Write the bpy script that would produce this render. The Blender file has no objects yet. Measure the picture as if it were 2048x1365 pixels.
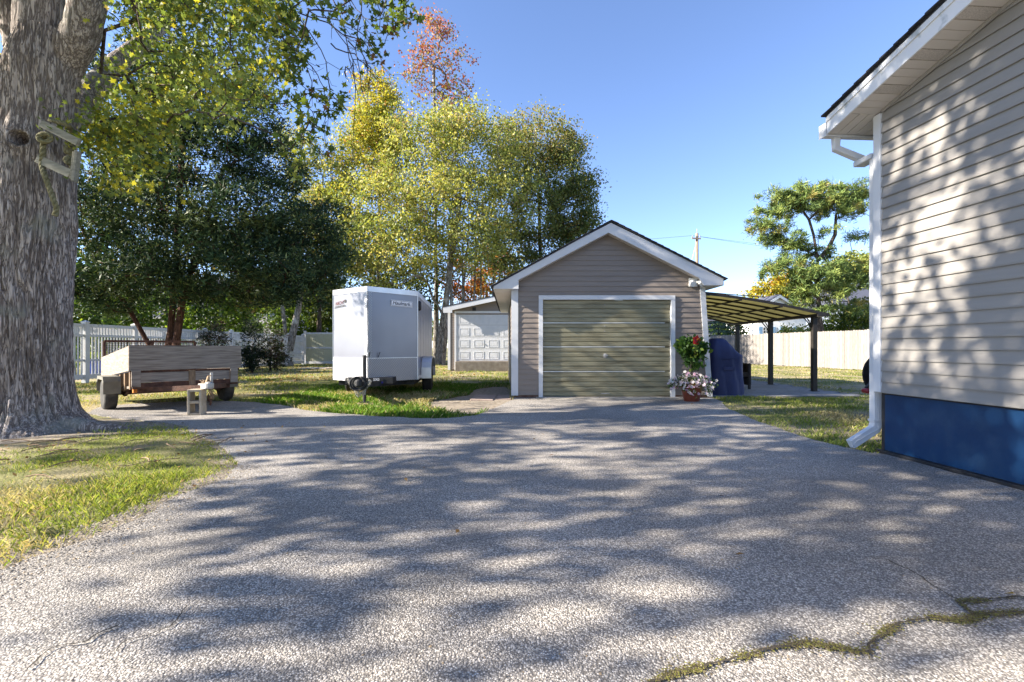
import bpy, bmesh, math, random
import numpy as np
from mathutils import Vector, Matrix, noise as mnoise
from mathutils.geometry import tessellate_polygon

random.seed(7)
rng = np.random.default_rng(11)
C = bpy.context.scene.collection
scene = bpy.context.scene
R = math.radians

# ------------------------------------------------------------------ camera
EYE = 1.08
FPX = 930.0
cam_d = bpy.data.cameras.new('camera')
cam = bpy.data.objects.new('camera', cam_d)
C.objects.link(cam)
cam.location = (0, 0, EYE)
cam.rotation_euler = (R(90), 0, 0)
cam_d.sensor_width = 36.0
cam_d.lens = 36.0 * FPX / 2048.0
cam_d.shift_y = 12.5 / 2048.0
cam_d.clip_start = 0.05
cam_d.clip_end = 2000
scene.camera = cam

# ------------------------------------------------------------------ sky and sun
SUN_EL, SUN_BACK = 28.0, 10.0
w = bpy.data.worlds.new("World")
scene.world = w
w.use_nodes = True
nt = w.node_tree
bg = nt.nodes['Background']
sky = nt.nodes.new('ShaderNodeTexSky')
sky.sky_type = 'NISHITA'
sky.sun_disc = False
sky.sun_elevation = R(SUN_EL)
sky.sun_rotation = R(270.0 - SUN_BACK)
sky.air_density = 0.85
sky.dust_density = 0.1
sky.ozone_density = 2.5
tint = nt.nodes.new('ShaderNodeVectorMath')
tint.operation = 'MULTIPLY'
tint.inputs[1].default_value = (0.98, 0.96, 1.06)
nt.links.new(sky.outputs[0], tint.inputs[0])
nt.links.new(tint.outputs[0], bg.inputs[0])
bg.inputs[1].default_value = 0.09
S = Vector((-math.cos(R(SUN_EL)) * math.cos(R(SUN_BACK)), -math.cos(R(SUN_EL)) * math.sin(R(SUN_BACK)), math.sin(R(SUN_EL))))
sd = bpy.data.lights.new('sun', 'SUN')
sd.energy = 5.0
sd.angle = R(0.53)
sd.color = (1.0, 0.915, 0.785)
so = bpy.data.objects.new('sun', sd)
C.objects.link(so)
so.rotation_euler = S.to_track_quat('Z', 'Y').to_euler()
so.location = S * 60
vs = scene.view_settings
vs.view_transform = 'Standard'
vs.look = 'None'
vs.gamma = 1.0
vs.use_curve_mapping = False
vs.exposure = 1.9
scene.cycles.max_bounces = 6
scene.cycles.diffuse_bounces = 3
scene.cycles.glossy_bounces = 3
scene.cycles.transmission_bounces = 4
scene.cycles.transparent_max_bounces = 6
scene.cycles.use_denoising = True


def at(px, py, Y):
    return Vector(((px - 1024) / FPX * Y, Y, EYE + (695 - py) / FPX * Y))


def gnd(px, py):
    Y = FPX * EYE / (py - 695)
    return ((px - 1024) / FPX * Y, Y)


# ------------------------------------------------------------------ materials
def nd(nt, t, **k):
    n = nt.nodes.new(t)
    for a, v in k.items():
        setattr(n, a, v)
    return n


def newmat(name):
    m = bpy.data.materials.new(name)
    m.use_nodes = True
    return m, m.node_tree, m.node_tree.nodes['Principled BSDF']


def pmat(name, c1, c2=None, scale=6.0, rough=0.6, metal=0.0, bump=0.0, bscale=None, stretch=(1, 1, 1), detail=6.0,
         objvar=0.0, lo=0.35, hi=0.68, spec=0.4, bdist=0.02, c3=None, s3=1.2, t3=(0.5, 0.7)):
    m, nt, b = newmat(name)
    L = nt.links
    c2 = c2 or c1
    tc = nd(nt, 'ShaderNodeTexCoord')
    mp = nd(nt, 'ShaderNodeMapping')
    mp.inputs['Scale'].default_value = stretch
    L.new(tc.outputs['Object'], mp.inputs['Vector'])
    vec = mp.outputs[0]
    if objvar:
        oi = nd(nt, 'ShaderNodeObjectInfo')
        sc = nd(nt, 'ShaderNodeVectorMath', operation='SCALE')
        sc.inputs[0].default_value = (37.0, 51.0, 23.0)
        L.new(oi.outputs['Random'], sc.inputs['Scale'])
        ad = nd(nt, 'ShaderNodeVectorMath', operation='ADD')
        L.new(vec, ad.inputs[0])
        L.new(sc.outputs[0], ad.inputs[1])
        vec = ad.outputs[0]
    nz = nd(nt, 'ShaderNodeTexNoise')
    nz.inputs['Scale'].default_value = scale
    nz.inputs['Detail'].default_value = detail
    L.new(vec, nz.inputs['Vector'])
    rp = nd(nt, 'ShaderNodeMapRange')
    rp.inputs['From Min'].default_value = lo
    rp.inputs['From Max'].default_value = hi
    L.new(nz.outputs[0], rp.inputs['Value'])
    mx = nd(nt, 'ShaderNodeMix', data_type='RGBA')
    mx.inputs['A'].default_value = (*c1, 1)
    mx.inputs['B'].default_value = (*c2, 1)
    L.new(rp.outputs[0], mx.inputs['Factor'])
    col = mx.outputs['Result']
    if c3:
        n3 = nd(nt, 'ShaderNodeTexNoise')
        n3.inputs['Scale'].default_value = s3
        n3.inputs['Detail'].default_value = 5
        L.new(vec, n3.inputs['Vector'])
        r3 = nd(nt, 'ShaderNodeMapRange')
        r3.inputs['From Min'].default_value = t3[0]
        r3.inputs['From Max'].default_value = t3[1]
        L.new(n3.outputs[0], r3.inputs['Value'])
        m3 = nd(nt, 'ShaderNodeMix', data_type='RGBA')
        m3.inputs['B'].default_value = (*c3, 1)
        L.new(r3.outputs[0], m3.inputs['Factor'])
        L.new(col, m3.inputs['A'])
        col = m3.outputs['Result']
    if objvar:
        mr = nd(nt, 'ShaderNodeMapRange')
        mr.inputs['To Min'].default_value = 1 - objvar
        mr.inputs['To Max'].default_value = 1 + objvar
        L.new(oi.outputs['Random'], mr.inputs['Value'])
        vm = nd(nt, 'ShaderNodeVectorMath', operation='SCALE')
        L.new(col, vm.inputs[0])
        L.new(mr.outputs[0], vm.inputs['Scale'])
        col = vm.outputs[0]
    L.new(col, b.inputs['Base Color'])
    b.inputs['Roughness'].default_value = rough
    b.inputs['Metallic'].default_value = metal
    b.inputs['Specular IOR Level'].default_value = spec
    if bump:
        nb = nd(nt, 'ShaderNodeTexNoise')
        nb.inputs['Scale'].default_value = bscale or scale * 3
        nb.inputs['Detail'].default_value = 4
        L.new(vec, nb.inputs['Vector'])
        bp = nd(nt, 'ShaderNodeBump')
        bp.inputs['Strength'].default_value = bump
        bp.inputs['Distance'].default_value = bdist
        L.new(nb.outputs[0], bp.inputs['Height'])
        L.new(bp.outputs[0], b.inputs['Normal'])
    return m


def leafmat(name, trans=0.4, rough=0.55, spec=0.3):
    m, nt, b = newmat(name)
    L = nt.links
    a = nd(nt, 'ShaderNodeAttribute', attribute_name='Col')
    L.new(a.outputs['Color'], b.inputs['Base Color'])
    b.inputs['Roughness'].default_value = rough
    b.inputs['Specular IOR Level'].default_value = spec
    tr = nd(nt, 'ShaderNodeBsdfTranslucent')
    hs = nd(nt, 'ShaderNodeVectorMath', operation='MULTIPLY')
    hs.inputs[1].default_value = (1.25, 1.2, 0.6)
    L.new(a.outputs['Color'], hs.inputs[0])
    L.new(hs.outputs[0], tr.inputs['Color'])
    ms = nd(nt, 'ShaderNodeMixShader')
    ms.inputs[0].default_value = trans
    L.new(b.outputs[0], ms.inputs[1])
    L.new(tr.outputs[0], ms.inputs[2])
    out = nt.nodes['Material Output']
    L.new(ms.outputs[0], out.inputs['Surface'])
    return m


def gravel_mat():
    m, nt, b = newmat('exposed_aggregate')
    L = nt.links
    tc = nd(nt, 'ShaderNodeTexCoord')
    v = nd(nt, 'ShaderNodeTexVoronoi')
    v.inputs['Scale'].default_value = 135
    v.inputs['Randomness'].default_value = 1.0
    L.new(tc.outputs['Object'], v.inputs['Vector'])
    v2 = nd(nt, 'ShaderNodeTexVoronoi')
    v2.inputs['Scale'].default_value = 38
    L.new(tc.outputs['Object'], v2.inputs['Vector'])
    sep = nd(nt, 'ShaderNodeSeparateColor')
    L.new(v.outputs['Color'], sep.inputs[0])
    cr = nd(nt, 'ShaderNodeValToRGB')
    e = cr.color_ramp.elements
    e[0].position = 0.0
    e[0].color = (0.125, 0.115, 0.105, 1)
    e[1].position = 1.0
    e[1].color = (0.52, 0.485, 0.44, 1)
    for p, c in ((0.22, (0.18, 0.168, 0.155, 1)), (0.45, (0.27, 0.25, 0.228, 1)), (0.62, (0.335, 0.3, 0.258, 1)), (0.8, (0.4, 0.37, 0.335, 1))):
        x = e.new(p)
        x.color = c
    L.new(sep.outputs[0], cr.inputs[0])
    # bigger pebbles here and there
    sep2 = nd(nt, 'ShaderNodeSeparateColor')
    L.new(v2.outputs['Color'], sep2.inputs[0])
    gt = nd(nt, 'ShaderNodeMath', operation='GREATER_THAN')
    gt.inputs[1].default_value = 0.86
    L.new(sep2.outputs[1], gt.inputs[0])
    ds = nd(nt, 'ShaderNodeMath', operation='LESS_THAN')
    ds.inputs[1].default_value = 0.4
    L.new(v2.outputs['Distance'], ds.inputs[0])
    mul = nd(nt, 'ShaderNodeMath', operation='MULTIPLY')
    L.new(gt.outputs[0], mul.inputs[0])
    L.new(ds.outputs[0], mul.inputs[1])
    cr2 = nd(nt, 'ShaderNodeValToRGB')
    cr2.color_ramp.elements[0].color = (0.16, 0.15, 0.15, 1)
    cr2.color_ramp.elements[1].color = (0.55, 0.5, 0.43, 1)
    L.new(sep2.outputs[0], cr2.inputs[0])
    m1 = nd(nt, 'ShaderNodeMix', data_type='RGBA')
    L.new(mul.outputs[0], m1.inputs['Factor'])
    L.new(cr.outputs[0], m1.inputs['A'])
    L.new(cr2.outputs[0], m1.inputs['B'])
    # dark bitumen between stones
    mr = nd(nt, 'ShaderNodeMapRange')
    mr.inputs['From Min'].default_value = 0.38
    mr.inputs['From Max'].default_value = 0.72
    L.new(v.outputs['Distance'], mr.inputs['Value'])
    m2 = nd(nt, 'ShaderNodeMix', data_type='RGBA')
    L.new(mr.outputs[0], m2.inputs['Factor'])
    L.new(m1.outputs['Result'], m2.inputs['A'])
    m2.inputs['B'].default_value = (0.115, 0.103, 0.092, 1)
    # broad wear: tarry patches, sandy worn patches
    n1 = nd(nt, 'ShaderNodeTexNoise')
    n1.inputs['Scale'].default_value = 0.55
    n1.inputs['Detail'].default_value = 6
    L.new(tc.outputs['Object'], n1.inputs['Vector'])
    r1 = nd(nt, 'ShaderNodeMapRange')
    r1.inputs['From Min'].default_value = 0.35
    r1.inputs['From Max'].default_value = 0.65
    r1.inputs['To Min'].default_value = 1.02
    r1.inputs['To Max'].default_value = 1.55
    L.new(n1.outputs[0], r1.inputs['Value'])
    vm = nd(nt, 'ShaderNodeVectorMath', operation='SCALE')
    L.new(m2.outputs['Result'], vm.inputs[0])
    L.new(r1.outputs[0], vm.inputs['Scale'])
    n2 = nd(nt, 'ShaderNodeTexNoise')
    n2.inputs['Scale'].default_value = 1.7
    n2.inputs['Detail'].default_value = 8
    n2.inputs['Roughness'].default_value = 0.65
    L.new(tc.outputs['Object'], n2.inputs['Vector'])
    r2 = nd(nt, 'ShaderNodeMapRange')
    r2.inputs['From Min'].default_value = 0.6
    r2.inputs['From Max'].default_value = 0.74
    r2.inputs['To Max'].default_value = 0.55
    L.new(n2.outputs[0], r2.inputs['Value'])
    m3 = nd(nt, 'ShaderNodeMix', data_type='RGBA')
    L.new(r2.outputs[0], m3.inputs['Factor'])
    L.new(vm.outputs[0], m3.inputs['A'])
    m3.inputs['B'].default_value = (0.3, 0.265, 0.22, 1)
    n4 = nd(nt, 'ShaderNodeTexNoise')
    n4.inputs['Scale'].default_value = 1.05
    n4.inputs['Detail'].default_value = 7
    n4.inputs['Roughness'].default_value = 0.6
    of4 = nd(nt, 'ShaderNodeVectorMath', operation='ADD')
    of4.inputs[1].default_value = (41, 17, 3)
    L.new(tc.outputs['Object'], of4.inputs[0])
    L.new(of4.outputs[0], n4.inputs['Vector'])
    r4 = nd(nt, 'ShaderNodeMapRange')
    r4.inputs['From Min'].default_value = 0.57
    r4.inputs['From Max'].default_value = 0.7
    r4.inputs['To Max'].default_value = 0.5
    L.new(n4.outputs[0], r4.inputs['Value'])
    m4 = nd(nt, 'ShaderNodeMix', data_type='RGBA')
    L.new(r4.outputs[0], m4.inputs['Factor'])
    L.new(m3.outputs['Result'], m4.inputs['A'])
    m4.inputs['B'].default_value = (0.13, 0.122, 0.115, 1)
    L.new(m4.outputs['Result'], b.inputs['Base Color'])
    b.inputs['Roughness'].default_value = 0.8
    b.inputs['Specular IOR Level'].default_value = 0.35
    inv = nd(nt, 'ShaderNodeMath', operation='MULTIPLY')
    inv.inputs[1].default_value = -1.0
    L.new(v.outputs['Distance'], inv.inputs[0])
    bp = nd(nt, 'ShaderNodeBump')
    bp.inputs['Strength'].default_value = 0.75
    bp.inputs['Distance'].default_value = 0.005
    L.new(inv.outputs[0], bp.inputs['Height'])
    L.new(bp.outputs[0], b.inputs['Normal'])
    return m


def ground_mat():
    m, nt, b = newmat('lawn_soil')
    L = nt.links
    tc = nd(nt, 'ShaderNodeTexCoord')

    def nz(scale, detail=6):
        n = nd(nt, 'ShaderNodeTexNoise')
        n.inputs['Scale'].default_value = scale
        n.inputs['Detail'].default_value = detail
        L.new(tc.outputs['Object'], n.inputs['Vector'])
        return n

    def ramp(n, a, bb):
        r = nd(nt, 'ShaderNodeMapRange')
        r.inputs['From Min'].default_value = a
        r.inputs['From Max'].default_value = bb
        L.new(n.outputs[0], r.inputs['Value'])
        return r

    def mix(f, A, B):
        x = nd(nt, 'ShaderNodeMix', data_type='RGBA')
        L.new(f.outputs[0], x.inputs['Factor'])
        for s, v in (('A', A), ('B', B)):
            if isinstance(v, tuple):
                x.inputs[s].default_value = (*v, 1)
            else:
                L.new(v, x.inputs[s])
        return x.outputs['Result']
    fine = nz(55, 4)
    a = mix(ramp(fine, 0.35, 0.65), (0.11, 0.125, 0.035), (0.19, 0.195, 0.06))
    dry = mix(ramp(fine, 0.4, 0.62), (0.26, 0.21, 0.125), (0.4, 0.34, 0.21))
    soil = mix(ramp(fine, 0.35, 0.65), (0.16, 0.125, 0.09), (0.28, 0.23, 0.175))
    c = mix(ramp(nz(0.75, 8), 0.42, 0.6), a, dry)
    c = mix(ramp(nz(1.3, 8), 0.57, 0.68), c, soil)
    L.new(c, b.inputs['Base Color'])
    b.inputs['Roughness'].default_value = 0.95
    b.inputs['Specular IOR Level'].default_value = 0.1
    bp = nd(nt, 'ShaderNodeBump')
    bp.inputs['Strength'].default_value = 0.8
    bp.inputs['Distance'].default_value = 0.03
    L.new(nz(40, 6).outputs[0], bp.inputs['Height'])
    L.new(bp.outputs[0], b.inputs['Normal'])
    return m


def bark_mat(name, dark, light, sx=9.0, sz=1.6, lichen=None, dist=0.03):
    m, nt, b = newmat(name)
    L = nt.links
    tc = nd(nt, 'ShaderNodeTexCoord')
    mp = nd(nt, 'ShaderNodeMapping')
    mp.inputs['Scale'].default_value = (sx, sx, sz)
    L.new(tc.outputs['Object'], mp.inputs['Vector'])
    def furrow(scale, width, seed):
        ad = nd(nt, 'ShaderNodeVectorMath', operation='ADD')
        ad.inputs[1].default_value = (seed, seed * 1.7, seed * .6)
        L.new(mp.outputs[0], ad.inputs[0])
        q = nd(nt, 'ShaderNodeTexNoise')
        q.inputs['Scale'].default_value = scale
        q.inputs['Detail'].default_value = 2.5
        q.inputs['Roughness'].default_value = 0.55
        L.new(ad.outputs[0], q.inputs['Vector'])
        sb = nd(nt, 'ShaderNodeMath', operation='SUBTRACT')
        sb.inputs[1].default_value = 0.5
        L.new(q.outputs[0], sb.inputs[0])
        ab = nd(nt, 'ShaderNodeMath', operation='ABSOLUTE')
        L.new(sb.outputs[0], ab.inputs[0])
        rr = nd(nt, 'ShaderNodeMapRange')
        rr.inputs['From Max'].default_value = width
        rr.inputs['To Min'].default_value = 0.0
        L.new(ab.outputs[0], rr.inputs['Value'])
        return rr.outputs[0]
    f1, f2 = furrow(.75, .06, 0.0), furrow(2.4, .06, 13.0)
    f3 = nd(nt, 'ShaderNodeMath', operation='MULTIPLY')
    L.new(f1, f3.inputs[0])
    L.new(f2, f3.inputs[1])
    n = nd(nt, 'ShaderNodeTexNoise')
    n.inputs['Scale'].default_value = 3
    n.inputs['Detail'].default_value = 8
    L.new(mp.outputs[0], n.inputs['Vector'])
    mu = nd(nt, 'ShaderNodeMath', operation='MULTIPLY')
    L.new(f3.outputs[0], mu.inputs[0])
    r2 = nd(nt, 'ShaderNodeMapRange')
    r2.inputs['From Min'].default_value = 0.2
    r2.inputs['From Max'].default_value = 0.65
    r2.inputs['To Min'].default_value = 0.25
    L.new(n.outputs[0], r2.inputs['Value'])
    L.new(r2.outputs[0], mu.inputs[1])
    mx = nd(nt, 'ShaderNodeMix', data_type='RGBA')
    mx.inputs['A'].default_value = (*dark, 1)
    mx.inputs['B'].default_value = (*light, 1)
    L.new(mu.outputs[0], mx.inputs['Factor'])
    col = mx.outputs['Result']
    if lichen:
        n3 = nd(nt, 'ShaderNodeTexNoise')
        n3.inputs['Scale'].default_value = 2.2
        n3.inputs['Detail'].default_value = 7
        L.new(tc.outputs['Object'], n3.inputs['Vector'])
        r3 = nd(nt, 'ShaderNodeMapRange')
        r3.inputs['From Min'].default_value = 0.56
        r3.inputs['From Max'].default_value = 0.7
        r3.inputs['To Max'].default_value = 0.7
        L.new(n3.outputs[0], r3.inputs['Value'])
        m3 = nd(nt, 'ShaderNodeMix', data_type='RGBA')
        m3.inputs['B'].default_value = (*lichen, 1)
        L.new(r3.outputs[0], m3.inputs['Factor'])
        L.new(col, m3.inputs['A'])
        col = m3.outputs['Result']
    L.new(col, b.inputs['Base Color'])
    b.inputs['Roughness'].default_value = 0.9
    b.inputs['Specular IOR Level'].default_value = 0.15
    bp = nd(nt, 'ShaderNodeBump')
    bp.inputs['Strength'].default_value = 0.9
    bp.inputs['Distance'].default_value = dist
    L.new(mu.outputs[0], bp.inputs['Height'])
    L.new(bp.outputs[0], b.inputs['Normal'])
    return m


def diamond_mat():
    # tread plate: short raised bars alternating in direction
    m, nt, b = newmat('tread_plate')
    L = nt.links
    tc = nd(nt, 'ShaderNodeTexCoord')
    mp = nd(nt, 'ShaderNodeMapping')
    mp.inputs['Rotation'].default_value = (0, R(45), 0)
    mp.inputs['Scale'].default_value = (44, 0.0, 44)
    L.new(tc.outputs['Object'], mp.inputs['Vector'])
    ck = nd(nt, 'ShaderNodeTexVoronoi', feature='F1', distance='CHEBYCHEV')
    ck.inputs['Scale'].default_value = 1.0
    ck.inputs['Randomness'].default_value = 0.0
    L.new(mp.outputs[0], ck.inputs['Vector'])
    r = nd(nt, 'ShaderNodeMapRange')
    r.inputs['From Min'].default_value = 0.25
    r.inputs['From Max'].default_value = 0.42
    r.inputs['To Min'].default_value = 1
    r.inputs['To Max'].default_value = 0
    L.new(ck.outputs['Distance'], r.inputs['Value'])
    mx = nd(nt, 'ShaderNodeMix', data_type='RGBA')
    mx.inputs['A'].default_value = (0.21, 0.22, 0.24, 1)
    mx.inputs['B'].default_value = (0.48, 0.49, 0.52, 1)
    L.new(r.outputs[0], mx.inputs['Factor'])
    L.new(mx.outputs['Result'], b.inputs['Base Color'])
    b.inputs['Metallic'].default_value = 0.85
    b.inputs['Roughness'].default_value = 0.36
    bp = nd(nt, 'ShaderNodeBump')
    bp.inputs['Strength'].default_value = 0.8
    bp.inputs['Distance'].default_value = 0.004
    L.new(r.outputs[0], bp.inputs['Height'])
    L.new(bp.outputs[0], b.inputs['Normal'])
    return m


M = {}
M['gravel'] = gravel_mat()
M['ground'] = ground_mat()
M['sand'] = pmat('sandy_verge', (0.2, 0.165, 0.125), (0.36, 0.31, 0.25), 14, 0.95, bump=0.6, bscale=120, detail=9, spec=0.1)
M['patch'] = pmat('worn_concrete', (0.22, 0.2, 0.18), (0.3, 0.275, 0.25), 9, 0.9, bump=0.35, bscale=90, detail=8, spec=0.2)
M['crack'] = pmat('crack_soil', (0.03, 0.026, 0.02), (0.075, 0.06, 0.042), 40, 0.95)
M['siding_tan'] = pmat('tan_vinyl_siding', (0.215, 0.178, 0.15), (0.232, 0.192, 0.162), 3, 0.5, bump=0.1, bscale=35, stretch=(1, 1, 9), bdist=0.004, objvar=0.03, c3=(0.19, 0.158, 0.135), s3=1.3, t3=(0.5, 0.8))
M['siding_house'] = pmat('grey_tan_siding', (0.25, 0.234, 0.216), (0.266, 0.249, 0.23), 3, 0.5, bump=0.1, bscale=30, stretch=(1, 1, 9), bdist=0.004, objvar=0.02, c3=(0.224, 0.21, 0.195), s3=1.1, t3=(0.5, 0.8))
M['white'] = pmat('white_trim', (0.56, 0.57, 0.59), (0.62, 0.62, 0.63), 5, 0.45, c3=(0.48, 0.48, 0.46), s3=2.5, t3=(0.55, 0.8))
M['white_mildew'] = pmat('mildewed_white_trim', (0.66, 0.67, 0.69), (0.72, 0.72, 0.73), 5, 0.45, stretch=(1, 1, 1.0), c3=(0.2, 0.23, 0.22), s3=7, t3=(0.56, 0.74))
M['soffit'] = pmat('soffit_vinyl', (0.56, 0.52, 0.48), (0.6, 0.56, 0.52), 2, 0.5, objvar=0.015)
M['soffit_vent'] = pmat('vented_soffit', (0.4, 0.37, 0.34), (0.54, 0.5, 0.46), 160, 0.55, stretch=(1, 1, 1), detail=0, lo=0.4, hi=0.6)
M['shingle'] = pmat('asphalt_shingle', (0.028, 0.03, 0.036), (0.065, 0.067, 0.075), 60, 0.9, bump=0.4, bscale=200, objvar=0.15, spec=0.2)
M['navy'] = pmat('blue_painted_board', (0.004, 0.03, 0.09), (0.008, 0.04, 0.11), 2.0, 0.34, bump=0.25, bscale=8, bdist=0.015, c3=(0.03, 0.07, 0.13), s3=3.5, t3=(0.55, 0.85))
M['black'] = pmat('black_trim', (0.012, 0.012, 0.014), (0.03, 0.03, 0.032), 10, 0.6)
M['blackmetal'] = pmat('dark_bronze_metal', (0.016, 0.014, 0.013), (0.028, 0.024, 0.022), 10, 0.45)
M['door_metal'] = pmat('weathered_olive_door', (0.235, 0.213, 0.135), (0.31, 0.288, 0.195), 3.0, 0.45, metal=0.1, stretch=(0.7, 1, 5), detail=9, c3=(0.135, 0.12, 0.075), s3=2.3, t3=(0.48, 0.72))
M['door_strip'] = pmat('bare_silver_strip', (0.5, 0.5, 0.46), (0.62, 0.62, 0.6), 5, 0.38, metal=0.5, stretch=(1, 1, 5))
M['concrete'] = pmat('old_concrete', (0.34, 0.3, 0.25), (0.5, 0.46, 0.4), 5, 0.9, bump=0.3, bscale=60, detail=9, c3=(0.2, 0.16, 0.12), s3=2.5, t3=(0.5, 0.75))
M['redslab'] = pmat('pinkish_slab', (0.27, 0.2, 0.165), (0.36, 0.28, 0.24), 9, 0.9, bump=0.3, bscale=60)
M['sill'] = pmat('brown_sill', (0.1, 0.05, 0.035), (0.17, 0.1, 0.07), 12, 0.9, bump=0.3)
M['trailer_skin'] = pmat('silver_trailer_skin', (0.235, 0.245, 0.285), (0.25, 0.26, 0.30), 2, 0.3, metal=0.25, bump=0.08, bscale=2.2, bdist=0.02)
M['aluminium'] = pmat('aluminium_trim', (0.62, 0.63, 0.65), (0.72, 0.73, 0.75), 4, 0.35, metal=0.5)
M['tread'] = diamond_mat()
M['rubber'] = pmat('tyre_rubber', (0.012, 0.012, 0.012), (0.03, 0.028, 0.026), 12, 0.85, bump=0.2)
M['rubber_old'] = pmat('old_tyre_rubber', (0.035, 0.034, 0.032), (0.07, 0.065, 0.06), 12, 0.9, bump=0.2)
M['rim_white'] = pmat('white_rim', (0.5, 0.5, 0.48), (0.68, 0.68, 0.66), 8, 0.5, c3=(0.25, 0.1, 0.03), s3=9, t3=(0.6, 0.75))
M['rim_steel'] = pmat('steel_rim', (0.35, 0.35, 0.36), (0.5, 0.5, 0.5), 8, 0.35, metal=0.8)
M['orange'] = pmat('rusty_orange', (0.45, 0.14, 0.015), (0.6, 0.22, 0.03), 10, 0.6)
M['oldwood'] = pmat('weathered_grey_plywood', (0.2, 0.165, 0.135), (0.32, 0.275, 0.232), 5, 0.9, bump=0.4, bscale=14, stretch=(0.6, 1, 7), detail=9, bdist=0.006, objvar=0.06, c3=(0.085, 0.068, 0.058), s3=4, t3=(0.58, 0.78))
M['brownwood'] = pmat('brown_post_wood', (0.17, 0.11, 0.065), (0.28, 0.19, 0.12), 8, 0.9, bump=0.4, stretch=(6, 6, 1), objvar=0.15)
M['rust'] = pmat('rusted_steel', (0.055, 0.026, 0.018), (0.12, 0.055, 0.035), 12, 0.85, bump=0.4, bscale=60)
M['olivemetal'] = pmat('faded_olive_steel', (0.13, 0.125, 0.105), (0.19, 0.18, 0.15), 6, 0.6)
M['greysteel'] = pmat('galvanised_steel', (0.3, 0.29, 0.27), (0.5, 0.48, 0.45), 14, 0.5, metal=0.4)
M['block'] = pmat('pale_concrete_block', (0.4, 0.33, 0.235), (0.5, 0.43, 0.33), 16, 0.95, bump=0.5, bscale=90, detail=8)
M['lumber'] = pmat('offcut_lumber', (0.32, 0.22, 0.14), (0.45, 0.33, 0.22), 9, 0.85, bump=0.3, stretch=(1, 6, 6))
M['swingwood'] = pmat('greenish_old_board', (0.19, 0.18, 0.14), (0.3, 0.285, 0.235), 7, 0.9, bump=0.3, stretch=(1, 6, 6), c3=(0.14, 0.13, 0.1), s3=6, t3=(0.58, 0.8))
M['rope'] = pmat('mossy_rope', (0.13, 0.12, 0.06), (0.22, 0.2, 0.11), 30, 0.95, bump=0.5, bscale=120)
M['vinyl_fence'] = pmat('white_vinyl_fence', (0.56, 0.56, 0.56), (0.64, 0.64, 0.64), 4, 0.45, objvar=0.03)
M['cedar_board'] = pmat('weathered_cedar_board', (0.2, 0.178, 0.16), (0.29, 0.265, 0.242), 5, 0.9, bump=0.3, stretch=(7, 7, 1), objvar=0.24, c3=(0.22, 0.2, 0.18), s3=2, t3=(0.5, 0.8))
M['paver'] = pmat('grey_paver', (0.2, 0.195, 0.195), (0.27, 0.26, 0.255), 12, 0.85, bump=0.3, bscale=80, objvar=0.12)
M['terracotta'] = pmat('glazed_terracotta', (0.16, 0.035, 0.018), (0.24, 0.06, 0.032), 6, 0.35, c3=(0.1, 0.02, 0.012), s3=5)
M['cover'] = pmat('blue_grill_cover', (0.028, 0.036, 0.1), (0.04, 0.05, 0.135), 2, 0.6, bump=0.35, bscale=6, bdist=0.03)
M['wicker'] = pmat('brown_wicker', (0.02, 0.014, 0.01), (0.07, 0.05, 0.036), 60, 0.7, bump=0.8, bscale=90)
M['whitepaint'] = pmat('white_clapboard', (0.74, 0.74, 0.74), (0.8, 0.8, 0.8), 3, 0.5)
M['slateroof'] = pmat('blue_grey_roof', (0.06, 0.065, 0.09), (0.085, 0.09, 0.12), 25, 0.9)
M['bluegrey'] = pmat('blue_grey_siding', (0.2, 0.23, 0.3), (0.25, 0.28, 0.35), 3, 0.6)
M['greyhouse'] = pmat('pale_grey_siding', (0.36, 0.34, 0.33), (0.42, 0.4, 0.39), 3, 0.6)
M['darkglass'] = pmat('dark_window_glass', (0.02, 0.025, 0.03), (0.035, 0.04, 0.05), 2, 0.1, spec=0.6)
M['bluepaint'] = pmat('soft_blue_paint', (0.2, 0.34, 0.5), (0.24, 0.38, 0.54), 4, 0.5)
M['bluepot'] = pmat('cobalt_glaze', (0.02, 0.05, 0.3), (0.03, 0.07, 0.36), 5, 0.25)
M['pole'] = pmat('utility_pole_wood', (0.2, 0.15, 0.11), (0.3, 0.235, 0.18), 8, 0.9, stretch=(5, 5, 0.6))
M['wire'] = pmat('wire_black', (0.012, 0.012, 0.014), rough=0.6)
M['white_plastic'] = pmat('white_plastic', (0.72, 0.71, 0.68), (0.78, 0.77, 0.75), 6, 0.4)
M['red_plastic'] = pmat('dark_red_grip', (0.2, 0.012, 0.018), (0.26, 0.02, 0.025), 6, 0.35)
M['ink'] = pmat('black_print', (0.008, 0.008, 0.01), rough=0.5)
M['whiteink'] = pmat('white_print', (0.75, 0.75, 0.78), rough=0.5)
M['decal'] = pmat('white_decal', (0.78, 0.78, 0.8), rough=0.35)
M['redink'] = pmat('maroon_print', (0.08, 0.006, 0.012), rough=0.5)
M['bluedecal'] = pmat('blue_reflector', (0.01, 0.012, 0.22), rough=0.3)
M['bark_maple'] = bark_mat('maple_bark', (0.12, 0.097, 0.086), (0.52, 0.455, 0.415), 15, 1.7, lichen=(0.27, 0.275, 0.24), dist=0.014)
M['bark_cedar'] = bark_mat('cedar_bark', (0.05, 0.024, 0.017), (0.15, 0.08, 0.058), 12, 0.9, dist=0.03)
M['bark_grey'] = bark_mat('grey_bark', (0.08, 0.07, 0.058), (0.38, 0.345, 0.3), 5, 1.2, lichen=(0.5, 0.49, 0.45), dist=0.02)
M['step'] = pmat('shade_toned_concrete', (0.13, 0.11, 0.09), (0.2, 0.175, 0.145), 6, 0.9, bump=0.3, bscale=50)  # darker than the other concrete: shade over the step is put into its colour
M['bark_dark'] = bark_mat('dark_bark', (0.04, 0.032, 0.026), (0.14, 0.11, 0.09), 5, 1.2, dist=0.02)
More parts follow.
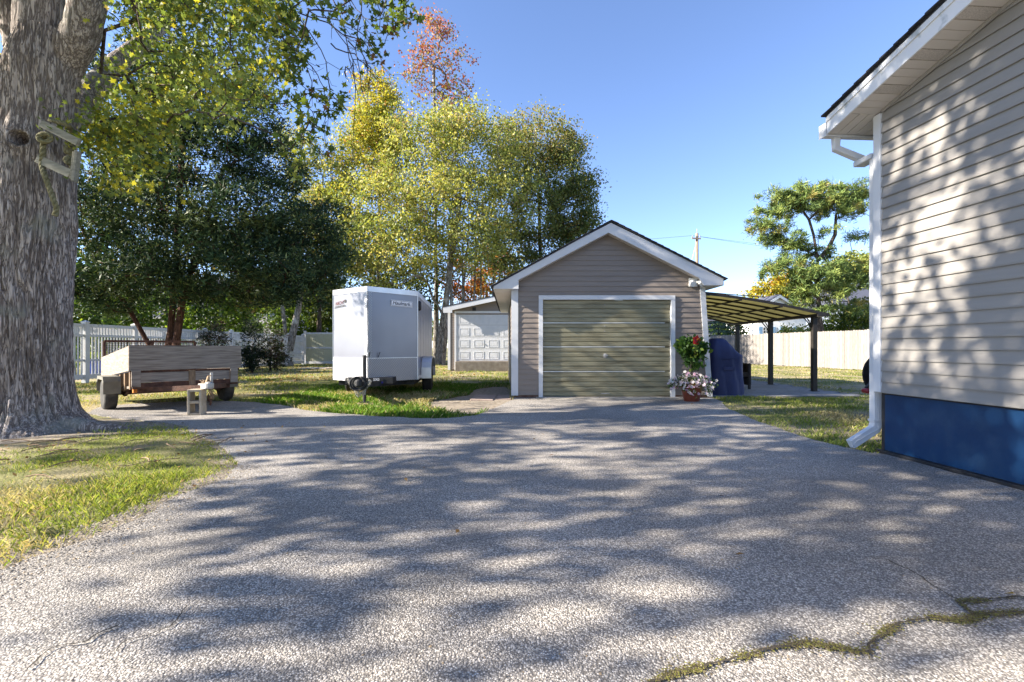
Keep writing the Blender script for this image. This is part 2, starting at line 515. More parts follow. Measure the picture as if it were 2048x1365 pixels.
M['leaf'] = leafmat('broad_leaf', 0.42)
M['shade_leaf'] = leafmat('upper_leaf', 0.15)
M['needle'] = leafmat('conifer_needle', 0.12, 0.6, 0.2)
M['grass'] = leafmat('grass_blade', 0.35, 0.6, 0.15)
M['petal'] = leafmat('flower_petal', 0.3, 0.6, 0.2)
M['litter'] = leafmat('dry_leaf', 0.2, 0.8, 0.1)
def _acr():
    m, nt, b = newmat('yellow_polycarbonate')
    L = nt.links
    b.inputs['Base Color'].default_value = (0.3, 0.28, 0.18, 1)
    b.inputs['Roughness'].default_value = 0.35
    tr = nd(nt, 'ShaderNodeBsdfTranslucent')
    tr.inputs['Color'].default_value = (0.55, 0.51, 0.29, 1)
    ms = nd(nt, 'ShaderNodeMixShader')
    ms.inputs[0].default_value = 0.6
    L.new(b.outputs[0], ms.inputs[1])
    L.new(tr.outputs[0], ms.inputs[2])
    L.new(ms.outputs[0], nt.nodes['Material Output'].inputs['Surface'])
    return m
M['acrylic'] = _acr()
def _vin():
    m, nt, b = newmat('translucent_vinyl_panel')
    L = nt.links
    b.inputs['Base Color'].default_value = (0.6, 0.6, 0.5, 1)
    tr = nd(nt, 'ShaderNodeBsdfTranslucent')
    tr.inputs['Color'].default_value = (0.75, 0.7, 0.3, 1)
    ms = nd(nt, 'ShaderNodeMixShader')
    ms.inputs[0].default_value = 0.4
    L.new(b.outputs[0], ms.inputs[1])
    L.new(tr.outputs[0], ms.inputs[2])
    L.new(ms.outputs[0], nt.nodes['Material Output'].inputs['Surface'])
    return m
M['vinyl_panel'] = _vin()


# ------------------------------------------------------------------ mesh helpers
class MB:
    def __init__(s):
        s.v = []
        s.f = []

    def add(s, vs, fs):
        n = len(s.v)
        s.v += [tuple(x) for x in vs]
        s.f += [tuple(i + n for i in f) for f in fs]
        return s

    def box(s, x0, x1, y0, y1, z0, z1):
        vs = [(x0, y0, z0), (x1, y0, z0), (x1, y1, z0), (x0, y1, z0), (x0, y0, z1), (x1, y0, z1), (x1, y1, z1), (x0, y1, z1)]
        return s.hexa(vs)

    def hexa(s, vs):
        return s.add(vs, [(0, 3, 2, 1), (4, 5, 6, 7), (0, 1, 5, 4), (1, 2, 6, 5), (2, 3, 7, 6), (3, 0, 4, 7)])

    def bar(s, p, q, wd, ht, up=(0, 0, 1)):
        p, q = Vector(p), Vector(q)
        d = (q - p).normalized()
        u = Vector(up)
        sd_ = d.cross(u)
        if sd_.length < 1e-4:
            sd_ = d.cross(Vector((0, 1, 0)))
        sd_.normalize()
        u = sd_.cross(d).normalized()
        a, b = sd_ * wd / 2, u * ht / 2
        vs = [p - a - b, p + a - b, q + a - b, q - a - b, p - a + b, p + a + b, q + a + b, q - a + b]
        return s.hexa(vs)

    def tube(s, pts, rad, n=8, cap=True):
        pts = [Vector(p) for p in pts]
        if not hasattr(rad, '__len__'):
            rad = [rad] * len(pts)
        t0 = (pts[1] - pts[0]).normalized()
        ref = Vector((0, 0, 1)) if abs(t0.z) < 0.9 else Vector((1, 0, 0))
        nrm = t0.cross(ref).normalized()
        base = len(s.v)
        for i, p in enumerate(pts):
            if i == 0:
                t = pts[1] - pts[0]
            elif i == len(pts) - 1:
                t = pts[-1] - pts[-2]
            else:
                t = pts[i + 1] - pts[i - 1]
            t.normalize()
            nrm = (nrm - t * nrm.dot(t))
            if nrm.length < 1e-6:
                nrm = t.orthogonal()
            nrm.normalize()
            bn = t.cross(nrm)
            for k in range(n):
                a = 2 * math.pi * k / n
                s.v.append(tuple(p + (nrm * math.cos(a) + bn * math.sin(a)) * rad[i]))
        for i in range(len(pts) - 1):
            for k in range(n):
                a = base + i * n + k
                b = base + i * n + (k + 1) % n
                s.f.append((a, b, b + n, a + n))
        if cap:
            s.f.append(tuple(base + k for k in range(n - 1, -1, -1)))
            e = base + (len(pts) - 1) * n
            s.f.append(tuple(e + k for k in range(n)))
        return s

    def rtube(s, pts, wd, dp, up=(0, 0, 1)):
        """rectangular tube with mitred bends"""
        pts = [Vector(p) for p in pts]
        base = len(s.v)
        upv = Vector(up)
        for i, p in enumerate(pts):
            if i == 0:
                t = pts[1] - pts[0]
            elif i == len(pts) - 1:
                t = pts[-1] - pts[-2]
            else:
                t = (pts[i + 1] - p).normalized() + (p - pts[i - 1]).normalized()
            t.normalize()
            a = t.cross(upv).normalized()
            b = a.cross(t).normalized()
            for sa, sb in ((-1, -1), (1, -1), (1, 1), (-1, 1)):
                s.v.append(tuple(p + a * sa * wd / 2 + b * sb * dp / 2))
        for i in range(len(pts) - 1):
            for k in range(4):
                q = base + i * 4 + k
                r = base + i * 4 + (k + 1) % 4
                s.f.append((q, r, r + 4, q + 4))
        s.f.append((base + 3, base + 2, base + 1, base))
        e = base + (len(pts) - 1) * 4
        s.f.append((e, e + 1, e + 2, e + 3))
        return s

    def prism(s, poly, d0, d1, axis='y'):
        """poly of (u,v); extruded along axis"""
        n = len(poly)

        def mk(u, v, d):
            return (u, d, v) if axis == 'y' else ((d, u, v) if axis == 'x' else (u, v, d))
        vs = [mk(u, v, d0) for u, v in poly] + [mk(u, v, d1) for u, v in poly]
        fs = [tuple(range(n)), tuple(range(2 * n - 1, n - 1, -1))]
        fs += [(i, (i + 1) % n + 0, (i + 1) % n + n, i + n)[::-1] for i in range(n)]
        return s.add(vs, fs)

    def lathe(s, prof, n=20, c=(0, 0, 0), axis='z'):
        base = len(s.v)
        for r, h in prof:
            for k in range(n):
                a = 2 * math.pi * k / n
                x, y = r * math.cos(a), r * math.sin(a)
                p = (x, y, h) if axis == 'z' else ((h, x, y) if axis == 'x' else (x, h, y))
                s.v.append((p[0] + c[0], p[1] + c[1], p[2] + c[2]))
        for i in range(len(prof) - 1):
            for k in range(n):
                a = base + i * n + k
                b = base + i * n + (k + 1) % n
                s.f.append((a, b, b + n, a + n))
        s.f.append(tuple(base + k for k in range(n - 1, -1, -1)))
        e = base + (len(prof) - 1) * n
        s.f.append(tuple(e + k for k in range(n)))
        return s

    def map(s, fn):
        s.v = [tuple(fn(Vector(p))) for p in s.v]
        return s

    def mesh(s, name, m, off=(0, 0, 0), smooth=False, fix=True):
        me = bpy.data.meshes.new(name)
        o = Vector(off)
        me.from_pydata([(v[0] - o[0], v[1] - o[1], v[2] - o[2]) for v in s.v], [], s.f)
        if fix:
            bm = bmesh.new()
            bm.from_mesh(me)
            bmesh.ops.recalc_face_normals(bm, faces=bm.faces)
            bm.to_mesh(me)
            bm.free()
        if m:
            me.materials.append(m)
        if smooth:
            me.polygons.foreach_set('use_smooth', [True] * len(me.polygons))
        return me


ROOT = {}


def thing(name, label, cat, loc=(0, 0, 0), rz=0.0, group=None):
    o = bpy.data.objects.new(name, None)
    C.objects.link(o)
    o.location = loc
    o.rotation_euler = (0, 0, rz)
    o.empty_display_size = 0.1
    o['label'] = label
    o['category'] = cat
    if group:
        o['group'] = group
    return o


def rootof(o):
    while o.parent:
        o = o.parent
    return o


def part(name, mb, m, parent, world=False, smooth=False, label=None, kind=None, bevel=0):
    """world=True: geometry was written in world coordinates and the root thing has no rotation"""
    off = rootof(parent).location if world else (0, 0, 0)
    me = mb.mesh(name, M[m] if isinstance(m, str) else m, off, smooth)
    o = bpy.data.objects.new(name, me)
    C.objects.link(o)
    o.parent = parent
    if label:
        o['label'] = label
    if kind:
        o['kind'] = kind
    if bevel:
        b = o.modifiers.new('bevel', 'BEVEL')
        b.width = bevel
        b.segments = 2
        b.limit_method = 'ANGLE'
    return o


def inst(name, me, parent, loc=(0, 0, 0), rz=0.0, scale=None):
    o = bpy.data.objects.new(name, me)
    C.objects.link(o)
    o.parent = parent
    o.location = loc
    o.rotation_euler = (0, 0, rz)
    if scale:
        o.scale = scale
    return o


def solo(name, mb, m, label, cat, group=None, smooth=False, kind=None, bevel=0):
    me = mb.mesh(name, M[m] if isinstance(m, str) else m, (0, 0, 0), smooth)
    o = bpy.data.objects.new(name, me)
    C.objects.link(o)
    if label:
        o['label'] = label
    if cat:
        o['category'] = cat
    if group:
        o['group'] = group
    if kind:
        o['kind'] = kind
    if bevel:
        b = o.modifiers.new('bevel', 'BEVEL')
        b.width = bevel
        b.segments = 2
        b.limit_method = 'ANGLE'
    return o


def struct(name, mb, m):
    return solo(name, mb, m, None, None, kind='structure')


def npmesh(name, V, F, m, col=None, smooth=False):
    """V (n,3); F (k,c) constant corner count; col (n,3)"""
    V = np.asarray(V, dtype=np.float32)
    F = np.asarray(F, dtype=np.int32)
    me = bpy.data.meshes.new(name)
    me.vertices.add(len(V))
    me.vertices.foreach_set('co', V.ravel())
    k, c = F.shape
    me.loops.add(k * c)
    me.loops.foreach_set('vertex_index', F.ravel())
    me.polygons.add(k)
    me.polygons.foreach_set('loop_start', np.arange(0, k * c, c, dtype=np.int32))
    me.polygons.foreach_set('loop_total', np.full(k, c, dtype=np.int32))
    if smooth:
        me.polygons.foreach_set('use_smooth', np.ones(k, dtype=bool))
    me.update(calc_edges=True)
    if col is not None:
        at_ = me.color_attributes.new('Col', 'FLOAT_COLOR', 'POINT')
        cc = np.ones((len(V), 4), dtype=np.float32)
        cc[:, :3] = col
        at_.data.foreach_set('color', cc.ravel())
    me.materials.append(M[m] if isinstance(m, str) else m)
    return me


def link(name, me, parent=None, kind=None, label=None):
    o = bpy.data.objects.new(name, me)
    C.objects.link(o)
    if parent:
        o.parent = parent
    if kind:
        o['kind'] = kind
    if label:
        o['label'] = label
    return o


def text_part(name, body, size, m, parent, mat4, shear=0.0, extrude=0.0, bold=0.0):
    cu = bpy.data.curves.new(name, 'FONT')
    cu.body = body
    cu.size = size
    cu.shear = shear
    cu.offset = bold
    cu.align_x = 'CENTER'
    cu.align_y = 'CENTER'
    cu.resolution_u = 3
    tmp = bpy.data.objects.new(name, cu)
    C.objects.link(tmp)
    dg = bpy.context.evaluated_depsgraph_get()
    me = bpy.data.meshes.new_from_object(tmp.evaluated_get(dg))
    bpy.data.objects.remove(tmp)
    me.transform(mat4)
    me.materials.clear()
    me.materials.append(M[m])
    o = bpy.data.objects.new(name, me)
    C.objects.link(o)
    o.parent = parent
    return o


# ------------------------------------------------------------------ foliage helpers
QUAD = (np.array([[0, -0.5, 0], [0.36, 0.0, 0.1], [0, 0.55, 0], [-0.36, 0.0, 0.1]]), np.array([[0, 1, 2, 3]]))
STAR_A = [(-90, 0.5), (-52, 0.2), (-25, 0.42), (2, 0.24), (28, 0.52), (60, 0.27), (90, 0.62), (120, 0.27), (152, 0.52), (178, 0.24), (205, 0.42), (232, 0.2)]
STAR = (np.array([[r * math.cos(R(a)), r * math.sin(R(a)), 0.06 * math.cos(R(3 * a)) + 0.12 * abs(math.cos(R(a)))] for a, r in STAR_A]), np.array([list(range(12))]))
NEEDLE = (np.array([[-0.03, -0.5, 0], [0.06, -0.1, 0.05], [0.0, 0.5, 0], [-0.07, 0.1, 0.03]]), np.array([[0, 1, 2, 3]]))
SPRAY = (np.array([[-0.06, -0.5, 0], [0.1, -0.2, 0.05], [0.03, 0.5, 0], [-0.11, 0.0, 0.04]]), np.array([[0, 1, 2, 3]]))


def frames(n, d=None, spread=1.0):
    """random orthonormal frames; d optional (n,3) preferred long axis"""
    y = rng.normal(size=(n, 3))
    y /= np.linalg.norm(y, axis=1)[:, None]
    if d is not None:
        y = d + y * spread
        y /= np.linalg.norm(y, axis=1)[:, None] + 1e-9
    z = rng.normal(size=(n, 3))
    z -= y * (z * y).sum(1)[:, None]
    z /= np.linalg.norm(z, axis=1)[:, None] + 1e-9
    x = np.cross(y, z)
    return x, y, z


def leaves(P, size, tmpl, cols, d=None, spread=1.0):
    T, F = tmpl
    n = len(P)
    x, y, z = frames(n, d, spread)
    s = size[:, None, None] if hasattr(size, '__len__') else size
    V = (T[None, :, 0:1] * x[:, None] + T[None, :, 1:2] * y[:, None] + T[None, :, 2:3] * z[:, None]) * s + P[:, None]
    k = len(T)
    FF = (F[None] + (np.arange(n) * k)[:, None, None]).reshape(-1, F.shape[1])
    cc = np.repeat(cols, k, axis=0)
    return V.reshape(-1, 3), FF, cc


def pal_pick(pal, n):
    cs = np.array([p[0] for p in pal])
    ws = np.array([p[1] for p in pal], dtype=float)
    return cs[rng.choice(len(cs), n, p=ws / ws.sum())]


def lobes_to_clumps(lobes, zmin=None):
    out = []
    for (c, r, n) in lobes:
        d = rng.normal(size=(n, 3))
        d /= np.linalg.norm(d, axis=1)[:, None]
        rr = rng.uniform(0.3, 1.0, size=(n, 1)) ** 0.55
        out.append(np.array(c)[None] + d * rr * np.array(r)[None])
    o = np.concatenate(out)
    if zmin is not None:
        o = o[o[:, 2] > zmin]
    return o


def clump_leaves(cl, per, rad, size, pal, tmpl=QUAD, mixc=0.6, out_dir=False, center=None, flat=0.65, spread=1.0, jitter=0.22, topcol=None):
    n = len(cl)
    N = n * per
    P = np.repeat(cl, per, axis=0) + rng.normal(size=(N, 3)) * np.array([rad, rad, rad * flat]) * rng.uniform(0.5, 1.25, size=(n, 1)).repeat(per, axis=0)
    ccl = np.repeat(pal_pick(pal, n), per, axis=0)
    cle = pal_pick(pal, N)
    u = rng.random((N, 1)) < mixc
    col = np.where(u, ccl, cle) * rng.uniform(1 - jitter, 1 + jitter, size=(N, 1))
    if topcol is not None:
        z0, z1, pc = topcol
        t = np.clip((P[:, 2] - z0) / (z1 - z0), 0, 1) + rng.normal(size=N) * 0.2
        m = (rng.random(N) < t)
        col[m] = pal_pick(pc, m.sum()) * rng.uniform(0.75, 1.2, size=(m.sum(), 1))
    sz = size * rng.uniform(0.65, 1.25, size=N)
    d = None
    if out_dir:
        d = P - np.repeat(cl, per, axis=0)
        d /= np.linalg.norm(d, axis=1)[:, None] + 1e-6
        d[:, 2] += 0.25
    return leaves(P, sz, tmpl, col, d, spread)


def skeleton(trunk, r_base, targets, tip=0.012, droop=0.0, jit=0.12, bias=0.35, power=2.3):
    """attach every target to the nearest lower node of the growing skeleton; pipe-model radii"""
    pos = [np.array(p, dtype=float) for p in trunk]
    par = [-1] + list(range(len(trunk) - 1))
    start = 1
    tr = np.array(trunk)
    dist = np.array([np.min(np.linalg.norm(tr - t, axis=1)) for t in targets]) if len(targets) else []
    arr = np.array(pos)
    for ti in np.argsort(dist):
        t = targets[ti]
        dv = t - arr
        dd = np.linalg.norm(dv, axis=1)
        cost = dd + np.maximum(0, (arr[:, 2] - t[2]) + bias * dd) * 1.2
        cost[0] += 3
        j = int(np.argmin(cost))
        L = dd[j]
        k = max(2, min(5, int(L / 0.7) + 1))
        prev = j
        newp = []
        for q in range(1, k + 1):
            f = q / k
            p = pos[j] * (1 - f) + t * f
            p = p + np.array([0, 0, 1.0]) * L * 0.13 * math.sin(math.pi * f) * (1 - 2 * droop)
            if q < k:
                p = p + rng.normal(size=3) * jit * L / k
            pos.append(p)
            newp.append(p)
            par.append(prev)
            prev = len(pos) - 1
        arr = np.vstack([arr, np.array(newp)])
    n = len(pos)
    ch = [[] for _ in range(n)]
    for i in range(1, n):
        ch[par[i]].append(i)
    rad = np.zeros(n)
    for i in range(n - 1, -1, -1):
        if not ch[i]:
            rad[i] = tip
        else:
            rad[i] = max(tip, sum(rad[c] ** power for c in ch[i]) ** (1 / power))
    sc = r_base / rad[0]
    nt_ = len(trunk)
    for i in range(n):
        f = rad[i] / rad[0]
        rad[i] = tip + (r_base - tip) * ((rad[i] - tip) / (rad[0] - tip) if rad[0] > tip else 1)
    mb = MB()
    st = [(0, None)]
    done = set()
    while st:
        i, p = st.pop()
        chain = [pos[i]] if p is None else [pos[p], pos[i]]
        rr = [rad[i]] if p is None else [min(rad[p], rad[i] * 1.15), rad[i]]
        cur = i
        while ch[cur]:
            cs = sorted(ch[cur], key=lambda c: -rad[c])
            for c in cs[1:]:
                st.append((c, cur))
            cur = cs[0]
            chain.append(pos[cur])
            rr.append(rad[cur])
        if len(chain) > 1:
            mb.tube(chain, rr, 9 if rr[0] > 0.12 else (6 if rr[0] > 0.04 else 4), cap=False)
    return mb, arr, rad


def tree(name, label, trunk, r_base, lobes, per, crad, lsize, pal, bark='bark_dark', group='trees behind the yard', tmpl=QUAD,
         zmin=None, leafm='leaf', cat='tree', out_dir=False, flat=0.65, topcol=None, tip=0.012, spread=1.0, extra_cl=None, droop=0.0, skel_frac=1.0, mixc=0.6, jit=0.12):
    base = Vector(trunk[0])
    t = thing(name, label, cat, base, group=group)
    cl = lobes_to_clumps(lobes, zmin)
    if extra_cl is not None:
        cl = np.vstack([cl, extra_cl])
    tg = cl[rng.random(len(cl)) < skel_frac]
    mb, _, _ = skeleton(trunk, r_base, tg, tip=tip, droop=droop, jit=jit)
    part('trunk', mb, bark, t, world=True, smooth=True)
    V, F, cc = clump_leaves(cl, per, crad, lsize, pal, tmpl, out_dir=out_dir, flat=flat, topcol=topcol, spread=spread, mixc=mixc)
    me = npmesh('crown', V - np.array(base), F, leafm, cc)
    link('crown', me, t)
    return t


def in_poly(px, py, poly):
    res = np.zeros(len(px), dtype=bool)
    n = len(poly)
    j = n - 1
    for i in range(n):
        xi, yi = poly[i]
        xj, yj = poly[j]
        c = ((yi > py) != (yj > py)) & (px < (xj - xi) * (py - yi) / (yj - yi + 1e-12) + xi)
        res ^= c
        j = i
    return res


def catmull(pts, k=10, closed=False):
    out = []
    n = len(pts)
    for i in range(n if closed else n - 1):
        p0 = Vector(pts[(i - 1) % n] if closed or i > 0 else pts[0])
        p1 = Vector(pts[i])
        p2 = Vector(pts[(i + 1) % n])
        p3 = Vector(pts[(i + 2) % n] if closed or i + 2 < n else pts[-1])
        for q in range(k):
            t = q / k
            out.append(0.5 * ((2 * p1) + (-p0 + p2) * t + (2 * p0 - 5 * p1 + 4 * p2 - p3) * t * t + (-p0 + 3 * p1 - 3 * p2 + p3) * t ** 3))
    if not closed:
        out.append(Vector(pts[-1]))
    return out
# ================================================================== GROUND
mb = MB()
n = 24
mb.add([(-400, -60, 0), (400, -60, 0), (400, 700, 0), (-400, 700, 0)], [(0, 1, 2, 3)])
struct('ground', mb, 'ground')


def rough_poly(ctrl, k=14, amp=0.03, seed=0, closed=True):
    pts = catmull([(x, y, 0) for x, y in ctrl], k, closed)
    out = []
    for i, p in enumerate(pts):
        a = mnoise.noise(Vector((p.x * 3.1, p.y * 3.1, seed))) * amp * 1.6 + mnoise.noise(Vector((p.x * 11, p.y * 11, seed + 5))) * amp
        b = mnoise.noise(Vector((p.x * 3.1, p.y * 3.1, seed + 9))) * amp * 1.6 + mnoise.noise(Vector((p.x * 11, p.y * 11, seed + 15))) * amp
        out.append((p.x + a, p.y + b))
    return out


def sheet(poly, z, thick=0.0):
    v3 = [Vector((x, y, 0)) for x, y in poly]
    tris = tessellate_polygon([v3])
    mb = MB()
    n = len(poly)
    mb.add([(x, y, z) for x, y in poly], [tuple(t) for t in tris])
    if thick:
        b = len(mb.v)
        mb.v += [(x, y, z - thick) for x, y in poly]
        mb.f += [(i, (i + 1) % n, b + (i + 1) % n, b + i) for i in range(n)]
    return mb


LEFT_EDGE = [(-2.7, -9.0), (-2.62, -5), (-2.5, -1.5), (-2.44, 0.6), (-2.43, 2.2), (-2.38, 2.45), (-2.35, 2.83), (-2.39, 3.29), (-2.39, 4.0), (-3.0, 4.85),
             (-3.85, 5.7), (-4.73, 6.48), (-5.9, 7.0), (-6.9, 7.6), (-7.3, 8.5), (-6.3, 9.2), (-5.4, 9.15), (-4.28, 8.6), (-3.6, 7.95), (-2.55, 7.4), (-1.45, 7.0), (-0.65, 7.2), (-0.3, 8.2)]
RIGHT_EDGE = [(0.02, 9.5), (0.06, 9.835), (4.22, 9.835), (4.12, 9.1), (3.85, 8.4), (3.57, 6.95), (3.48, 5.8), (3.5, 5.2), (3.66, 4.66), (3.72, 4.5), (3.9, 1.8), (4.2, -2.5), (4.45, -6.2), (4.6, -9.0)]
drive = rough_poly(LEFT_EDGE, 12, 0.035, 1.0, False) + [(x, y) for x, y in [(RIGHT_EDGE[0])]] + [tuple(p) for p in RIGHT_EDGE[1:3]] + rough_poly(RIGHT_EDGE[3:], 10, 0.03, 3.0, False)
struct('driveway', sheet(drive, 0.016, 0.03), 'gravel')

# sandy worn verge along the left edge of the driveway
verge = []
inner = rough_poly([(x + 0.12, y) for x, y in LEFT_EDGE[3:12]], 12, 0.02, 7, False)
outer = rough_poly([(x - 0.1 - 0.12 * (i % 2), y + 0.06) for i, (x, y) in enumerate(LEFT_EDGE[3:12])], 12, 0.09, 12, False)
struct('dirt_verge', sheet(inner + outer[::-1], 0.006, 0.0), 'sand')
bare = rough_poly([(-1.4, 8.2), (-0.7, 7.45), (-0.25, 8.2), (0.0, 9.0), (-0.02, 9.8), (-0.15, 12.5), (-0.9, 12.0), (-1.0, 10.4), (-1.6, 9.2)], 8, 0.08, 21)
struct('dirt_patch', sheet(bare, 0.005), 'sand')
bare2 = rough_poly([(-7.4, 6.2), (-5.9, 6.9), (-4.9, 6.6), (-4.2, 6.0), (-4.9, 5.7), (-6.0, 5.0), (-7.6, 4.9), (-8.3, 5.6)], 8, 0.12, 25)
struct('dirt_patch', sheet(bare2, 0.005), 'sand')

def ribbon(path, w0, seed, z):
    pts = catmull([(x, y, 0) for x, y in path], 30)
    l, r_ = [], []
    for i, p in enumerate(pts):
        q = pts[min(i + 1, len(pts) - 1)] - pts[max(i - 1, 0)]
        nrm = Vector((-q.y, q.x, 0)).normalized()
        ww = w0 * (0.55 + 0.9 * abs(mnoise.noise(Vector((p.x * 7, p.y * 7, seed))))) * (1.0 if 0 < i < len(pts) - 1 else 0.1)
        jx = (mnoise.noise(Vector((p.x * 9, p.y * 9, seed + 4))) + .8 * mnoise.noise(Vector((p.x * 31, p.y * 31, seed + 8)))) * (w0 * 0.8 + .006)
        l.append((p.x + nrm.x * (ww + jx), p.y + nrm.y * (ww + jx)))
        r_.append((p.x - nrm.x * (ww - jx), p.y - nrm.y * (ww - jx)))
    return l + r_[::-1], pts


CRACK1 = [gnd(*p) for p in [(1290, 1385), (1345, 1362), (1420, 1342), (1500, 1322), (1600, 1300), (1665, 1306), (1735, 1316), (1748, 1290), (1795, 1262), (1860, 1247), (1930, 1252), (1965, 1240), (2060, 1235), (2200, 1228)]]
CRACK2 = [gnd(*p) for p in [(1770, 1128), (1830, 1156), (1880, 1190), (1925, 1213), (1970, 1211), (2048, 1204), (2180, 1200)]]
CRACK3 = [gnd(*p) for p in [(1915, 1214), (1940, 1232), (1962, 1243)]]
CRACK4 = [gnd(*p) for p in [(232, 1316), (250, 1298), (300, 1282), (345, 1262), (372, 1222)]]
CRACK5 = [gnd(*p) for p in [(60, 1352), (92, 1318), (120, 1305), (172, 1296), (196, 1280), (238, 1262)]]
for i, (cp, wd) in enumerate(((CRACK1, 0.0075), (CRACK2, 0.0045), (CRACK3, 0.004), (CRACK4, 0.0035), (CRACK5, 0.0035))):
    poly, _ = ribbon(cp, wd, i * 3.3, 0)
    struct('driveway_crack', sheet(poly, 0.0245), 'crack')

# moss growing in the cracks: small lumps and blades
PV, PF, PC = [], [], []
k = 0
for cp, wd, N in ((CRACK1, 0.0145, 5200), (CRACK2[3:], 0.010, 700), (CRACK3, 0.005, 120)):
    pts = catmull([(x, y, 0) for x, y in cp], 14)
    for _ in range(N):
        i = random.randrange(len(pts) - 1)
        p = pts[i].lerp(pts[i + 1], random.random())
        if mnoise.noise(Vector((p.x * 5, p.y * 5, 2.2))) < 0.08 and random.random() < 0.85:
            continue
        g_ = 0.75 if random.random() < .8 else 1.7
        x, y = p.x + random.gauss(0, wd * g_), p.y + random.gauss(0, wd * g_)
        h = random.uniform(0.001, 0.0035)
        rr = random.uniform(0.002, 0.0048)
        a0 = random.random() * 6.28
        vs_ = [(x + rr * math.cos(a0 + a), y + rr * math.sin(a0 + a), 0.0235) for a in (0, 1.57, 3.14, 4.71)] + [(x + random.gauss(0, .003), y + random.gauss(0, .003), 0.0235 + h)]
        b = len(PV)
        PV += vs_
        PF += [(b, b + 1, b + 4), (b + 1, b + 2, b + 4), (b + 2, b + 3, b + 4), (b + 3, b, b + 4)]
        c = random.choice([(0.17, 0.17, 0.04), (0.26, 0.25, 0.07), (0.13, 0.1, 0.05), (0.19, 0.16, 0.07), (0.2, 0.17, 0.1)])
        PC += [c] * 5
o = link('moss', npmesh('moss', PV, PF, 'grass', np.array(PC)), kind='stuff')
o['label'] = 'yellow green moss filling the cracks of the driveway'

# ================================================================== HOUSE on the right
HC = Vector((3.722, 4.72, 0))
ha = Vector((0.0688, -1, 0)).normalized()      # along the gable wall, towards the viewer
hb = Vector((-ha.y * -1, ha.x * -1, 0))
hb = Vector((-1, -0.0688, 0)).normalized()     # outward


def H(s, o, z):
    p = HC + ha * s + hb * o
    return Vector((p.x, p.y, z))


HEAVE, HSL, HLEN = 3.44, 0.226, 9.4
house = thing('house', 'grey tan vinyl sided house gable with blue painted base, filling the right edge', 'house', (HC.x, HC.y, 0))


def hroof(s):
    return HEAVE + HSL * (s if s < HLEN / 2 else HLEN - s)


def hmap(mb):
    return mb.map(lambda p: H(p.x, p.y, p.z))


mb = MB()
mb.prism([(0.02, 0.64), (HLEN - 0.02, 0.64), (HLEN - 0.02, HEAVE + 0.02), (HLEN / 2, hroof(HLEN / 2) + 0.02), (0.02, HEAVE + 0.02)], -7.5, 0.0)
# prism along y = outward axis: local (s, o, z)
hmap(mb)
part('wall', mb, 'siding_house', house, world=True)
EXP = 0.1083
z = 0.635
ZB = []
while z < hroof(HLEN / 2):
    z1 = z + EXP
    def sx(zz, e):
        d = max(0.0, (zz - HEAVE) / HSL)
        return (d if e == 0 else HLEN - d)
    a0, a1 = max(0.0, sx(z, 0)), sx(z, 1)
    b0, b1 = max(0.0, sx(z1, 0)), sx(z1, 1)
    if a1 - a0 < 0.2:
        break
    if b1 - b0 < 0.02:
        b0 = b1 = HLEN / 2
    lip = 0.025
    mb = MB()
    vs_ = [(a0, 0.002, z), (a1, 0.002, z), (a1, lip, z), (a0, lip, z), (b0, 0.002, z1 + .004), (b1, 0.002, z1 + .004), (b1, 0.007, z1 + .004), (b0, 0.007, z1 + .004)]
    mb.hexa(vs_)
    # small return lip that makes the shadow line
    mb.hexa([(a0, lip - .005, z - 0.011), (a1, lip - .005, z - 0.011), (a1, lip, z - 0.011), (a0, lip, z - 0.011), (a0, lip - .004, z - .0005), (a1, lip - .004, z - .0005), (a1, lip, z - .0005), (a0, lip, z - .0005)])
    jr = random.random()
    if jr < .55 and a1 - a0 > 8:
        js = random.choice((0.55, .95, 1.3, 1.75, 2.2))
        va = list(mb.v)
        for (ca_, cb_, dz) in ((None, js, 0.0), (js, None, 0.0022)):
            m2_ = MB()
            m2_.f = list(mb.f)
            for (s_, o_, q_) in va:
                s2 = s_
                if cb_ is not None and s_ > js:
                    s2 = js + .012
                if ca_ is not None and s_ < js:
                    s2 = js
                m2_.v.append((s2, o_ + (dz if o_ > .004 else 0), q_ + (0 if dz == 0 else -.0012)))
            hmap(m2_)
            part('siding_plank', m2_, 'siding_house', house, world=True)
    else:
        hmap(mb)
        part('siding_plank', mb, 'siding_house', house, world=True)
    z = z1
mb = MB().box(-0.006, 0.055, 0.003, 0.032, 0.63, HEAVE - 0.01)
mb.box(-0.03, -0.006, -0.09, 0.032, 0.63, HEAVE - 0.01)
hmap(mb)
part('corner_board', mb, 'white', house, world=True)
# blue base board, starter shadow strip, black strip at the ground
mb = MB()
ns = 40
for i in range(ns):
    pass
vs_, fs_ = [], []
for i in range(ns + 1):
    s = 0.05 + (HLEN - 0.05) * i / ns
    for j in range(9):
        zz = 0.05 + 0.555 * j / 8
        o_ = -0.022 + 0.006 * mnoise.noise(Vector((s * 1.7, zz * 2.5, 3)))
        vs_.append((s, o_, zz))
for i in range(ns):
    for j in range(8):
        a = i * 9 + j
        fs_.append((a, a + 9, a + 10, a + 1))
mb.add(vs_, fs_)
hmap(mb)
part('base_board', mb, 'navy', house, world=True, smooth=True)
mb = MB().box(0.0, HLEN, -0.09, -0.032, 0.0, 0.64)
hmap(mb)
part('foundation', mb, 'black', house, world=True)
mb = MB().box(-0.03, HLEN, -0.03, 0.012, 0.0, 0.045)
hmap(mb)
part('kick_strip', mb, 'black', house, world=True, bevel=0.006)
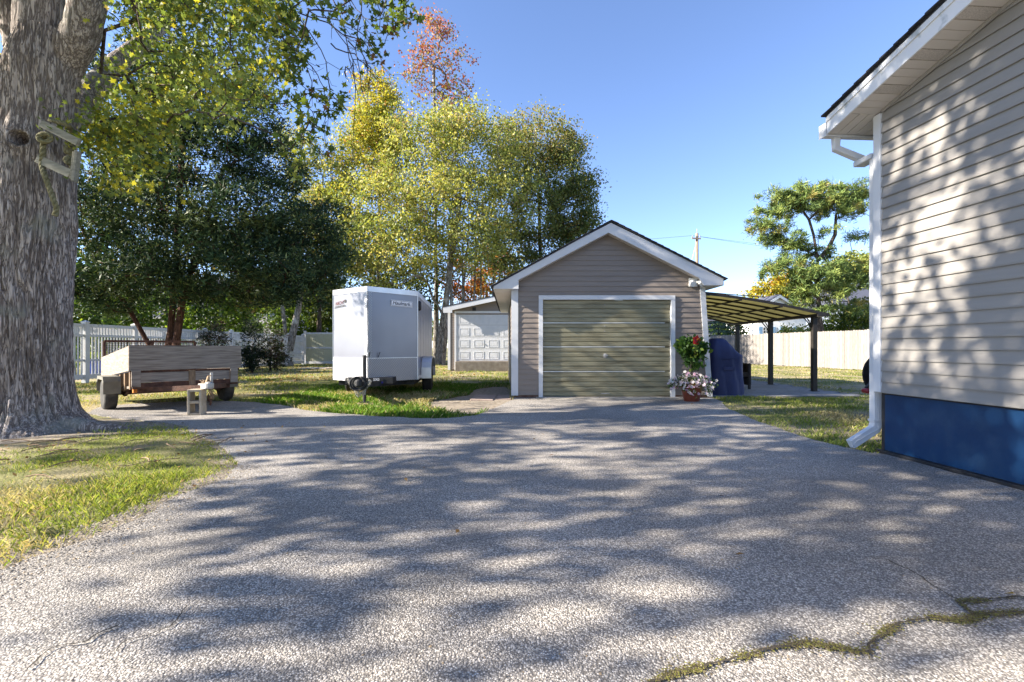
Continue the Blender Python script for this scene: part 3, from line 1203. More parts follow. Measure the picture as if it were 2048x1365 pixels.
# painted rear wall
mb = MB()
for i in range(26):
    zz = 0.64 + i * 0.1083
    mb.hexa([(-0.016, -7.5, zz), (-0.016, -0.05, zz), (0.018, -0.05, zz), (0.018, -7.5, zz), (-0.004, -7.5, zz + .1083), (-0.004, -0.05, zz + .1083), (0.018, -0.05, zz + .1083), (0.018, -7.5, zz + .1083)])
hmap(mb)
part('rear_siding', mb, 'siding_house', house, world=True)
# roof deck
OV, EO = 0.315, 0.30
mb = MB()
for sg in (0, 1):
    s0, s1 = (-EO, HLEN / 2) if sg == 0 else (HLEN + EO, HLEN / 2)
    z0, z1 = HEAVE - HSL * EO + 0.17, hroof(HLEN / 2) + 0.17
    mb.hexa([(s0, OV + .01, z0), (s1, OV + .01, z1), (s1, -7.8, z1), (s0, -7.8, z0), (s0, OV + .01, z0 + .03), (s1, OV + .01, z1 + .03), (s1, -7.8, z1 + .03), (s0, -7.8, z0 + .03)])
hmap(mb)
roof = part('roof', mb, 'shingle', house, world=True)
nc = 34
for i in range(nc):
    s0 = -EO - 0.035 + i * (HLEN / 2 + EO) / nc
    s1 = s0 + (HLEN / 2 + EO) / nc + 0.01
    zf = lambda s: HEAVE + HSL * s + 0.2
    mb = MB().hexa([(s0, OV + .045, zf(s0) + .003), (s1, OV + .045, zf(s1) + .003), (s1, -7.85, zf(s1) + .003), (s0, -7.85, zf(s0) + .003),
                    (s0, OV + .045, zf(s0) + .02), (s1, OV + .045, zf(s1) + .009), (s1, -7.85, zf(s1) + .009), (s0, -7.85, zf(s0) + .02)])
    hmap(mb)
    part('shingle_course', mb, 'shingle', roof, world=True)
# rake fascia: lower board + upper drip band
mb = MB()
for (d0, d1, o0, o1) in ((0.0, 0.125, OV - .012, OV + .003), (0.125, 0.175, OV - .012, OV + .016)):
    s0, s1 = -EO, HLEN / 2
    z0, z1 = HEAVE - HSL * EO, hroof(HLEN / 2)
    mb.hexa([(s0, o0, z0 + d0), (s1, o0, z1 + d0), (s1, o1, z1 + d0), (s0, o1, z0 + d0), (s0, o0, z0 + d1), (s1, o0, z1 + d1), (s1, o1, z1 + d1), (s0, o1, z0 + d1)])
hmap(mb)
part('rake_fascia', mb, 'white_mildew', house, world=True)
# soffit panels across the overhang
i = 0
s = 0.0
while s < HLEN / 2:
    for (ds, m_, kind_) in ((0.27, 'soffit', 0), (0.11, 'soffit_vent', 1)):
        e = min(s + ds - 0.004, HLEN / 2)
        z0, z1 = HEAVE + HSL * s, HEAVE + HSL * e
        mb = MB()
        nq = 3 if kind_ == 0 else 1
        for q in range(nq):
            sa, sb = s + (e - s) * q / nq + .003, s + (e - s) * (q + 1) / nq - .003
            za, zb = HEAVE + HSL * sa, HEAVE + HSL * sb
            mb.hexa([(sa, 0.004, za), (sb, 0.004, zb), (sb, OV - .014, zb), (sa, OV - .014, za), (sa, .004, za + .012), (sb, .004, zb + .012), (sb, OV - .014, zb + .012), (sa, OV - .014, za + .012)])
        hmap(mb)
        part('soffit_panel', mb, m_, house, world=True)
        s += ds
# eave soffit (mitred at the corner), panels run outward
zE = HEAVE - HSL * EO
tri = lambda s: HEAVE + HSL * s
for k in range(14):
    o1 = OV - .014 - k * 0.1
    o0 = o1 - 0.092
    mb = MB().hexa([(-EO + .01, o0, tri(-EO)), (-0.003, o0, tri(0)), (-0.003, o1, tri(0)), (-EO + .01, o1, tri(-EO)),
                    (-EO + .01, o0, tri(-EO) + .012), (-0.003, o0, tri(0) + .012), (-0.003, o1, tri(0) + .012), (-EO + .01, o1, tri(-EO) + .012)])
    hmap(mb)
    part('soffit_panel', mb, 'soffit', house, world=True)
# bed mould where soffit meets wall
mb = MB().hexa([(0.08, .022, HEAVE - .035 + HSL * .08), (HLEN / 2, .022, hroof(HLEN / 2) - .035), (HLEN / 2, .034, hroof(HLEN / 2) - .035), (.08, .034, HEAVE - .035 + HSL * .08),
                (.08, .022, HEAVE - .002 + HSL * .08), (HLEN / 2, .022, hroof(HLEN / 2) - .002), (HLEN / 2, .034, hroof(HLEN / 2) - .002), (.08, .034, HEAVE - .002 + HSL * .08)])
hmap(mb)
part('frieze_trim', mb, 'siding_house', house, world=True)
# gutter along the rear eave
mb = MB()
prof = [(-EO - .01, zE + .13), (-EO - .01, zE - .015), (-EO - .085, zE - .015), (-EO - .115, zE + .05), (-EO - .115, zE + .13), (-EO - .105, zE + .13), (-EO - .105, zE + .05), (-EO - .08, zE - .005), (-EO - .02, zE - .005), (-EO - .02, zE + .13)]
vs_ = [(u, OV, v) for u, v in prof] + [(u, -7.8, v) for u, v in prof]
npf = len(prof)
mb.add(vs_, [(i, (i + 1) % npf, (i + 1) % npf + npf, i + npf) for i in range(npf)] + [tuple(range(npf))])
mb.prism([(-EO - .115, zE - .015), (-EO - .01, zE - .015), (-EO - .01, zE + .13), (-EO - .115, zE + .13)], OV, OV + .006)
hmap(mb)
gut = part('gutter', mb, 'white', house, world=True)
# downspout
pts = [(3.535, 5.075, zE + 0.02), (3.535, 5.075, 3.245), (3.775, 5.03, 3.115), (3.775, 5.0, 3.075)]
mb = MB().rtube(pts, 0.075, 0.06, up=(0, 1, 0.02))
part('gutter_elbow', mb, 'white', house, world=True, bevel=0.008)
pts = [(3.70, 4.98, 3.072), (3.775, 4.83, 3.06)]
mb = MB()
mb.box(3.70, 3.83, 4.80, 5.05, 3.03, 3.088)
part('gutter_elbow', mb, 'white', house, world=True, bevel=0.012)
mb = MB()
pts = [(3.768, 4.815, 3.04), (3.768, 4.815, 0.29), (3.745, 4.81, 0.235), (3.475, 4.775, 0.085)]
# ribbed profile: box plus raised ribs
mb.rtube(pts, 0.092, 0.068, up=(0.02, 1, 0))
dsp = part('downspout', mb, 'white', house, world=True, bevel=0.006)
mb = MB()
for k in range(5):
    dx = -0.036 + k * 0.018
    mb.rtube([(3.768 + dx, 4.7805, 0.62), (3.768 + dx, 4.7805, 0.30), (3.745 + dx * 0.9, 4.775, 0.235 + dx * 0.3), (3.49 + dx * 0.55, 4.742, 0.092 + dx * 0.75)], 0.006, 0.006, up=(0.02, 1, 0))
part('downspout_rib', mb, 'white', dsp, world=True)
mb = MB().box(3.715, 3.822, 4.772, 4.856, 0.315, 0.335)
part('downspout_strap', mb, 'white', dsp, world=True)

# hose reel on the rear wall
reel = thing('hose_reel', 'dark hose reel with a red crank grip, behind the house corner downspout', 'hose reel', (4.585, 5.6, 0.5))
mb = MB()
for yy in (-0.14, 0.14):
    mb.lathe([(0.06, yy - .008), (0.25, yy - .008), (0.265, yy), (0.25, yy + .008), (0.06, yy + .008)], 24, (0, 0, 0.25), 'y')
part('reel_drum', mb, 'black', reel, smooth=False)
mb = MB()
for k in range(9):
    a = [(0.15 * math.cos(t) + 0, -0.12 + k * 0.03, 0.25 + 0.15 * math.sin(t)) for t in np.linspace(0, 6.283, 18)]
    mb.tube(a, 0.015, 6, cap=False)
part('hose', mb, 'black', reel, smooth=True)
mb = MB().bar((-0.24, -0.19, 0.33), (-0.46, -0.19, 0.10), 0.034, 0.04)
mb.bar((-0.0, -0.17, 0.25), (-0.24, -0.19, 0.33), 0.03, 0.03)
part('crank_arm', mb, 'black', reel)
mb = MB().lathe([(0.018, -.06), (0.03, -.04), (0.03, .03), (0.02, .05)], 12, (-0.475, -0.2, 0.075), 'y')
part('crank_grip', mb, 'red_plastic', reel, smooth=True)
mb = MB().box(-0.3, -0.26, -0.05, 0.05, -0.5, 0.6).box(-0.05, 0.05, -0.12, 0.12, -0.5, 0.28)
mb.map(lambda p: Vector((p.x + 0.32, p.y, p.z)))
part('reel_stand', mb, 'black', reel)

# ================================================================== DETACHED GARAGE
GY = 9.85
garage = thing('garage', 'tan sided detached garage with weathered olive door at the end of the driveway', 'garage', (2.05, GY, 0))
GB = 16.0
GXL, GXR = 0.03, 4.06


def gxr(z):
    return 4.05 + 0.17 * max(0.0, (2.5 - z) / 2.5)


def pxz(px, py, sc=96.9):
    return ((px - 1024) / sc, EYE + (695 - py) / sc)


rz_l = lambda x: 2.53 + 0.545 * (x - 0.05)      # underside of left slope at front wall
PKX, PKZ = 2.04, 3.55
rz_r = lambda x: PKZ - 0.525 * (x - PKX)
sl_l = (PKZ - 2.44) / (PKX - 0.0)
# core walls
mb = MB()
mb.prism([(GXL + .02, 0.03), (0.64, 0.03), (0.64, 2.1), (3.37, 2.1), (3.37, 0.03), (gxr(0.03) - .02, 0.03), (gxr(2.5) - .02, 2.46), (PKX, PKZ - .03), (GXL + .02, 2.42)], GY + .002, GY + 0.1)
mb.hexa([(GXL + .02, GY + .1, .03), (GXL + .1, GY + .1, .03), (-0.02, GB, .03), (-0.1, GB, .03), (GXL + .02, GY + .1, 2.42), (GXL + .1, GY + .1, 2.42), (-0.02, GB, 2.42), (-0.1, GB, 2.42)])
mb.hexa([(gxr(0) - .1, GY + .1, .03), (gxr(0) - .02, GY + .1, .03), (gxr(0) - .02, GB, .03), (gxr(0) - .1, GB, .03), (gxr(2.5) - .1, GY + .1, 2.44), (gxr(2.5) - .02, GY + .1, 2.44), (gxr(2.5) - .02, GB, 2.44), (gxr(2.5) - .1, GB, 2.44)])
mb.prism([(-.1, .03), (gxr(0) - .02, .03), (gxr(2.5) - .02, 2.44), (PKX, PKZ - .03), (-.1, 2.42)], GB, GB + .08)
part('wall', mb, 'siding_tan', garage, world=True)


def plank_front(zb, zt, xb0, xb1, xt0, xt1, y, par, m_='siding_tan', lip=0.017, name='siding_plank'):
    mb = MB()
    mb.hexa([(xb0, y - lip, zb), (xb1, y - lip, zb), (xb1, y, zb), (xb0, y, zb), (xt0, y - .004, zt), (xt1, y - .004, zt), (xt1, y, zt), (xt0, y, zt)])
    mb.hexa([(xb0, y - lip, zb - .007), (xb1, y - lip, zb - .007), (xb1, y - lip + .004, zb - .007), (xb0, y - lip + .004, zb - .007), (xb0, y - lip, zb - .0005), (xb1, y - lip, zb - .0005), (xb1, y - lip + .004, zb - .0005), (xb0, y - lip + .004, zb - .0005)])
    return part(name, mb, m_, par, world=True)


GE = 0.1095
z = 0.075
XL0 = GXL + 0.105
while z < PKZ - 0.02:
    zt = z + GE + 0.003

    def xl(zz):
        return max(XL0, PKX - (PKZ - zz) / sl_l)

    def xr(zz):
        return min(gxr(zz) - 0.085, PKX + (PKZ - zz) / 0.525)
    a0, a1, b0, b1 = xl(z), xr(z), xl(min(zt, PKZ)), xr(min(zt, PKZ))
    if zt > PKZ:
        b0 = b1 = PKX
    if a1 - a0 < 0.1:
        break
    if zt < 2.185:
        plank_front(z, zt, a0, 0.575, b0, 0.575, GY, garage)
        plank_front(z, zt, 3.435, a1, 3.435, b1, GY, garage)
    else:
        plank_front(z, zt, a0, a1, b0, b1, GY, garage)
    z += GE
# left side wall courses
z = 0.075
for i in range(21):
    mb = MB()
    lip = 0.017
    x0, x1 = GXL, -0.12
    y0, y1 = GY + 0.03, GB
    zt = z + GE + .003
    mb.hexa([(x0 - lip, y0, z), (x0, y0, z), (x1, y1, z), (x1 - lip, y1, z), (x0 - .004, y0, zt), (x0, y0, zt), (x1, y1, zt), (x1 - .004, y1, zt)])
    part('siding_plank', mb, 'siding_tan', garage, world=True)
    z += GE
z = 0.075
for i in range(22):
    mb = MB()
    zt = z + GE + .003
    xa, xb = gxr(z), gxr(zt)
    mb.hexa([(xa - .03, GY + .03, z), (xa + lip - .02, GY + .03, z), (xa + lip - .02, GB, z), (xa - .03, GB, z), (xb - .03, GY + .03, zt), (xb - .016, GY + .03, zt), (xb - .016, GB, zt), (xb - .03, GB, zt)])
    part('siding_plank', mb, 'siding_tan', garage, world=True)
    z += GE
# corner boards
mb = MB().box(GXL - .02, GXL + .1, GY - .03, GY - .002, 0.06, 2.33).box(GXL - .045, GXL - .02, GY - .03, GY + .08, 0.06, 2.33)
part('corner_board', mb, 'white', garage, world=True)
zt_ = 2.5
mb = MB().hexa([(gxr(.04) - .09, GY - .03, .04), (gxr(.04) + .02, GY - .03, .04), (gxr(.04) + .02, GY + .08, .04), (gxr(.04) - .09, GY - .002, .04),
                (gxr(zt_) - .09, GY - .03, zt_), (gxr(zt_) + .02, GY - .03, zt_), (gxr(zt_) + .02, GY + .08, zt_), (gxr(zt_) - .09, GY - .002, zt_)])
part('corner_board', mb, 'white', garage, world=True)
# roof
RF = 9.60
RX, RZ = 2.045, 3.69
LX, LZ = -0.42, 2.338
RX2, RZ2 = 4.42, 2.485
mb = MB()
for (ex, ez) in ((LX, LZ), (RX2, RZ2)):
    mb.hexa([(ex, RF - .02, ez - .02), (RX, RF - .02, RZ - .02), (RX, GB + .3, RZ - .02), (ex, GB + .3, ez - .02), (ex, RF - .02, ez + .005), (RX, RF - .02, RZ + .005), (RX, GB + .3, RZ + .005), (ex, GB + .3, ez + .005)])
groof = part('roof', mb, 'shingle', garage, world=True)
for (ex, ez) in ((LX, LZ), (RX2, RZ2)):
    for i in range(18):
        f0, f1 = (i - 0.15) / 18, min(1.0, (i + 1.05) / 18)
        xa, za = ex + (RX - ex) * f0, ez + (RZ - ez) * f0
        xb, zb = ex + (RX - ex) * f1, ez + (RZ - ez) * f1
        mb = MB().hexa([(xa, RF - .045, za + .008), (xb, RF - .045, zb + .008), (xb, GB + .32, zb + .008), (xa, GB + .32, za + .008),
                        (xa, RF - .045, za + .026), (xb, RF - .045, zb + .014), (xb, GB + .32, zb + .014), (xa, GB + .32, za + .026)])
        part('shingle_course', mb, 'shingle', groof, world=True)
# rake fascia with boxed returns (outline measured on the front plane)
lf = [pxz(*p) for p in [(987, 568), (988.5, 578), (1037, 578), (1037, 560), (1217, 465.5), (1222, 446)]]
rf_ = [pxz(*p) for p in [(1222, 446), (1217, 465.5), (1398, 556), (1408, 571), (1446, 571), (1447, 556.5)]]
for pl in (lf, rf_):
    mb = MB().prism(pl, RF, RF + .03)
    part('rake_fascia', mb, 'white', garage, world=True)
# soffit behind the fascia
mb = MB()
for (xa, za, xb, zb) in ((0.1, 2.45, 2.02, 3.46), (2.02, 3.46, 3.93, 2.5)):
    mb.hexa([(xa, RF + .031, za), (xb, RF + .031, zb), (xb, GY - .004, zb), (xa, GY - .004, za), (xa, RF + .031, za + .015), (xb, RF + .031, zb + .015), (xb, GY - .004, zb + .015), (xa, GY - .004, za + .015)])
for k in range(18):
    f = (k + .5) / 18
    x = 2.15 + f * 1.7
    zz = 3.46 - (x - 2.02) * 0.5026
    mb.box(x - .012, x + .012, RF + .06, GY - .05, zz - .006, zz - .001)
part('soffit', mb, 'soffit', garage, world=True)
mb = MB().box(-0.36, 0.03, RF + .031, GB + .28, 2.287, 2.30)
mb.box(-0.385, -0.36, RF + .031, GB + .3, 2.287, 2.38)
part('eave_soffit', mb, 'white', garage, world=True)
mb = MB().box(4.07, 4.36, RF + .031, GB + .28, 2.36, 2.372)
mb.box(4.36, 4.385, RF + .031, GB + .3, 2.36, 2.5)
part('eave_soffit', mb, 'white', garage, world=True)
# door trim
mb = MB().box(0.565, 0.652, GY - .04, GY + .05, 0.0, 2.085).box(0.565, 3.445, GY - .042, GY + .05, 2.087, 2.175).box(3.36, 3.445, GY - .04, GY + .05, 0.0, 2.085)
part('door_trim', mb, 'white', garage, world=True)
# overhead door: four ribbed sections, silver strips between
secs = [(0.035, 0.55), (0.575, 1.075), (1.1, 1.585), (1.61, 2.085)]
mb = MB().box(0.655, 3.357, GY + .075, GY + .1, 0.02, 2.087)
dr = part('garage_door', mb, 'door_metal', garage, world=True)
for (z0, z1) in secs:
    mb = MB()
    nr = 5
    p = (z1 - z0) / nr
    prof = []
    for i in range(nr):
        zz = z0 + i * p
        prof += [(zz, 0.05), (zz + .018 * 1, 0.032), (zz + p * .8, 0.026), (zz + p * .86, 0.05)]
    prof.append((z1, 0.05))
    vs_ = [(0.656, GY + d, zz) for zz, d in prof] + [(3.356, GY + d, zz) for zz, d in prof]
    q = len(prof)
    mb.add(vs_, [(i, i + 1, i + 1 + q, i + q) for i in range(q - 1)])
    part('door_section', mb, 'door_metal', dr, world=True)
for zz in (0.551, 1.076, 1.586):
    mb = MB().box(0.66, 3.25, GY + .03, GY + .06, zz + .0005, zz + .023)
    part('section_strip', mb, 'door_strip', dr, world=True, bevel=0.004)
mb = MB().lathe([(0.05, 0), (0.05, -.008), (0.018, -.012), (0.018, -.03)], 12, (1.98, GY + .028, 0.9), 'y')
mb.bar((1.93, GY + .005, .9), (2.03, GY + .005, .9), .015, .012)
part('door_handle', mb, 'greysteel', dr, world=True)
mb = MB()
for zz in (1.98, 1.53, 1.42):
    mb.lathe([(.012, 0), (.012, -.006)], 8, (1.97, GY + .027, zz), 'y')
mb.bar((1.9, GY + .012, .1), (2.06, GY + .012, .1), .02, .02)
mb.bar((1.9, GY + .03, .1), (1.9, GY + .012, .1), .02, .02)
mb.bar((2.06, GY + .03, .1), (2.06, GY + .012, .1), .02, .02)
part('lift_handle', mb, 'greysteel', dr, world=True)
# brown sill under the siding, concrete threshold
mb = MB().box(0.0, .57, GY - .012, GY + .06, 0.0, 0.07).box(3.44, 4.2, GY - .012, GY + .06, 0.0, 0.07)
part('sill', mb, 'sill', garage, world=True)
mb = MB()
ap = rough_poly([(0.62, GY + .08), (3.4, GY + .08), (3.42, 9.72), (3.0, 9.6), (2.2, 9.5), (1.4, 9.52), (0.75, 9.62), (0.6, 9.75)], 6, .03, 33)
struct('threshold_slab', sheet(ap, 0.03, 0.03), 'concrete')
mb = MB().box(-10.6, -9.2, 23.2, 24.4, -.02, .035)
solo('ground_slab', mb, 'concrete', 'grey flat slab in the back lawn between the forked tree and the cargo trailer', 'slab', bevel=.01)
# flood light
fl = thing('flood_light', 'white twin head flood light high on the garage gable wall', 'flood light', (3.83, GY - .02, 2.45))
mb = MB().box(-.095, .085, -.025, .0, -.09, .09)
part('back_plate', mb, 'white_plastic', fl, bevel=.006)
for sx_, sy in ((-.055, -.02), (.1, -.02)):
    mb = MB().tube([(sx_ * .5, -.03, .0), (sx_, -.07, .0), (sx_ * 1.15, -.12, -.03), (sx_ * 1.25, -.18, -.06)], [.025, .045, .055, .06], 12)
    part('lamp_head', mb, 'white_plastic', fl, smooth=False)

# stepping slabs by the garage corner
for (x0, x1, y0, y1, lab) in ((-0.82, -0.36, 9.35, 10.3, 'pinkish concrete slab in the dirt, farther from the garage corner board'), (-0.33, 0.0, 9.5, 10.35, 'pinkish concrete slab in the dirt, touching the garage corner board')):
    mb = MB().box(x0, x1, y0, y1, -.01, .03)
    mb.map(lambda p: Vector((p.x + 0.05 * (p.y - 9.8), p.y, p.z + .01 * math.sin(p.x * 5))))
    solo('stepping_slab', mb, 'redslab', lab, 'slab', 'slabs beside the garage', bevel=.01)

# ================================================================== SMALL WHITE DOOR GARAGE behind
WY = 21.1
sh = thing('garage', 'small far garage with a white panelled door, half hidden behind the tan garage', 'garage', (0.0, WY, 0))
w_ = lambda px: (px - 1024) / FPX * WY
zz_ = lambda py: EYE + (695 - py) / FPX * WY
x0w, xd0, xd1, x1w = w_(901), w_(913), w_(1030), 3.2
mb = MB()
mb.box(x0w, x1w, WY, WY + 6, 0.0, 2.78)
mb.prism([(x0w, 2.78), (x1w, 2.78), (x1w, 2.9), (1.2, 3.62), (x0w - .1, 2.74)], WY, WY + 6)
part('wall', mb, 'siding_tan', sh, world=True)
z = .1
while z < 3.4:
    zt = z + .112
    if zt < 2.62:
        plank_front(z, zt, x0w, xd0 - .09, x0w, xd0 - .09, WY, sh, lip=.018)
    else:
        xa = max(x0w, x0w + (z - 2.76) / .195)
        xb = max(x0w, x0w + (zt - 2.76) / .195)
        if xa < 1.0:
            plank_front(z, zt, xa, 1.2, xb, 1.2, WY, sh, lip=.018)
    z += .112
mb = MB().box(x0w - .12, x0w - .005, WY - .03, WY + .1, 0.05, 2.72)
part('corner_board', mb, 'white', sh, world=True)
mb = MB().box(xd0 - .09, xd0 - .01, WY - .03, WY + .05, .05, 2.62).box(xd0 - .09, xd1 + .1, WY - .032, WY + .05, 2.622, 2.72)
part('door_trim', mb, 'white', sh, world=True)
mb = MB().box(xd0 - .01, xd1, WY - .004, WY + .02, .47, 2.62)
d2 = part('garage_door', mb, 'white', sh, world=True)
for r_i in range(4):
    for c_i in range(4):
        xa = xd0 + .12 + c_i * (xd1 - xd0) / 4.0
        xb = xa + (xd1 - xd0) / 4.0 - .2
        za = .54 + r_i * .535
        zb = za + .34
        mb = MB()
        bw = .03
        for (a_, b_, c_, d_) in ((xa, xb, za, za + bw), (xa, xb, zb - bw, zb), (xa, xa + bw, za + bw, zb - bw), (xb - bw, xb, za + bw, zb - bw)):
            mb.box(a_, b_, WY - .014, WY - .003, c_, d_)
        mb.prism([(xa + .07, za + .07), (xb - .07, za + .07), (xb - .07, zb - .07), (xa + .07, zb - .07)], WY - .010, WY - .003)
        part('door_panel', mb, 'white', d2, world=True)
for r_i in range(1, 4):
    mb = MB().box(xd0, xd1, WY - .008, WY - .003, .475 + r_i * .535, .487 + r_i * .535)
    part('section_joint', mb, 'greysteel', d2, world=True)
mb = MB().lathe([(.03, 0), (.03, -.03)], 8, (w_(968.5), WY - .003, 1.22), 'y').bar((w_(966), WY - .05, .52), (w_(977), WY - .05, .52), .03, .03)
part('door_handle', mb, 'greysteel', d2, world=True)
mb = MB().box(xd0 - .02, 3.0, WY - .35, WY - .006, 0.0, .44)
part('step', mb, 'step', sh, world=True, bevel=.02)
# roof: shallow slope rising to the right
e0, e1 = (w_(887), 2.86), (1.25, 3.78)
mb = MB()
mb.hexa([(e0[0], WY - .35, e0[1]), (e1[0], WY - .35, e1[1]), (e1[0], WY + 6.2, e1[1]), (e0[0], WY + 6.2, e0[1]), (e0[0], WY - .35, e0[1] + .04), (e1[0], WY - .35, e1[1] + .04), (e1[0], WY + 6.2, e1[1] + .04), (e0[0], WY + 6.2, e0[1] + .04)])
mb.hexa([(e1[0], WY - .35, e1[1]), (4.4, WY - .35, 2.9), (4.4, WY + 6.2, 2.9), (e1[0], WY + 6.2, e1[1]), (e1[0], WY - .35, e1[1] + .04), (4.4, WY - .35, 2.94), (4.4, WY + 6.2, 2.94), (e1[0], WY + 6.2, e1[1] + .04)])
part('roof', mb, 'shingle', sh, world=True)
mb = MB().prism([(e0[0] + .02, e0[1] - .002), (e0[0] + .04, e0[1] - .24), (x0w + .12, e0[1] - .24), (x0w + .12, e0[1] - .12), (e1[0], e1[1] - .2), (e1[0], e1[1] - .002)], WY - .34, WY - .31)
part('rake_fascia', mb, 'white', sh, world=True)
mb = MB().hexa([(x0w + .1, WY - .31, 2.76), (e1[0], WY - .31, 3.6), (e1[0], WY, 3.6), (x0w + .1, WY, 2.76), (x0w + .1, WY - .31, 2.77), (e1[0], WY - .31, 3.61), (e1[0], WY, 3.61), (x0w + .1, WY, 2.77)])
part('soffit', mb, 'soffit', sh, world=True)
mb = MB().box(w_(945), w_(952), WY - .05, WY - .019, zz_(622), zz_(615))
part('wall_fixture', mb, 'black', sh, world=True)

# ================================================================== PERGOLA, PATIO
per = thing('pergola', 'dark metal lean-to pergola with yellowish roof panels over the patio', 'pergola', (7.2, 11.0, 0))
POSTS = [(7.17, 11.04, 1.80), (7.25, 13.04, 1.80), (7.32, 15.1, 1.80)]
for (x, y, z) in POSTS:
    mb = MB().box(x - .05, x + .05, y - .05, y + .05, 0.045, z - .002)
    mb.box(x - .08, x + .08, y - .08, y + .08, 0.03, .045)
    p_ = part('post', mb, 'blackmetal', per, world=True)
    mb = MB()
    mb.tube([(x - .05, y, z - .3), (x - .12, y, z - .16), (x - .26, y, z - .0)], .014, 6)
    mb.tube([(x, y + .05, z - .3), (x, y + .12, z - .16), (x, y + .26, z - .02)], .014, 6)
    part('bracket', mb, 'blackmetal', p_, world=True)
xW = 4.42
zW, zP = 2.36, 1.89
proof = lambda x: zW + (zP - zW) * (x - xW) / (7.2 - xW) + .05 * math.sin(math.pi * min(1, max(0, (x - xW) / 2.8)))
mb = MB().box(7.14, 7.34, 10.85, 15.35, 1.80, 1.865)
part('eave_beam', mb, 'blackmetal', per, world=True)
mb = MB().box(xW - .06, xW, 10.85, 15.35, 2.26, 2.35)
part('wall_rail', mb, 'blackmetal', per, world=True)
NR = 8
xs_ = np.linspace(xW, 7.42, 9)
for i in range(NR):
    y = 10.88 + i * (15.3 - 10.88) / (NR - 1)
    mb = MB()
    for a, b in zip(xs_[:-1], xs_[1:]):
        mb.hexa([(a, y - .022, proof(a) - .04), (b, y - .022, proof(b) - .04), (b, y + .022, proof(b) - .04), (a, y + .022, proof(a) - .04),
                 (a, y - .022, proof(a) + .02), (b, y - .022, proof(b) + .02), (b, y + .022, proof(b) + .02), (a, y + .022, proof(a) + .02)])
    part('rafter', mb, 'blackmetal', per, world=True)
for x in (5.35, 6.3):
    mb = MB().box(x - .025, x + .025, 10.86, 15.32, proof(x) - .075, proof(x) - .042)
    part('purlin', mb, 'blackmetal', per, world=True)
for i in range(NR - 1):
    y0 = 10.88 + i * (15.3 - 10.88) / (NR - 1) + .023
    y1 = 10.88 + (i + 1) * (15.3 - 10.88) / (NR - 1) - .023
    mb = MB()
    for a, b in zip(xs_[:-1], xs_[1:]):
        mb.hexa([(a, y0, proof(a)), (b, y0, proof(b)), (b, y1, proof(b)), (a, y1, proof(a)), (a, y0, proof(a) + .008), (b, y0, proof(b) + .008), (b, y1, proof(b) + .008), (a, y1, proof(a) + .008)])
    part('roof_panel', mb, 'acrylic', per, world=True)

# patio: one slab of bedding, pavers as pieces
mb = MB().box(4.24, 7.72, 9.95, 15.6, -.02, .012)
patio = struct('patio', mb, 'sand')
pm = MB().box(-.198, .198, -.148, .148, 0, .022).mesh('paver', M['paver'])
row = 0
y = 10.1
while y < 15.5:
    x = 4.24 + (.2 if row % 2 == 0 else .0)
    while x < 7.7:
        if x - .2 > 4.2 and x + .2 < 7.74:
            inst('paver', pm, patio, (x, y, .012 + random.uniform(0, .004)), random.uniform(-.006, .006))
        x += .405
    y += .305
    row += 1

# grill under its blue cover
gr = thing('covered_grill', 'barbecue grill under a blue fabric cover beside the garage corner', 'grill', (4.72, 10.45, .03))
mb = MB()
vs_, fs_ = [], []
nu, nv = 48, 18
for j in range(nv + 1):
    t = j / nv
    for i in range(nu):
        a = 2 * math.pi * i / nu
        ca, sa = math.cos(a), math.sin(a)
        p_ = 5.0
        rr = (abs(ca) ** p_ + abs(sa) ** p_) ** (-1 / p_)
        hw, hd = .36, .33
        if t < .68:
            zz = .0 + t / .68 * .86
            k_ = 1.0 + .03 * math.sin(t * 9) - .05 * (1 - t / .68) * 0
        else:
            u = (t - .68) / .32
            k_ = max(0.02, math.cos(u * math.pi / 2) ** .38)
            xq = ca * rr * hw * k_
            sm = min(1, max(0, (xq + .10) / .46))
            htop = .40 - .40 * sm * sm * (3 - 2 * sm) * .95
            zz = .86 + htop * math.sin(u * math.pi / 2) ** .8
        fold = .022 * math.sin(a * 9 + t * 4) * (1 - t) + .012 * math.sin(a * 17 + t * 11) * (1 - t * .6)
        x = ca * rr * (hw * k_ + fold)
        y = sa * rr * (hd * k_ + fold)
        vs_.append((x, y, zz))
for j in range(nv):
    for i in range(nu):
        a = j * nu + i
        b = j * nu + (i + 1) % nu
        fs_.append((a, b, b + nu, a + nu))
fs_.append(tuple(nv * nu + i for i in range(nu)))
mb.add(vs_, fs_)
part('cover', mb, 'cover', gr, smooth=True)
mb = MB().box(-.12, .12, -.352, -.338, .55, .62)
part('cover_pocket', mb, 'cover', gr, bevel=.004)
mb = MB().box(-.2, .2, -.352, -.34, .80, .815)
part('cover_seam', mb, 'cover', gr)

# wicker armchair mostly behind the grill
wc = thing('wicker_chair', 'dark brown wicker chair on the patio, half hidden behind the covered grill', 'chair', (5.575, 11.9, .035))
mb = MB().box(-.33, .33, -.32, .32, .3, .42)
part('seat', mb, 'wicker', wc, bevel=.02)
mb = MB().box(-.33, .33, .24, .34, .42, .86)
part('backrest', mb, 'wicker', wc, bevel=.02)
for sx_ in (-.36, .30):
    mb = MB().box(sx_, sx_ + .08, -.34, .34, .1, .64)
    part('arm_panel', mb, 'wicker', wc, bevel=.02)
for sx_ in (-.34, .34):
    for sy in (-.31, .31):
        mb = MB().box(sx_ - .025, sx_ + .025, sy - .025, sy + .025, 0, .3)
        part('leg', mb, 'blackmetal', wc)

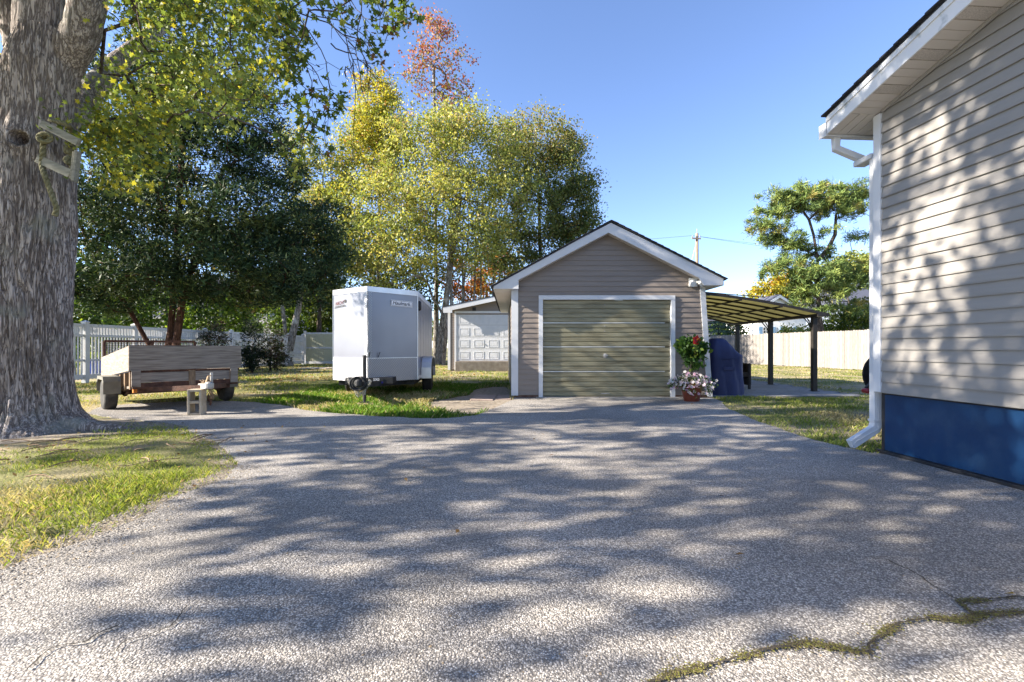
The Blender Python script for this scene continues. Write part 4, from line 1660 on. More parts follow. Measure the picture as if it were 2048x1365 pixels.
# ================================================================== FENCES
# cedar board fence on the right
F0, F1 = Vector((14.2, 33.2, 0)), Vector((17.9, 14.5, 0))
fd = (F1 - F0).normalized()
fn = Vector((fd.y, -fd.x, 0))
fc = thing('wooden_fence', 'weathered cedar board privacy fence across the back lawn behind the pergola', 'fence', F0)
ang = math.atan2(fd.y, fd.x)
fm = MB()
fm.add([(-.068, 0, .03), (.068, 0, .03), (.068, .02, .03), (-.068, .02, .03), (-.068, 0, 1.86), (.068, 0, 1.86), (.068, .02, 1.86), (-.068, .02, 1.86), (-.045, 0, 1.9), (.045, 0, 1.9), (.045, .02, 1.9), (-.045, .02, 1.9)],
       [(0, 3, 2, 1), (0, 1, 5, 4), (1, 2, 6, 5), (2, 3, 7, 6), (3, 0, 4, 7), (4, 5, 9, 8), (5, 6, 10, 9), (6, 7, 11, 10), (7, 4, 8, 11), (8, 9, 10, 11)])
fme = fm.mesh('fence_board', M['cedar_board'])
Lf = (F1 - F0).length
nb = int(Lf / .143)
for i in range(nb):
    p = fd * (i * .143)
    inst('fence_board', fme, fc, (p.x + fn.x * random.uniform(-.004, .004), p.y + fn.y * random.uniform(-.004, .004), random.uniform(-.02, .02)), ang + random.uniform(-.01, .01))
for zz in (.4, 1.0, 1.6):
    mb = MB().bar(Vector((0, 0, zz)) + fn * -.05, fd * Lf + Vector((0, 0, zz)) + fn * -.05, .04, .09)
    part('rail', mb, 'cedar_board', fc)
for i in range(int(Lf / 2.4) + 1):
    p = fd * (i * 2.4) - fn * .11
    mb = MB().box(p.x - .05, p.x + .05, p.y - .05, p.y + .05, 0, 1.8)
    part('post', mb, 'cedar_board', fc)

# white vinyl picket fence on the left
VX = -12.9
vf = thing('vinyl_fence', 'white vinyl picket fence with open picket tops running back along the left yard', 'fence', (VX, 10.4, 0))
pk = MB().box(-.011, .011, -.024, .024, .1, 1.72).mesh('picket', M['vinyl_fence'])
pkt = MB().box(-.0095, .0095, -.012, .012, 1.48, 1.71).mesh('picket', M['vinyl_fence'])
post_me = MB().box(-.064, .064, -.064, .064, 0, 1.82).prism([(-.08, -.08), (.08, -.08), (.08, .08), (-.08, .08)], 1.8205, 1.85, 'z').add([(-.08, -.08, 1.851), (.08, -.08, 1.851), (.08, .08, 1.851), (-.08, .08, 1.851), (0, 0, 1.9)], [(0, 1, 4), (1, 2, 4), (2, 3, 4), (3, 0, 4)]).mesh('post', M['vinyl_fence'])
NP = 10
for i in range(NP + 1):
    inst('post', post_me, vf, (0, i * 1.83, 0))
for i in range(NP):
    y0 = i * 1.83 + .066
    y1 = (i + 1) * 1.83 - .066
    for (za, zb) in ((.12, .26), (.66, .72), (1.4, 1.47), (1.7, 1.79)):
        mb = MB().box(-.022, .022, y0, y1, za, zb)
        part('rail', mb, 'vinyl_fence', vf)
    nn = 15
    for q in range(nn):
        inst('picket', pk, vf, (0, y0 + (q + .5) * (y1 - y0) / nn, 0))
    for q in range(nn - 1):
        inst('picket', pkt, vf, (0, y0 + (q + 1) * (y1 - y0) / nn, 0))

# solid panel part along the back, seen from its railed side
BY = 29.0
bf = thing('vinyl_fence', 'solid white vinyl privacy fence across the back left, glowing yellow where sunlit', 'fence', (VX, BY, 0))
x = 0.0
for (wd) in (2.4,) * 2:
    mb = MB().box(x + .07, x + wd - .07, -.012, .012, .12, 1.92)
    part('panel', mb, 'vinyl_panel', bf)
    for q in range(int((wd - .14) / .15)):
        xx = x + .07 + (q + 1) * .15
        mb = MB().box(xx - .012, xx + .012, -.02, -.0125, .16, 1.9)
        part('panel_rib', mb, 'vinyl_panel', bf)
    for (za, zb) in ((.06, .2), (1.0, 1.09), (1.9, 2.0)):
        mb = MB().box(x + .066, x + wd - .066, -.03, .03, za, zb)
        part('rail', mb, 'vinyl_fence', bf)
    inst('post', post_me, bf, (x, 0, 0), 0, (1, 1, 1.12))
    x += wd
inst('post', post_me, bf, (x, 0, 0), 0, (1, 1, 1.12))

# cobalt pot beyond the picket fence
bp_ = thing('planter', 'cobalt blue glazed planter beyond the white picket fence', 'planter', (-14.6, 16.4, 0))
mb = MB().lathe([(.2, .0), (.27, .2), (.3, .42), (.27, .55), (.31, .58), (.31, .62), (.26, .62), (.25, .52)], 20, (0, 0, .0))
part('pot', mb, 'bluepot', bp_, smooth=True)
cl = rng.normal(size=(30, 3)) * [.16, .16, .1] + [0, 0, .72]
V, F, cc = clump_leaves(cl, 10, .06, .1, [((.14, .2, .03), 2), ((.3, .3, .05), 1)])
link('plant', npmesh('plant', V, F, 'leaf', cc), bp_)
# ================================================================== OLD WOODEN UTILITY TRAILER
ut = thing('utility_trailer', 'old weathered plywood utility trailer with its hitch resting on a concrete block', 'trailer', (-5.63, 8.1, 0), R(48.6))
W2 = .8
TL = 2.65
tilt = lambda p: Vector((p.x, p.y, p.z - .09 * (p.y if p.z > .3 else 0)))


def bed(mb):
    return mb.map(lambda p: Vector((p.x, p.y, p.z - .085 * p.y)))


mb = bed(MB().box(-W2 - .02, W2 + .02, -.025, 0.0, .70, 1.105))
part('front_board', mb, 'oldwood', ut)
for sx_, lab in ((-1, None), (1, None)):
    x0 = sx_ * W2 - (.022 if sx_ < 0 else .0)
    mb = bed(MB().box(x0, x0 + .022, .002, TL, .70, 1.10))
    part('side_board', mb, 'oldwood', ut)
    for y in (.08, .5, .9, 1.35, 1.9, 2.5):
        x1 = sx_ * (W2 - .05)
        mb = bed(MB().box(x1 - .045, x1 + .045, y - .03, y + .05, .40, .695))
        part('stake', mb, 'brownwood', ut)
# lower front planks between the corner posts
for (xa, xb, m_) in ((-.668, -.004, 'oldwood'), (.099, .636, 'oldwood')):
    mb = bed(MB().box(xa, xb, -.01, .012, .5, .66))
    part('front_plank', mb, m_, ut)
for xa in (-.73, .70):
    mb = bed(MB().box(xa - .06, xa + .06, -.045, -.012, .43, .70))
    part('corner_post', mb, 'oldwood', ut, bevel=.004)
mb = bed(MB().box(.0, .095, -.02, .015, .42, .68))
part('centre_post', mb, 'brownwood', ut)
mb = bed(MB().box(-W2, W2, .013, .06, .655, .698))
part('upper_rail', mb, 'rust', ut)
mb = bed(MB().box(-W2 + .03, W2 - .03, -.006, .06, .40, .495))
part('lower_rail', mb, 'rust', ut)
mb = bed(MB().box(-W2 + .03, W2 - .03, .06, TL, .42, .46))
part('deck', mb, 'oldwood', ut)
mb = bed(MB().box(-.66, -.58, .06, TL, .34, .418).box(.58, .66, .06, TL, .34, .418))
part('chassis_beam', mb, 'rust', ut)
# wheels
AX = .96
for (x, m_) in ((-.93, 'rubber_old'), (.86, 'rubber_old')):
    c = (x, AX, .275)
    mb = MB().lathe([(.17, -.085), (.245, -.088), (.272, -.06), (.275, -.03), (.275, .03), (.272, .06), (.245, .088), (.17, .085)], 28, c, 'x')
    wl = part('wheel', mb, m_, ut, smooth=True)
    mb = MB().lathe([(.172, -.07), (.165, -.05), (.15, -.025), (.05, -.02), (.05, .02), (.15, .03), (.165, .05), (.172, .07)], 24, c, 'x')
    part('rim', mb, 'rim_white', wl)
    mb = MB().lathe([(.045, -.05), (.05, -.02), (.05, .0)], 12, c, 'x')
    part('hub', mb, 'orange', wl)
mb = MB().tube([(-.9, AX, .275), (.9, AX, .275)], .03, 8)
part('axle', mb, 'rust', ut)
mb = MB()
for sx_ in (-.72, .72):
    mb.tube([(sx_, AX - .35, .33), (sx_, AX - .12, .25), (sx_, AX, .235), (sx_, AX + .12, .25), (sx_, AX + .35, .31)], .025, 6)
part('leaf_spring', mb, 'rust', ut)
mb = MB().box(-.74, -.69, .12, .2, .33, .42)
part('side_marker', mb, 'orange', ut)
mb = MB().box(-.12, -.04, .05, .07, .32, .36)
part('side_marker', mb, 'orange', ut)
for sx_ in (-1, 1):
    x0, x1 = (-1.05, -.82) if sx_ < 0 else (.82, .98)
    prof = []
    pts = [(AX - .34, .30), (AX - .34, .5), (AX - .27, .585), (AX + .27, .585), (AX + .36, .5), (AX + .36, .32)]
    mb = MB()
    vs_ = [(x0, y, z) for y, z in pts] + [(x1, y, z) for y, z in pts] + [(x0, y * .98 + AX * .02, z - .006) for y, z in pts] + [(x1, y * .98 + AX * .02, z - .006) for y, z in pts]
    q = len(pts)
    fs_ = []
    for i in range(q - 1):
        fs_ += [(i, i + 1, i + 1 + q, i + q), (i + 2 * q, i + 3 * q, i + 1 + 3 * q, i + 1 + 2 * q)]
    mb.add(vs_, fs_)
    # skirt on the outer side
    xo = x0 if sx_ < 0 else x1
    mb.add([(xo, y, z) for y, z in pts] + [(xo, AX - .3, .46), (xo, AX - .24, .53), (xo, AX + .24, .53), (xo, AX + .32, .46)], [(1, 2, 7, 6), (2, 3, 8, 7), (3, 4, 9, 8)])
    part('fender', mb, 'olivemetal', ut)
# tongue, coupler, jack, wires
mb = MB().bar((-.6, .1, .38), (-.03, -.86, .43), .06, .08).bar((.6, .1, .38), (.03, -.86, .43), .06, .08)
part('tongue', mb, 'rust', ut)
mb = MB()
mb.hexa([(-.06, -.75, .41), (.06, -.75, .41), (.05, -1.12, .42), (-.05, -1.12, .42), (-.06, -.75, .49), (.06, -.75, .49), (.045, -1.12, .5), (-.045, -1.12, .5)])
mb.lathe([(.05, -.04), (.062, -.02), (.062, .05), (.03, .075)], 14, (0, -1.12, .46))
part('coupler', mb, 'greysteel', ut, bevel=.006)
mb = MB().bar((.0, -.95, .5), (.0, -1.07, .62), .02, .03).bar((0, -1.07, .62), (.03, -1.1, .63), .02, .02)
part('coupler_latch', mb, 'lumber', ut)
mb = MB().tube([(.12, -.8, .40), (.12, -.8, .66)], .022, 8)
part('jack_tube', mb, 'greysteel', ut)
mb = MB()
for k in range(26):
    t = k / 25
    cx = .04 + .03 * math.sin(t * 6)
    cz = .48 - .32 * math.sin(t * math.pi) * (1 if t < .5 else .82)
    cy = -.92 - .14 * t
    ring = []
    for q in range(7):
        a = q / 6 * 2 * math.pi
        if k % 2:
            ring.append((cx + .013 * math.cos(a), cy, cz + .019 * math.sin(a)))
        else:
            ring.append((cx, cy + .013 * math.cos(a), cz + .019 * math.sin(a)))
    mb.tube(ring, .0042, 4, cap=False)
part('safety_chain', mb, 'rust', ut)
mb = MB()
for k in range(7):
    pts = [(random.gauss(.0, .02), -.7 - .07 * i, .52 + .03 * math.sin(i * 1.3 + k) - .02 * i * (k % 2) + random.gauss(0, .012)) for i in range(7)]
    pts += [(random.gauss(.02, .03), -1.17, .40 - .05 * k * .5), (random.gauss(.02, .03), -1.16, .28 + .02 * k)]
    mb.tube(pts, .005, 4)
part('wiring', mb, 'brownwood', ut)
# rear ramp gate
mb = MB()
gx = W2 - .03
for (a, b) in (((-gx, TL + .03, .68), (-gx, TL + .03, 1.43)), ((gx, TL + .03, .68), (gx, TL + .03, 1.43)), ((-gx, TL + .03, 1.43), (gx, TL + .03, 1.43)), ((-gx, TL + .03, .7), (gx, TL + .03, .7)), ((0, TL + .03, .7), (0, TL + .03, 1.43))):
    mb.bar(a, b, .045, .045, up=(0, 1, 0))
bed(mb)
gt = part('rear_gate', mb, 'rust', ut)
mb = MB()
for k in range(18):
    zz = .74 + k * .038
    mb.bar((-gx, TL + .03, zz), (gx, TL + .03, zz), .008, .014, up=(0, 1, 0))
for k in range(30):
    xx = -gx + k * 2 * gx / 29
    mb.bar((xx, TL + .035, .7), (xx, TL + .035, 1.43), .006, .006, up=(0, 1, 0))
bed(mb)
part('gate_mesh', mb, 'rust', gt, kind='stuff')

# concrete block under the hitch
cb = thing('concrete_block', 'pale two-core concrete block standing on end under the wooden trailer hitch', 'concrete block', (-5.0, 7.38, .016), R(12))
mb = MB()
t_ = .034
for (a, b, c, d) in ((-.1, -.1 + t_, 0, .4), (.1 - t_, .1, 0, .4)):
    mb.box(a, b, -.1, .1, c, d)
for (c, d) in ((0, t_), (.4 - t_, .4)):
    mb.box(-.1 + t_ + .0005, .1 - t_ - .0005, -.1, .1, c, d)
mb.box(-.1 + t_ + .0005, .1 - t_ - .0005, -.1, .1, .2 - .02, .2 + .02)
part('block_shell', mb, 'block', cb, bevel=.006)

# ================================================================== ENCLOSED CARGO TRAILER
ct = thing('cargo_trailer', 'silver enclosed v-nose cargo trailer parked on the grass', 'trailer', (-2.88, 9.83, 0), R(5.0))
HW, ZB, ZT, CL = .87, .40, 2.27, 3.7
VN = .76
mb = MB()
# floor-to-roof shell: sides, rear, v nose
outl = [(-HW, 0), (0, -VN), (HW, 0), (HW, CL), (-HW, CL)]
vs_ = [(x, y, ZB) for x, y in outl] + [(x, y, ZT) for x, y in outl]
mb.add(vs_, [(0, 1, 2, 3, 4), (2, 3, 8, 7), (3, 4, 9, 8), (4, 0, 5, 9)])
part('body', mb, 'trailer_skin', ct)
for (i, j) in ((0, 1), (1, 2)):
    a, b = Vector((*outl[i], 0)), Vector((*outl[j], 0))
    mb = MB()
    nx = 14
    nrm = Vector((b.y - a.y, -(b.x - a.x), 0)).normalized()
    vs_, fs_ = [], []
    for u in range(nx + 1):
        p = a.lerp(b, u / nx)
        for v in range(15):
            z = ZB + (ZT - ZB) * v / 14
            o_ = .004 * mnoise.noise(Vector((u * .35, v * .25, i * 7)))
            vs_.append((p.x + nrm.x * o_, p.y + nrm.y * o_, z))
    for u in range(nx):
        for v in range(14):
            q = u * 15 + v
            fs_.append((q, q + 15, q + 16, q + 1))
    mb.add(vs_, fs_)
    part('nose_panel', mb, 'trailer_skin', ct, smooth=True)
# side panel seams and rivets
mb = MB()
for y in (.62, 1.24, 1.86, 2.48, 3.1):
    mb.box(HW + .0005, HW + .003, y - .02, y + .02, ZB + .05, ZT - .1)
    mb.box(-HW - .003, -HW - .0005, y - .02, y + .02, ZB + .05, ZT - .1)
part('side_seam', mb, 'trailer_skin', ct)
# roof with a slight crown, top trim
mb = MB()
nr = 8
ro = [(-HW - .01, -.0), (0, -VN - .012), (HW + .01, 0), (HW + .01, CL + .01), (-HW - .01, CL + .01)]
vs_ = [(x, y, ZT + .002) for x, y in ro] + [(0, -VN * .1, ZT + .05), (0, CL, ZT + .05)]
mb.add(vs_, [(0, 1, 5), (1, 2, 5), (2, 3, 6, 5), (3, 4, 6), (4, 0, 5, 6)])
part('roof', mb, 'aluminium', ct)


def nose_strip(z0, z1, off, u0=0.0, u1=1.0, sides=(0, 1)):
    mb = MB()
    for s_ in sides:
        a, b = Vector((*outl[s_], 0)), Vector((*outl[s_ + 1], 0))
        nrm = Vector((b.y - a.y, -(b.x - a.x), 0)).normalized()
        p, q = a.lerp(b, u0 if s_ == 0 else 1 - u1), a.lerp(b, u1 if s_ == 0 else 1 - u0)
        i0, i1 = p + nrm * .002, q + nrm * .002
        o0, o1 = p + nrm * off, q + nrm * off
        mb.hexa([(o0.x, o0.y, z0), (o1.x, o1.y, z0), (i1.x, i1.y, z0), (i0.x, i0.y, z0), (o0.x, o0.y, z1), (o1.x, o1.y, z1), (i1.x, i1.y, z1), (i0.x, i0.y, z1)])
    return mb


part('top_trim', nose_strip(ZT - .1, ZT + .004, .012), 'aluminium', ct)
mb = MB().box(HW + .001, HW + .012, 0, CL, ZT - .1, ZT + .004).box(-HW - .012, -HW - .001, 0, CL, ZT - .1, ZT + .004)
part('top_trim', mb, 'aluminium', ct)
mb = MB().box(HW + .001, HW + .01, 0.0, CL, ZB - .01, ZB + .06).box(-HW - .01, -HW - .001, 0.0, CL, ZB - .01, ZB + .06)
part('bottom_trim', mb, 'aluminium', ct)
# stone guard
sg = part('stone_guard', nose_strip(ZB - .005, .86, .008, 0.0, .98), 'tread', ct)
mb = nose_strip(.865, ZT - .105, .012, .925, 1.0)
part('nose_strip', mb, 'tread', ct)
mb = nose_strip(ZB + .0, .87, .012, .925, 1.0)
part('nose_strip', mb, 'tread', ct)
mb = nose_strip(.858, .872, .014)
part('guard_trim', mb, 'aluminium', ct)
mb = MB()
mb.box(HW - .004, HW + .012, -.012, .03, ZB, ZT - .1).box(-HW - .012, -HW + .004, -.012, .03, ZB, ZT - .1)
part('corner_trim', mb, 'aluminium', ct)
# black tongue frame under and in front of the nose
mb = MB().box(-.42, .48, -VN - .03, -.35, ZB - .03, ZB + .085)
part('nose_frame', mb, 'black', ct)
mb = MB().bar((-.62, .2, ZB - .07), (-.05, -1.28, ZB + .0), .06, .1).bar((.62, .2, ZB - .07), (.05, -1.28, ZB + .0), .06, .1)
part('tongue', mb, 'black', ct)
mb = MB().box(-HW + .08, HW - .08, .1, CL - .1, ZB - .12, ZB - .004)
part('chassis', mb, 'black', ct)
mb = MB()
mb.hexa([(-.06, -1.2, .36), (.06, -1.2, .36), (.05, -1.5, .38), (-.05, -1.5, .38), (-.06, -1.2, .45), (.06, -1.2, .45), (.045, -1.5, .47), (-.045, -1.5, .47)])
mb.lathe([(.05, -.05), (.065, -.03), (.065, .06), (.03, .09)], 14, (0, -1.5, .42))
part('coupler', mb, 'black', ct, bevel=.008)
mb = MB().tube([(.02, -1.13, .1), (.02, -1.13, .93)], .034, 10).tube([(.02, -1.13, .055), (.02, -1.13, .12)], .024, 10).box(-.06, .1, -1.2, -1.06, .045, .058)
mb.tube([(.02, -1.13, .9), (.11, -1.17, .9), (.13, -1.18, .99)], .011, 6)
part('tongue_jack', mb, 'black', ct)
mb = MB()
rs = random.Random(4)
for strand in range(4):
    pts = []
    for k in range(14):
        t = k / 13
        ang_ = t * math.pi
        pts.append((-.2 + .4 * t + .02 * rs.uniform(-1, 1), -1.42 - .05 * strand * .3, .50 - (.3 - .05 * strand) * math.sin(ang_) + .015 * rs.uniform(-1, 1)))
    for k in range(len(pts) - 1):
        p, q = Vector(pts[k]), Vector(pts[k + 1])
        for h in range(2):
            c = p.lerp(q, h / 2)
            ring = []
            for a in np.linspace(0, 6.283, 7):
                if (k + h) % 2:
                    ring.append((c.x + .014 * math.cos(a), c.y, c.z + .02 * math.sin(a)))
                else:
                    ring.append((c.x + .008 * math.cos(a), c.y + .014 * math.cos(a), c.z + .02 * math.sin(a)))
            mb.tube(ring, .0045, 4, cap=False)
part('safety_chain', mb, 'greysteel', ct)
mb = MB()
for k in range(6):
    cy, rr = -1.46 - .012 * k, .11 + .012 * (k % 3)
    mb.tube([(.0 + rr * math.cos(a) + .02 * math.sin(k), cy, .43 + rr * .9 * math.sin(a)) for a in np.linspace(.3 * k, 6.0 + .3 * k, 18)], .011, 5)
part('wiring', mb, 'black', ct, smooth=True)
# wheels + fenders
for x, fs in ((-.80, -1), (.965, 1)):
    c = (x, 1.28, .335)
    mb = MB().lathe([(.19, -.1), (.3, -.103), (.33, -.08), (.335, -.04), (.335, .04), (.33, .08), (.3, .103), (.19, .1)], 32, c, 'x')
    wl = part('wheel', mb, 'rubber', ct, smooth=True)
    mb = MB().lathe([(.195, -.085), (.185, -.06), (.17, -.03), (.06, -.05), (.06, .05), (.17, .04), (.185, .06), (.195, .09)], 24, c, 'x')
    part('rim', mb, 'rim_steel', wl)
x0, x1 = HW + .013, HW + .235
pts = [(.66, ZB - .01), (.66, .62), (.72, .74), (.86, .83), (1.1, .86), (1.46, .86), (1.7, .8), (1.88, .62), (1.92, ZB - .01)]
mb = MB()
q = len(pts)
inn = [(y + (.03 if y < 1.28 else -.03), z - .02) for y, z in pts]
vs_ = [(x0, y, z) for y, z in pts] + [(x1, y, z) for y, z in pts] + [(x1, y, z) for y, z in inn] + [(x0, y, z) for y, z in inn]
fs_ = []
for i in range(q - 1):
    fs_ += [(i, i + 1, i + 1 + q, i + q), (i + q, i + 1 + q, i + 1 + 2 * q, i + 2 * q), (i + 2 * q, i + 1 + 2 * q, i + 1 + 3 * q, i + 3 * q)]
mb.add(vs_, fs_)
part('fender', mb, 'aluminium', ct)
mb = MB().box(HW + .013, x1, .64, .66, ZB - .01, .62)
part('fender_front', mb, 'aluminium', ct)
# round side vent
mb = MB().lathe([(.11, 0), (.11, .02), (.09, .05), (.03, .055)], 20, (HW + .002, .22, 1.98), 'x')
part('side_vent', mb, 'black', ct)
mb = MB().bar((.17, -VN + .12, .875), (.21, -VN + .13, .985), .016, .012)
part('hold_back_clip', mb, 'black', ct)
mb = MB().box(.28, .52, -.98, -.96, .29, .42)
# lettering on the nose
aR, bR = Vector((*outl[1], 0)), Vector((*outl[2], 0))
xr_ = (bR - aR).normalized()
nR = Vector((xr_.y, -xr_.x, 0))


def mat_on(origin, xax, nrm, roll=0.0):
    zax = Vector((0, 0, 1))
    xa = xax * math.cos(roll) + zax * math.sin(roll)
    ya = -xax * math.sin(roll) + zax * math.cos(roll)
    m = Matrix((xa, ya, nrm)).transposed().to_4x4()
    m.translation = origin
    return m


c = aR.lerp(bR, .66) + nR * .008 + Vector((0, 0, 1.98))
dec = MB()
mm = mat_on(c, xr_, nR, R(-1.5))
dec.box(-.255, .255, -.062, .062, 0, .004)
dec.map(lambda p: mm @ p)
dp_ = part('badge', dec, 'decal', ct)
fr = MB()
for (a, b, cc_, d) in ((-.245, .245, .049, .054), (-.245, .245, -.054, -.049), (-.245, -.240, -.0485, .0485), (.240, .245, -.0485, .0485)):
    fr.box(a, b, cc_, d, .0045, .0055)
fr.map(lambda p: mm @ p)
part('badge_border', fr, 'ink', dp_)
text_part('badge_lettering', 'Haulmark.', .105, 'ink', dp_, mat_on(c + nR * .006, xr_, nR, R(-1.5)), shear=.25, bold=.0015)
aL, bL = Vector((*outl[0], 0)), Vector((*outl[1], 0))
xl_ = (bL - aL).normalized()
nL = Vector((xl_.y, -xl_.x, 0))
c = aL.lerp(bL, .20) + nL * .009 + Vector((0, 0, 1.99))
text_part('dealer_lettering', 'HECHT', .095, 'redink', ct, mat_on(c, xl_, nL, R(4)), shear=.3, bold=.002)
dec = MB()
mm = mat_on(c + Vector((0, 0, 0)), xl_, nL, R(4))
dec.box(.17, .225, -.01, .05, 0, .002).box(-.19, .225, -.085, -.078, 0, .002)
for k in range(7):
    dec.box(-.16 + k * .052, -.135 + k * .052, -.068, -.05, 0, .002)
dec.map(lambda p: mm @ p)
part('dealer_decal', dec, 'ink', ct)
mb = MB().box(.07, .30, -VN - .036, -VN - .031, ZB + .0, ZB + .075)
pl_ = part('number_plate', mb, 'black', ct)
text_part('plate_lettering', '5X0', .07, 'whiteink', pl_, mat_on(Vector((.17, -VN - .038, ZB + .05)), Vector((1, 0, 0)), Vector((0, -1, 0))), bold=.001)
mb = MB().box(.16, .30, -VN - .04, -VN - .037, ZB - .025, ZB + .012)
part('reflector', mb, 'bluedecal', pl_)
# timber pad under the jack
jp = solo('wood_block', MB().box(-.1, .1, -.09, .09, 0, .04).map(lambda p: Vector((-2.77 + p.x + .0, 8.705 + p.y, p.z + .004))), 'lumber', 'short lumber offcut on the grass under the cargo trailer jack', 'wood block', bevel=.004)

# ================================================================== FLOWER POT
fp = thing('potted_hibiscus', 'terracotta pot with a red flowering standard hibiscus and pale petunias by the garage', 'potted plant', (3.56, 9.22, .016))
mb = MB().lathe([(.145, 0), (.15, .02), (.2, .27), (.205, .3), (.225, .3), (.228, .355), (.2, .36), (.19, .32), (.0, .31)], 24)
part('pot', mb, 'terracotta', fp, smooth=False)
mb = MB().tube([(0, 0, .3), (.01, 0, .5), (-.01, .01, .7), (0, 0, .85)], [.016, .014, .012, .012], 7)
for k in range(10):
    a = k * 2.4
    mb.tube([(0, 0, .72 + .02 * k), (.09 * math.cos(a), .09 * math.sin(a), .84 + .025 * k), (.2 * math.cos(a), .2 * math.sin(a), .92 + .03 * k)], [.008, .006, .004], 4)
part('stem', mb, 'bark_dark', fp)
cl = lobes_to_clumps([((0.02, 0, 1.04), (.27, .24, .22), 90), ((-.14, 0, 1.14), (.14, .14, .13), 28), ((.03, 0, .82), (.2, .18, .2), 40)])
V, F, cc = clump_leaves(cl, 9, .045, .085, [((.035, .085, .02), 3), ((.06, .13, .025), 3), ((.17, .24, .04), 1)], mixc=.7)
link('foliage', npmesh('foliage', V, F, 'leaf', cc), fp)


def blooms(P, size, pal, petals, tilt_d):
    Vs, Fs, Cs = [], [], []
    b = 0
    for p in P:
        nrm = (Vector(tilt_d) + Vector(rng.normal(size=3)) * .55).normalized()
        u = nrm.orthogonal().normalized()
        v = nrm.cross(u)
        s = size * random.uniform(.75, 1.2)
        col = pal_pick(pal, 1)[0]
        pts = [Vector(p) - nrm * s * .12]
        for k in range(petals * 2):
            a = k * math.pi / petals
            r = s * (.5 if k % 2 == 0 else .36)
            pts.append(Vector(p) + u * math.cos(a) * r + v * math.sin(a) * r + nrm * s * .08)
        Vs += [tuple(q) for q in pts]
        m_ = petals * 2
        Fs += [(b, b + 1 + k, b + 1 + (k + 1) % m_) for k in range(m_)]
        Cs += [tuple(np.array(col) * .5 + np.array((.1, .02, .08)))] + [tuple(col)] * m_
        b += m_ + 1
    return Vs, Fs, np.array(Cs)


Vs, Fs, Cs = blooms([(-.01, -.24, 1.2)], .21, [((.62, .03, .012), 1)], 5, (.2, -1, .35))
link('hibiscus_bloom', npmesh('hibiscus_bloom', Vs, Fs, 'petal', Cs), fp)
mb = MB().tube([(-.01, -.25, 1.2), (.01, -.33, 1.23)], [.006, .01], 6)
part('hibiscus_stamen', mb, 'orange', fp)
# trailing petunias
cl = []
for k in range(90):
    a = random.random() * 6.283
    r = random.uniform(.05, .42)
    z = .42 - max(0, (r - .2)) * random.uniform(.3, 1.5) + random.uniform(-.05, .08)
    cl.append((r * math.cos(a) * 1.15, r * math.sin(a) * .75, max(.08, z)))
cl = np.array(cl)
V, F, cc = clump_leaves(cl, 14, .05, .045, [((.05, .1, .03), 2), ((.09, .15, .04), 2), ((.14, .16, .07), 1)])
link('petunia_foliage', npmesh('petunia_foliage', V, F, 'leaf', cc), fp)
P = []
for c_ in cl:
    for q in range(4):
        P.append((c_[0] + random.gauss(0, .05), c_[1] - .03 + random.gauss(0, .05), c_[2] + random.gauss(.01, .045)))
Vs, Fs, Cs = blooms(P, .066, [((.72, .62, .66), 4), ((.62, .42, .52), 2), ((.75, .72, .7), 2)], 5, (0, -.8, .5))
link('petunia_blooms', npmesh('petunia_blooms', Vs, Fs, 'petal', Cs), fp, kind='stuff')

# ================================================================== FAR HOUSES, POLE, WIRES
hs = thing('cottage', 'small bright white gabled outbuilding with blue shuttered windows beyond the wooden fence', 'outbuilding', (25.5, 45, 0))
Yh = 45
X0, X1 = (1517 - 1024) / FPX * Yh, (1612 - 1024) / FPX * Yh
pxx, pzz = (1556 - 1024) / FPX * Yh, EYE + (695 - 592) / FPX * Yh
mb = MB().box(X0, X1, Yh, Yh + 7, 0, 4.6)
mb.prism([(X0, 4.6), (X1, 4.6), (pxx + 1.0, pzz - .1 - .5), (pxx, pzz - .1), (pxx - 1.0, pzz - .6)], Yh, Yh + 7)
part('wall', mb, 'whitepaint', hs, world=True)
mb = MB()
for (ex, ez) in ((pxx - 1.9, pzz - 1.25), (pxx + 2.3, pzz - 1.5)):
    mb.hexa([(ex, Yh - .3, ez), (pxx, Yh - .3, pzz), (pxx, Yh + 7.2, pzz), (ex, Yh + 7.2, ez), (ex, Yh - .3, ez + .12), (pxx, Yh - .3, pzz + .12), (pxx, Yh + 7.2, pzz + .12), (ex, Yh + 7.2, ez + .12)])
part('roof', mb, 'slateroof', hs, world=True)
mb = MB()
for (ex, ez) in ((pxx - 1.9, pzz - 1.25), (pxx + 2.3, pzz - 1.5)):
    mb.hexa([(ex, Yh - .36, ez - .2), (pxx, Yh - .36, pzz - .2), (pxx, Yh - .305, pzz - .2), (ex, Yh - .305, ez - .2), (ex, Yh - .36, ez + .06), (pxx, Yh - .36, pzz + .06), (pxx, Yh - .305, pzz + .06), (ex, Yh - .305, ez + .06)])
part('bargeboard', mb, 'whitepaint', hs, world=True)
for px in (1534, 1576):
    wx = (px - 1024) / FPX * Yh
    mb = MB().box(wx - .42, wx + .42, Yh - .05, Yh - .002, 2.1, 3.0)
    wf = part('window', mb, 'darkglass', hs, world=True)
    mb = MB()
    for q in range(4):
        mb.box(wx - .43 + q * .28, wx - .39 + q * .28, Yh - .075, Yh - .051, 2.1, 3.0)
    for q in range(4):
        mb.box(wx - .43, wx + .45, Yh - .08, Yh - .076, 2.08 + q * .3, 2.12 + q * .3)
    part('window_frame', mb, 'whitepaint', wf, world=True)
    for sx_ in (-.62, .62):
        mb = MB().box(wx + sx_ - .17, wx + sx_ + .17, Yh - .06, Yh - .003, 2.02, 3.05)
        part('shutter', mb, 'bluepaint', hs, world=True)

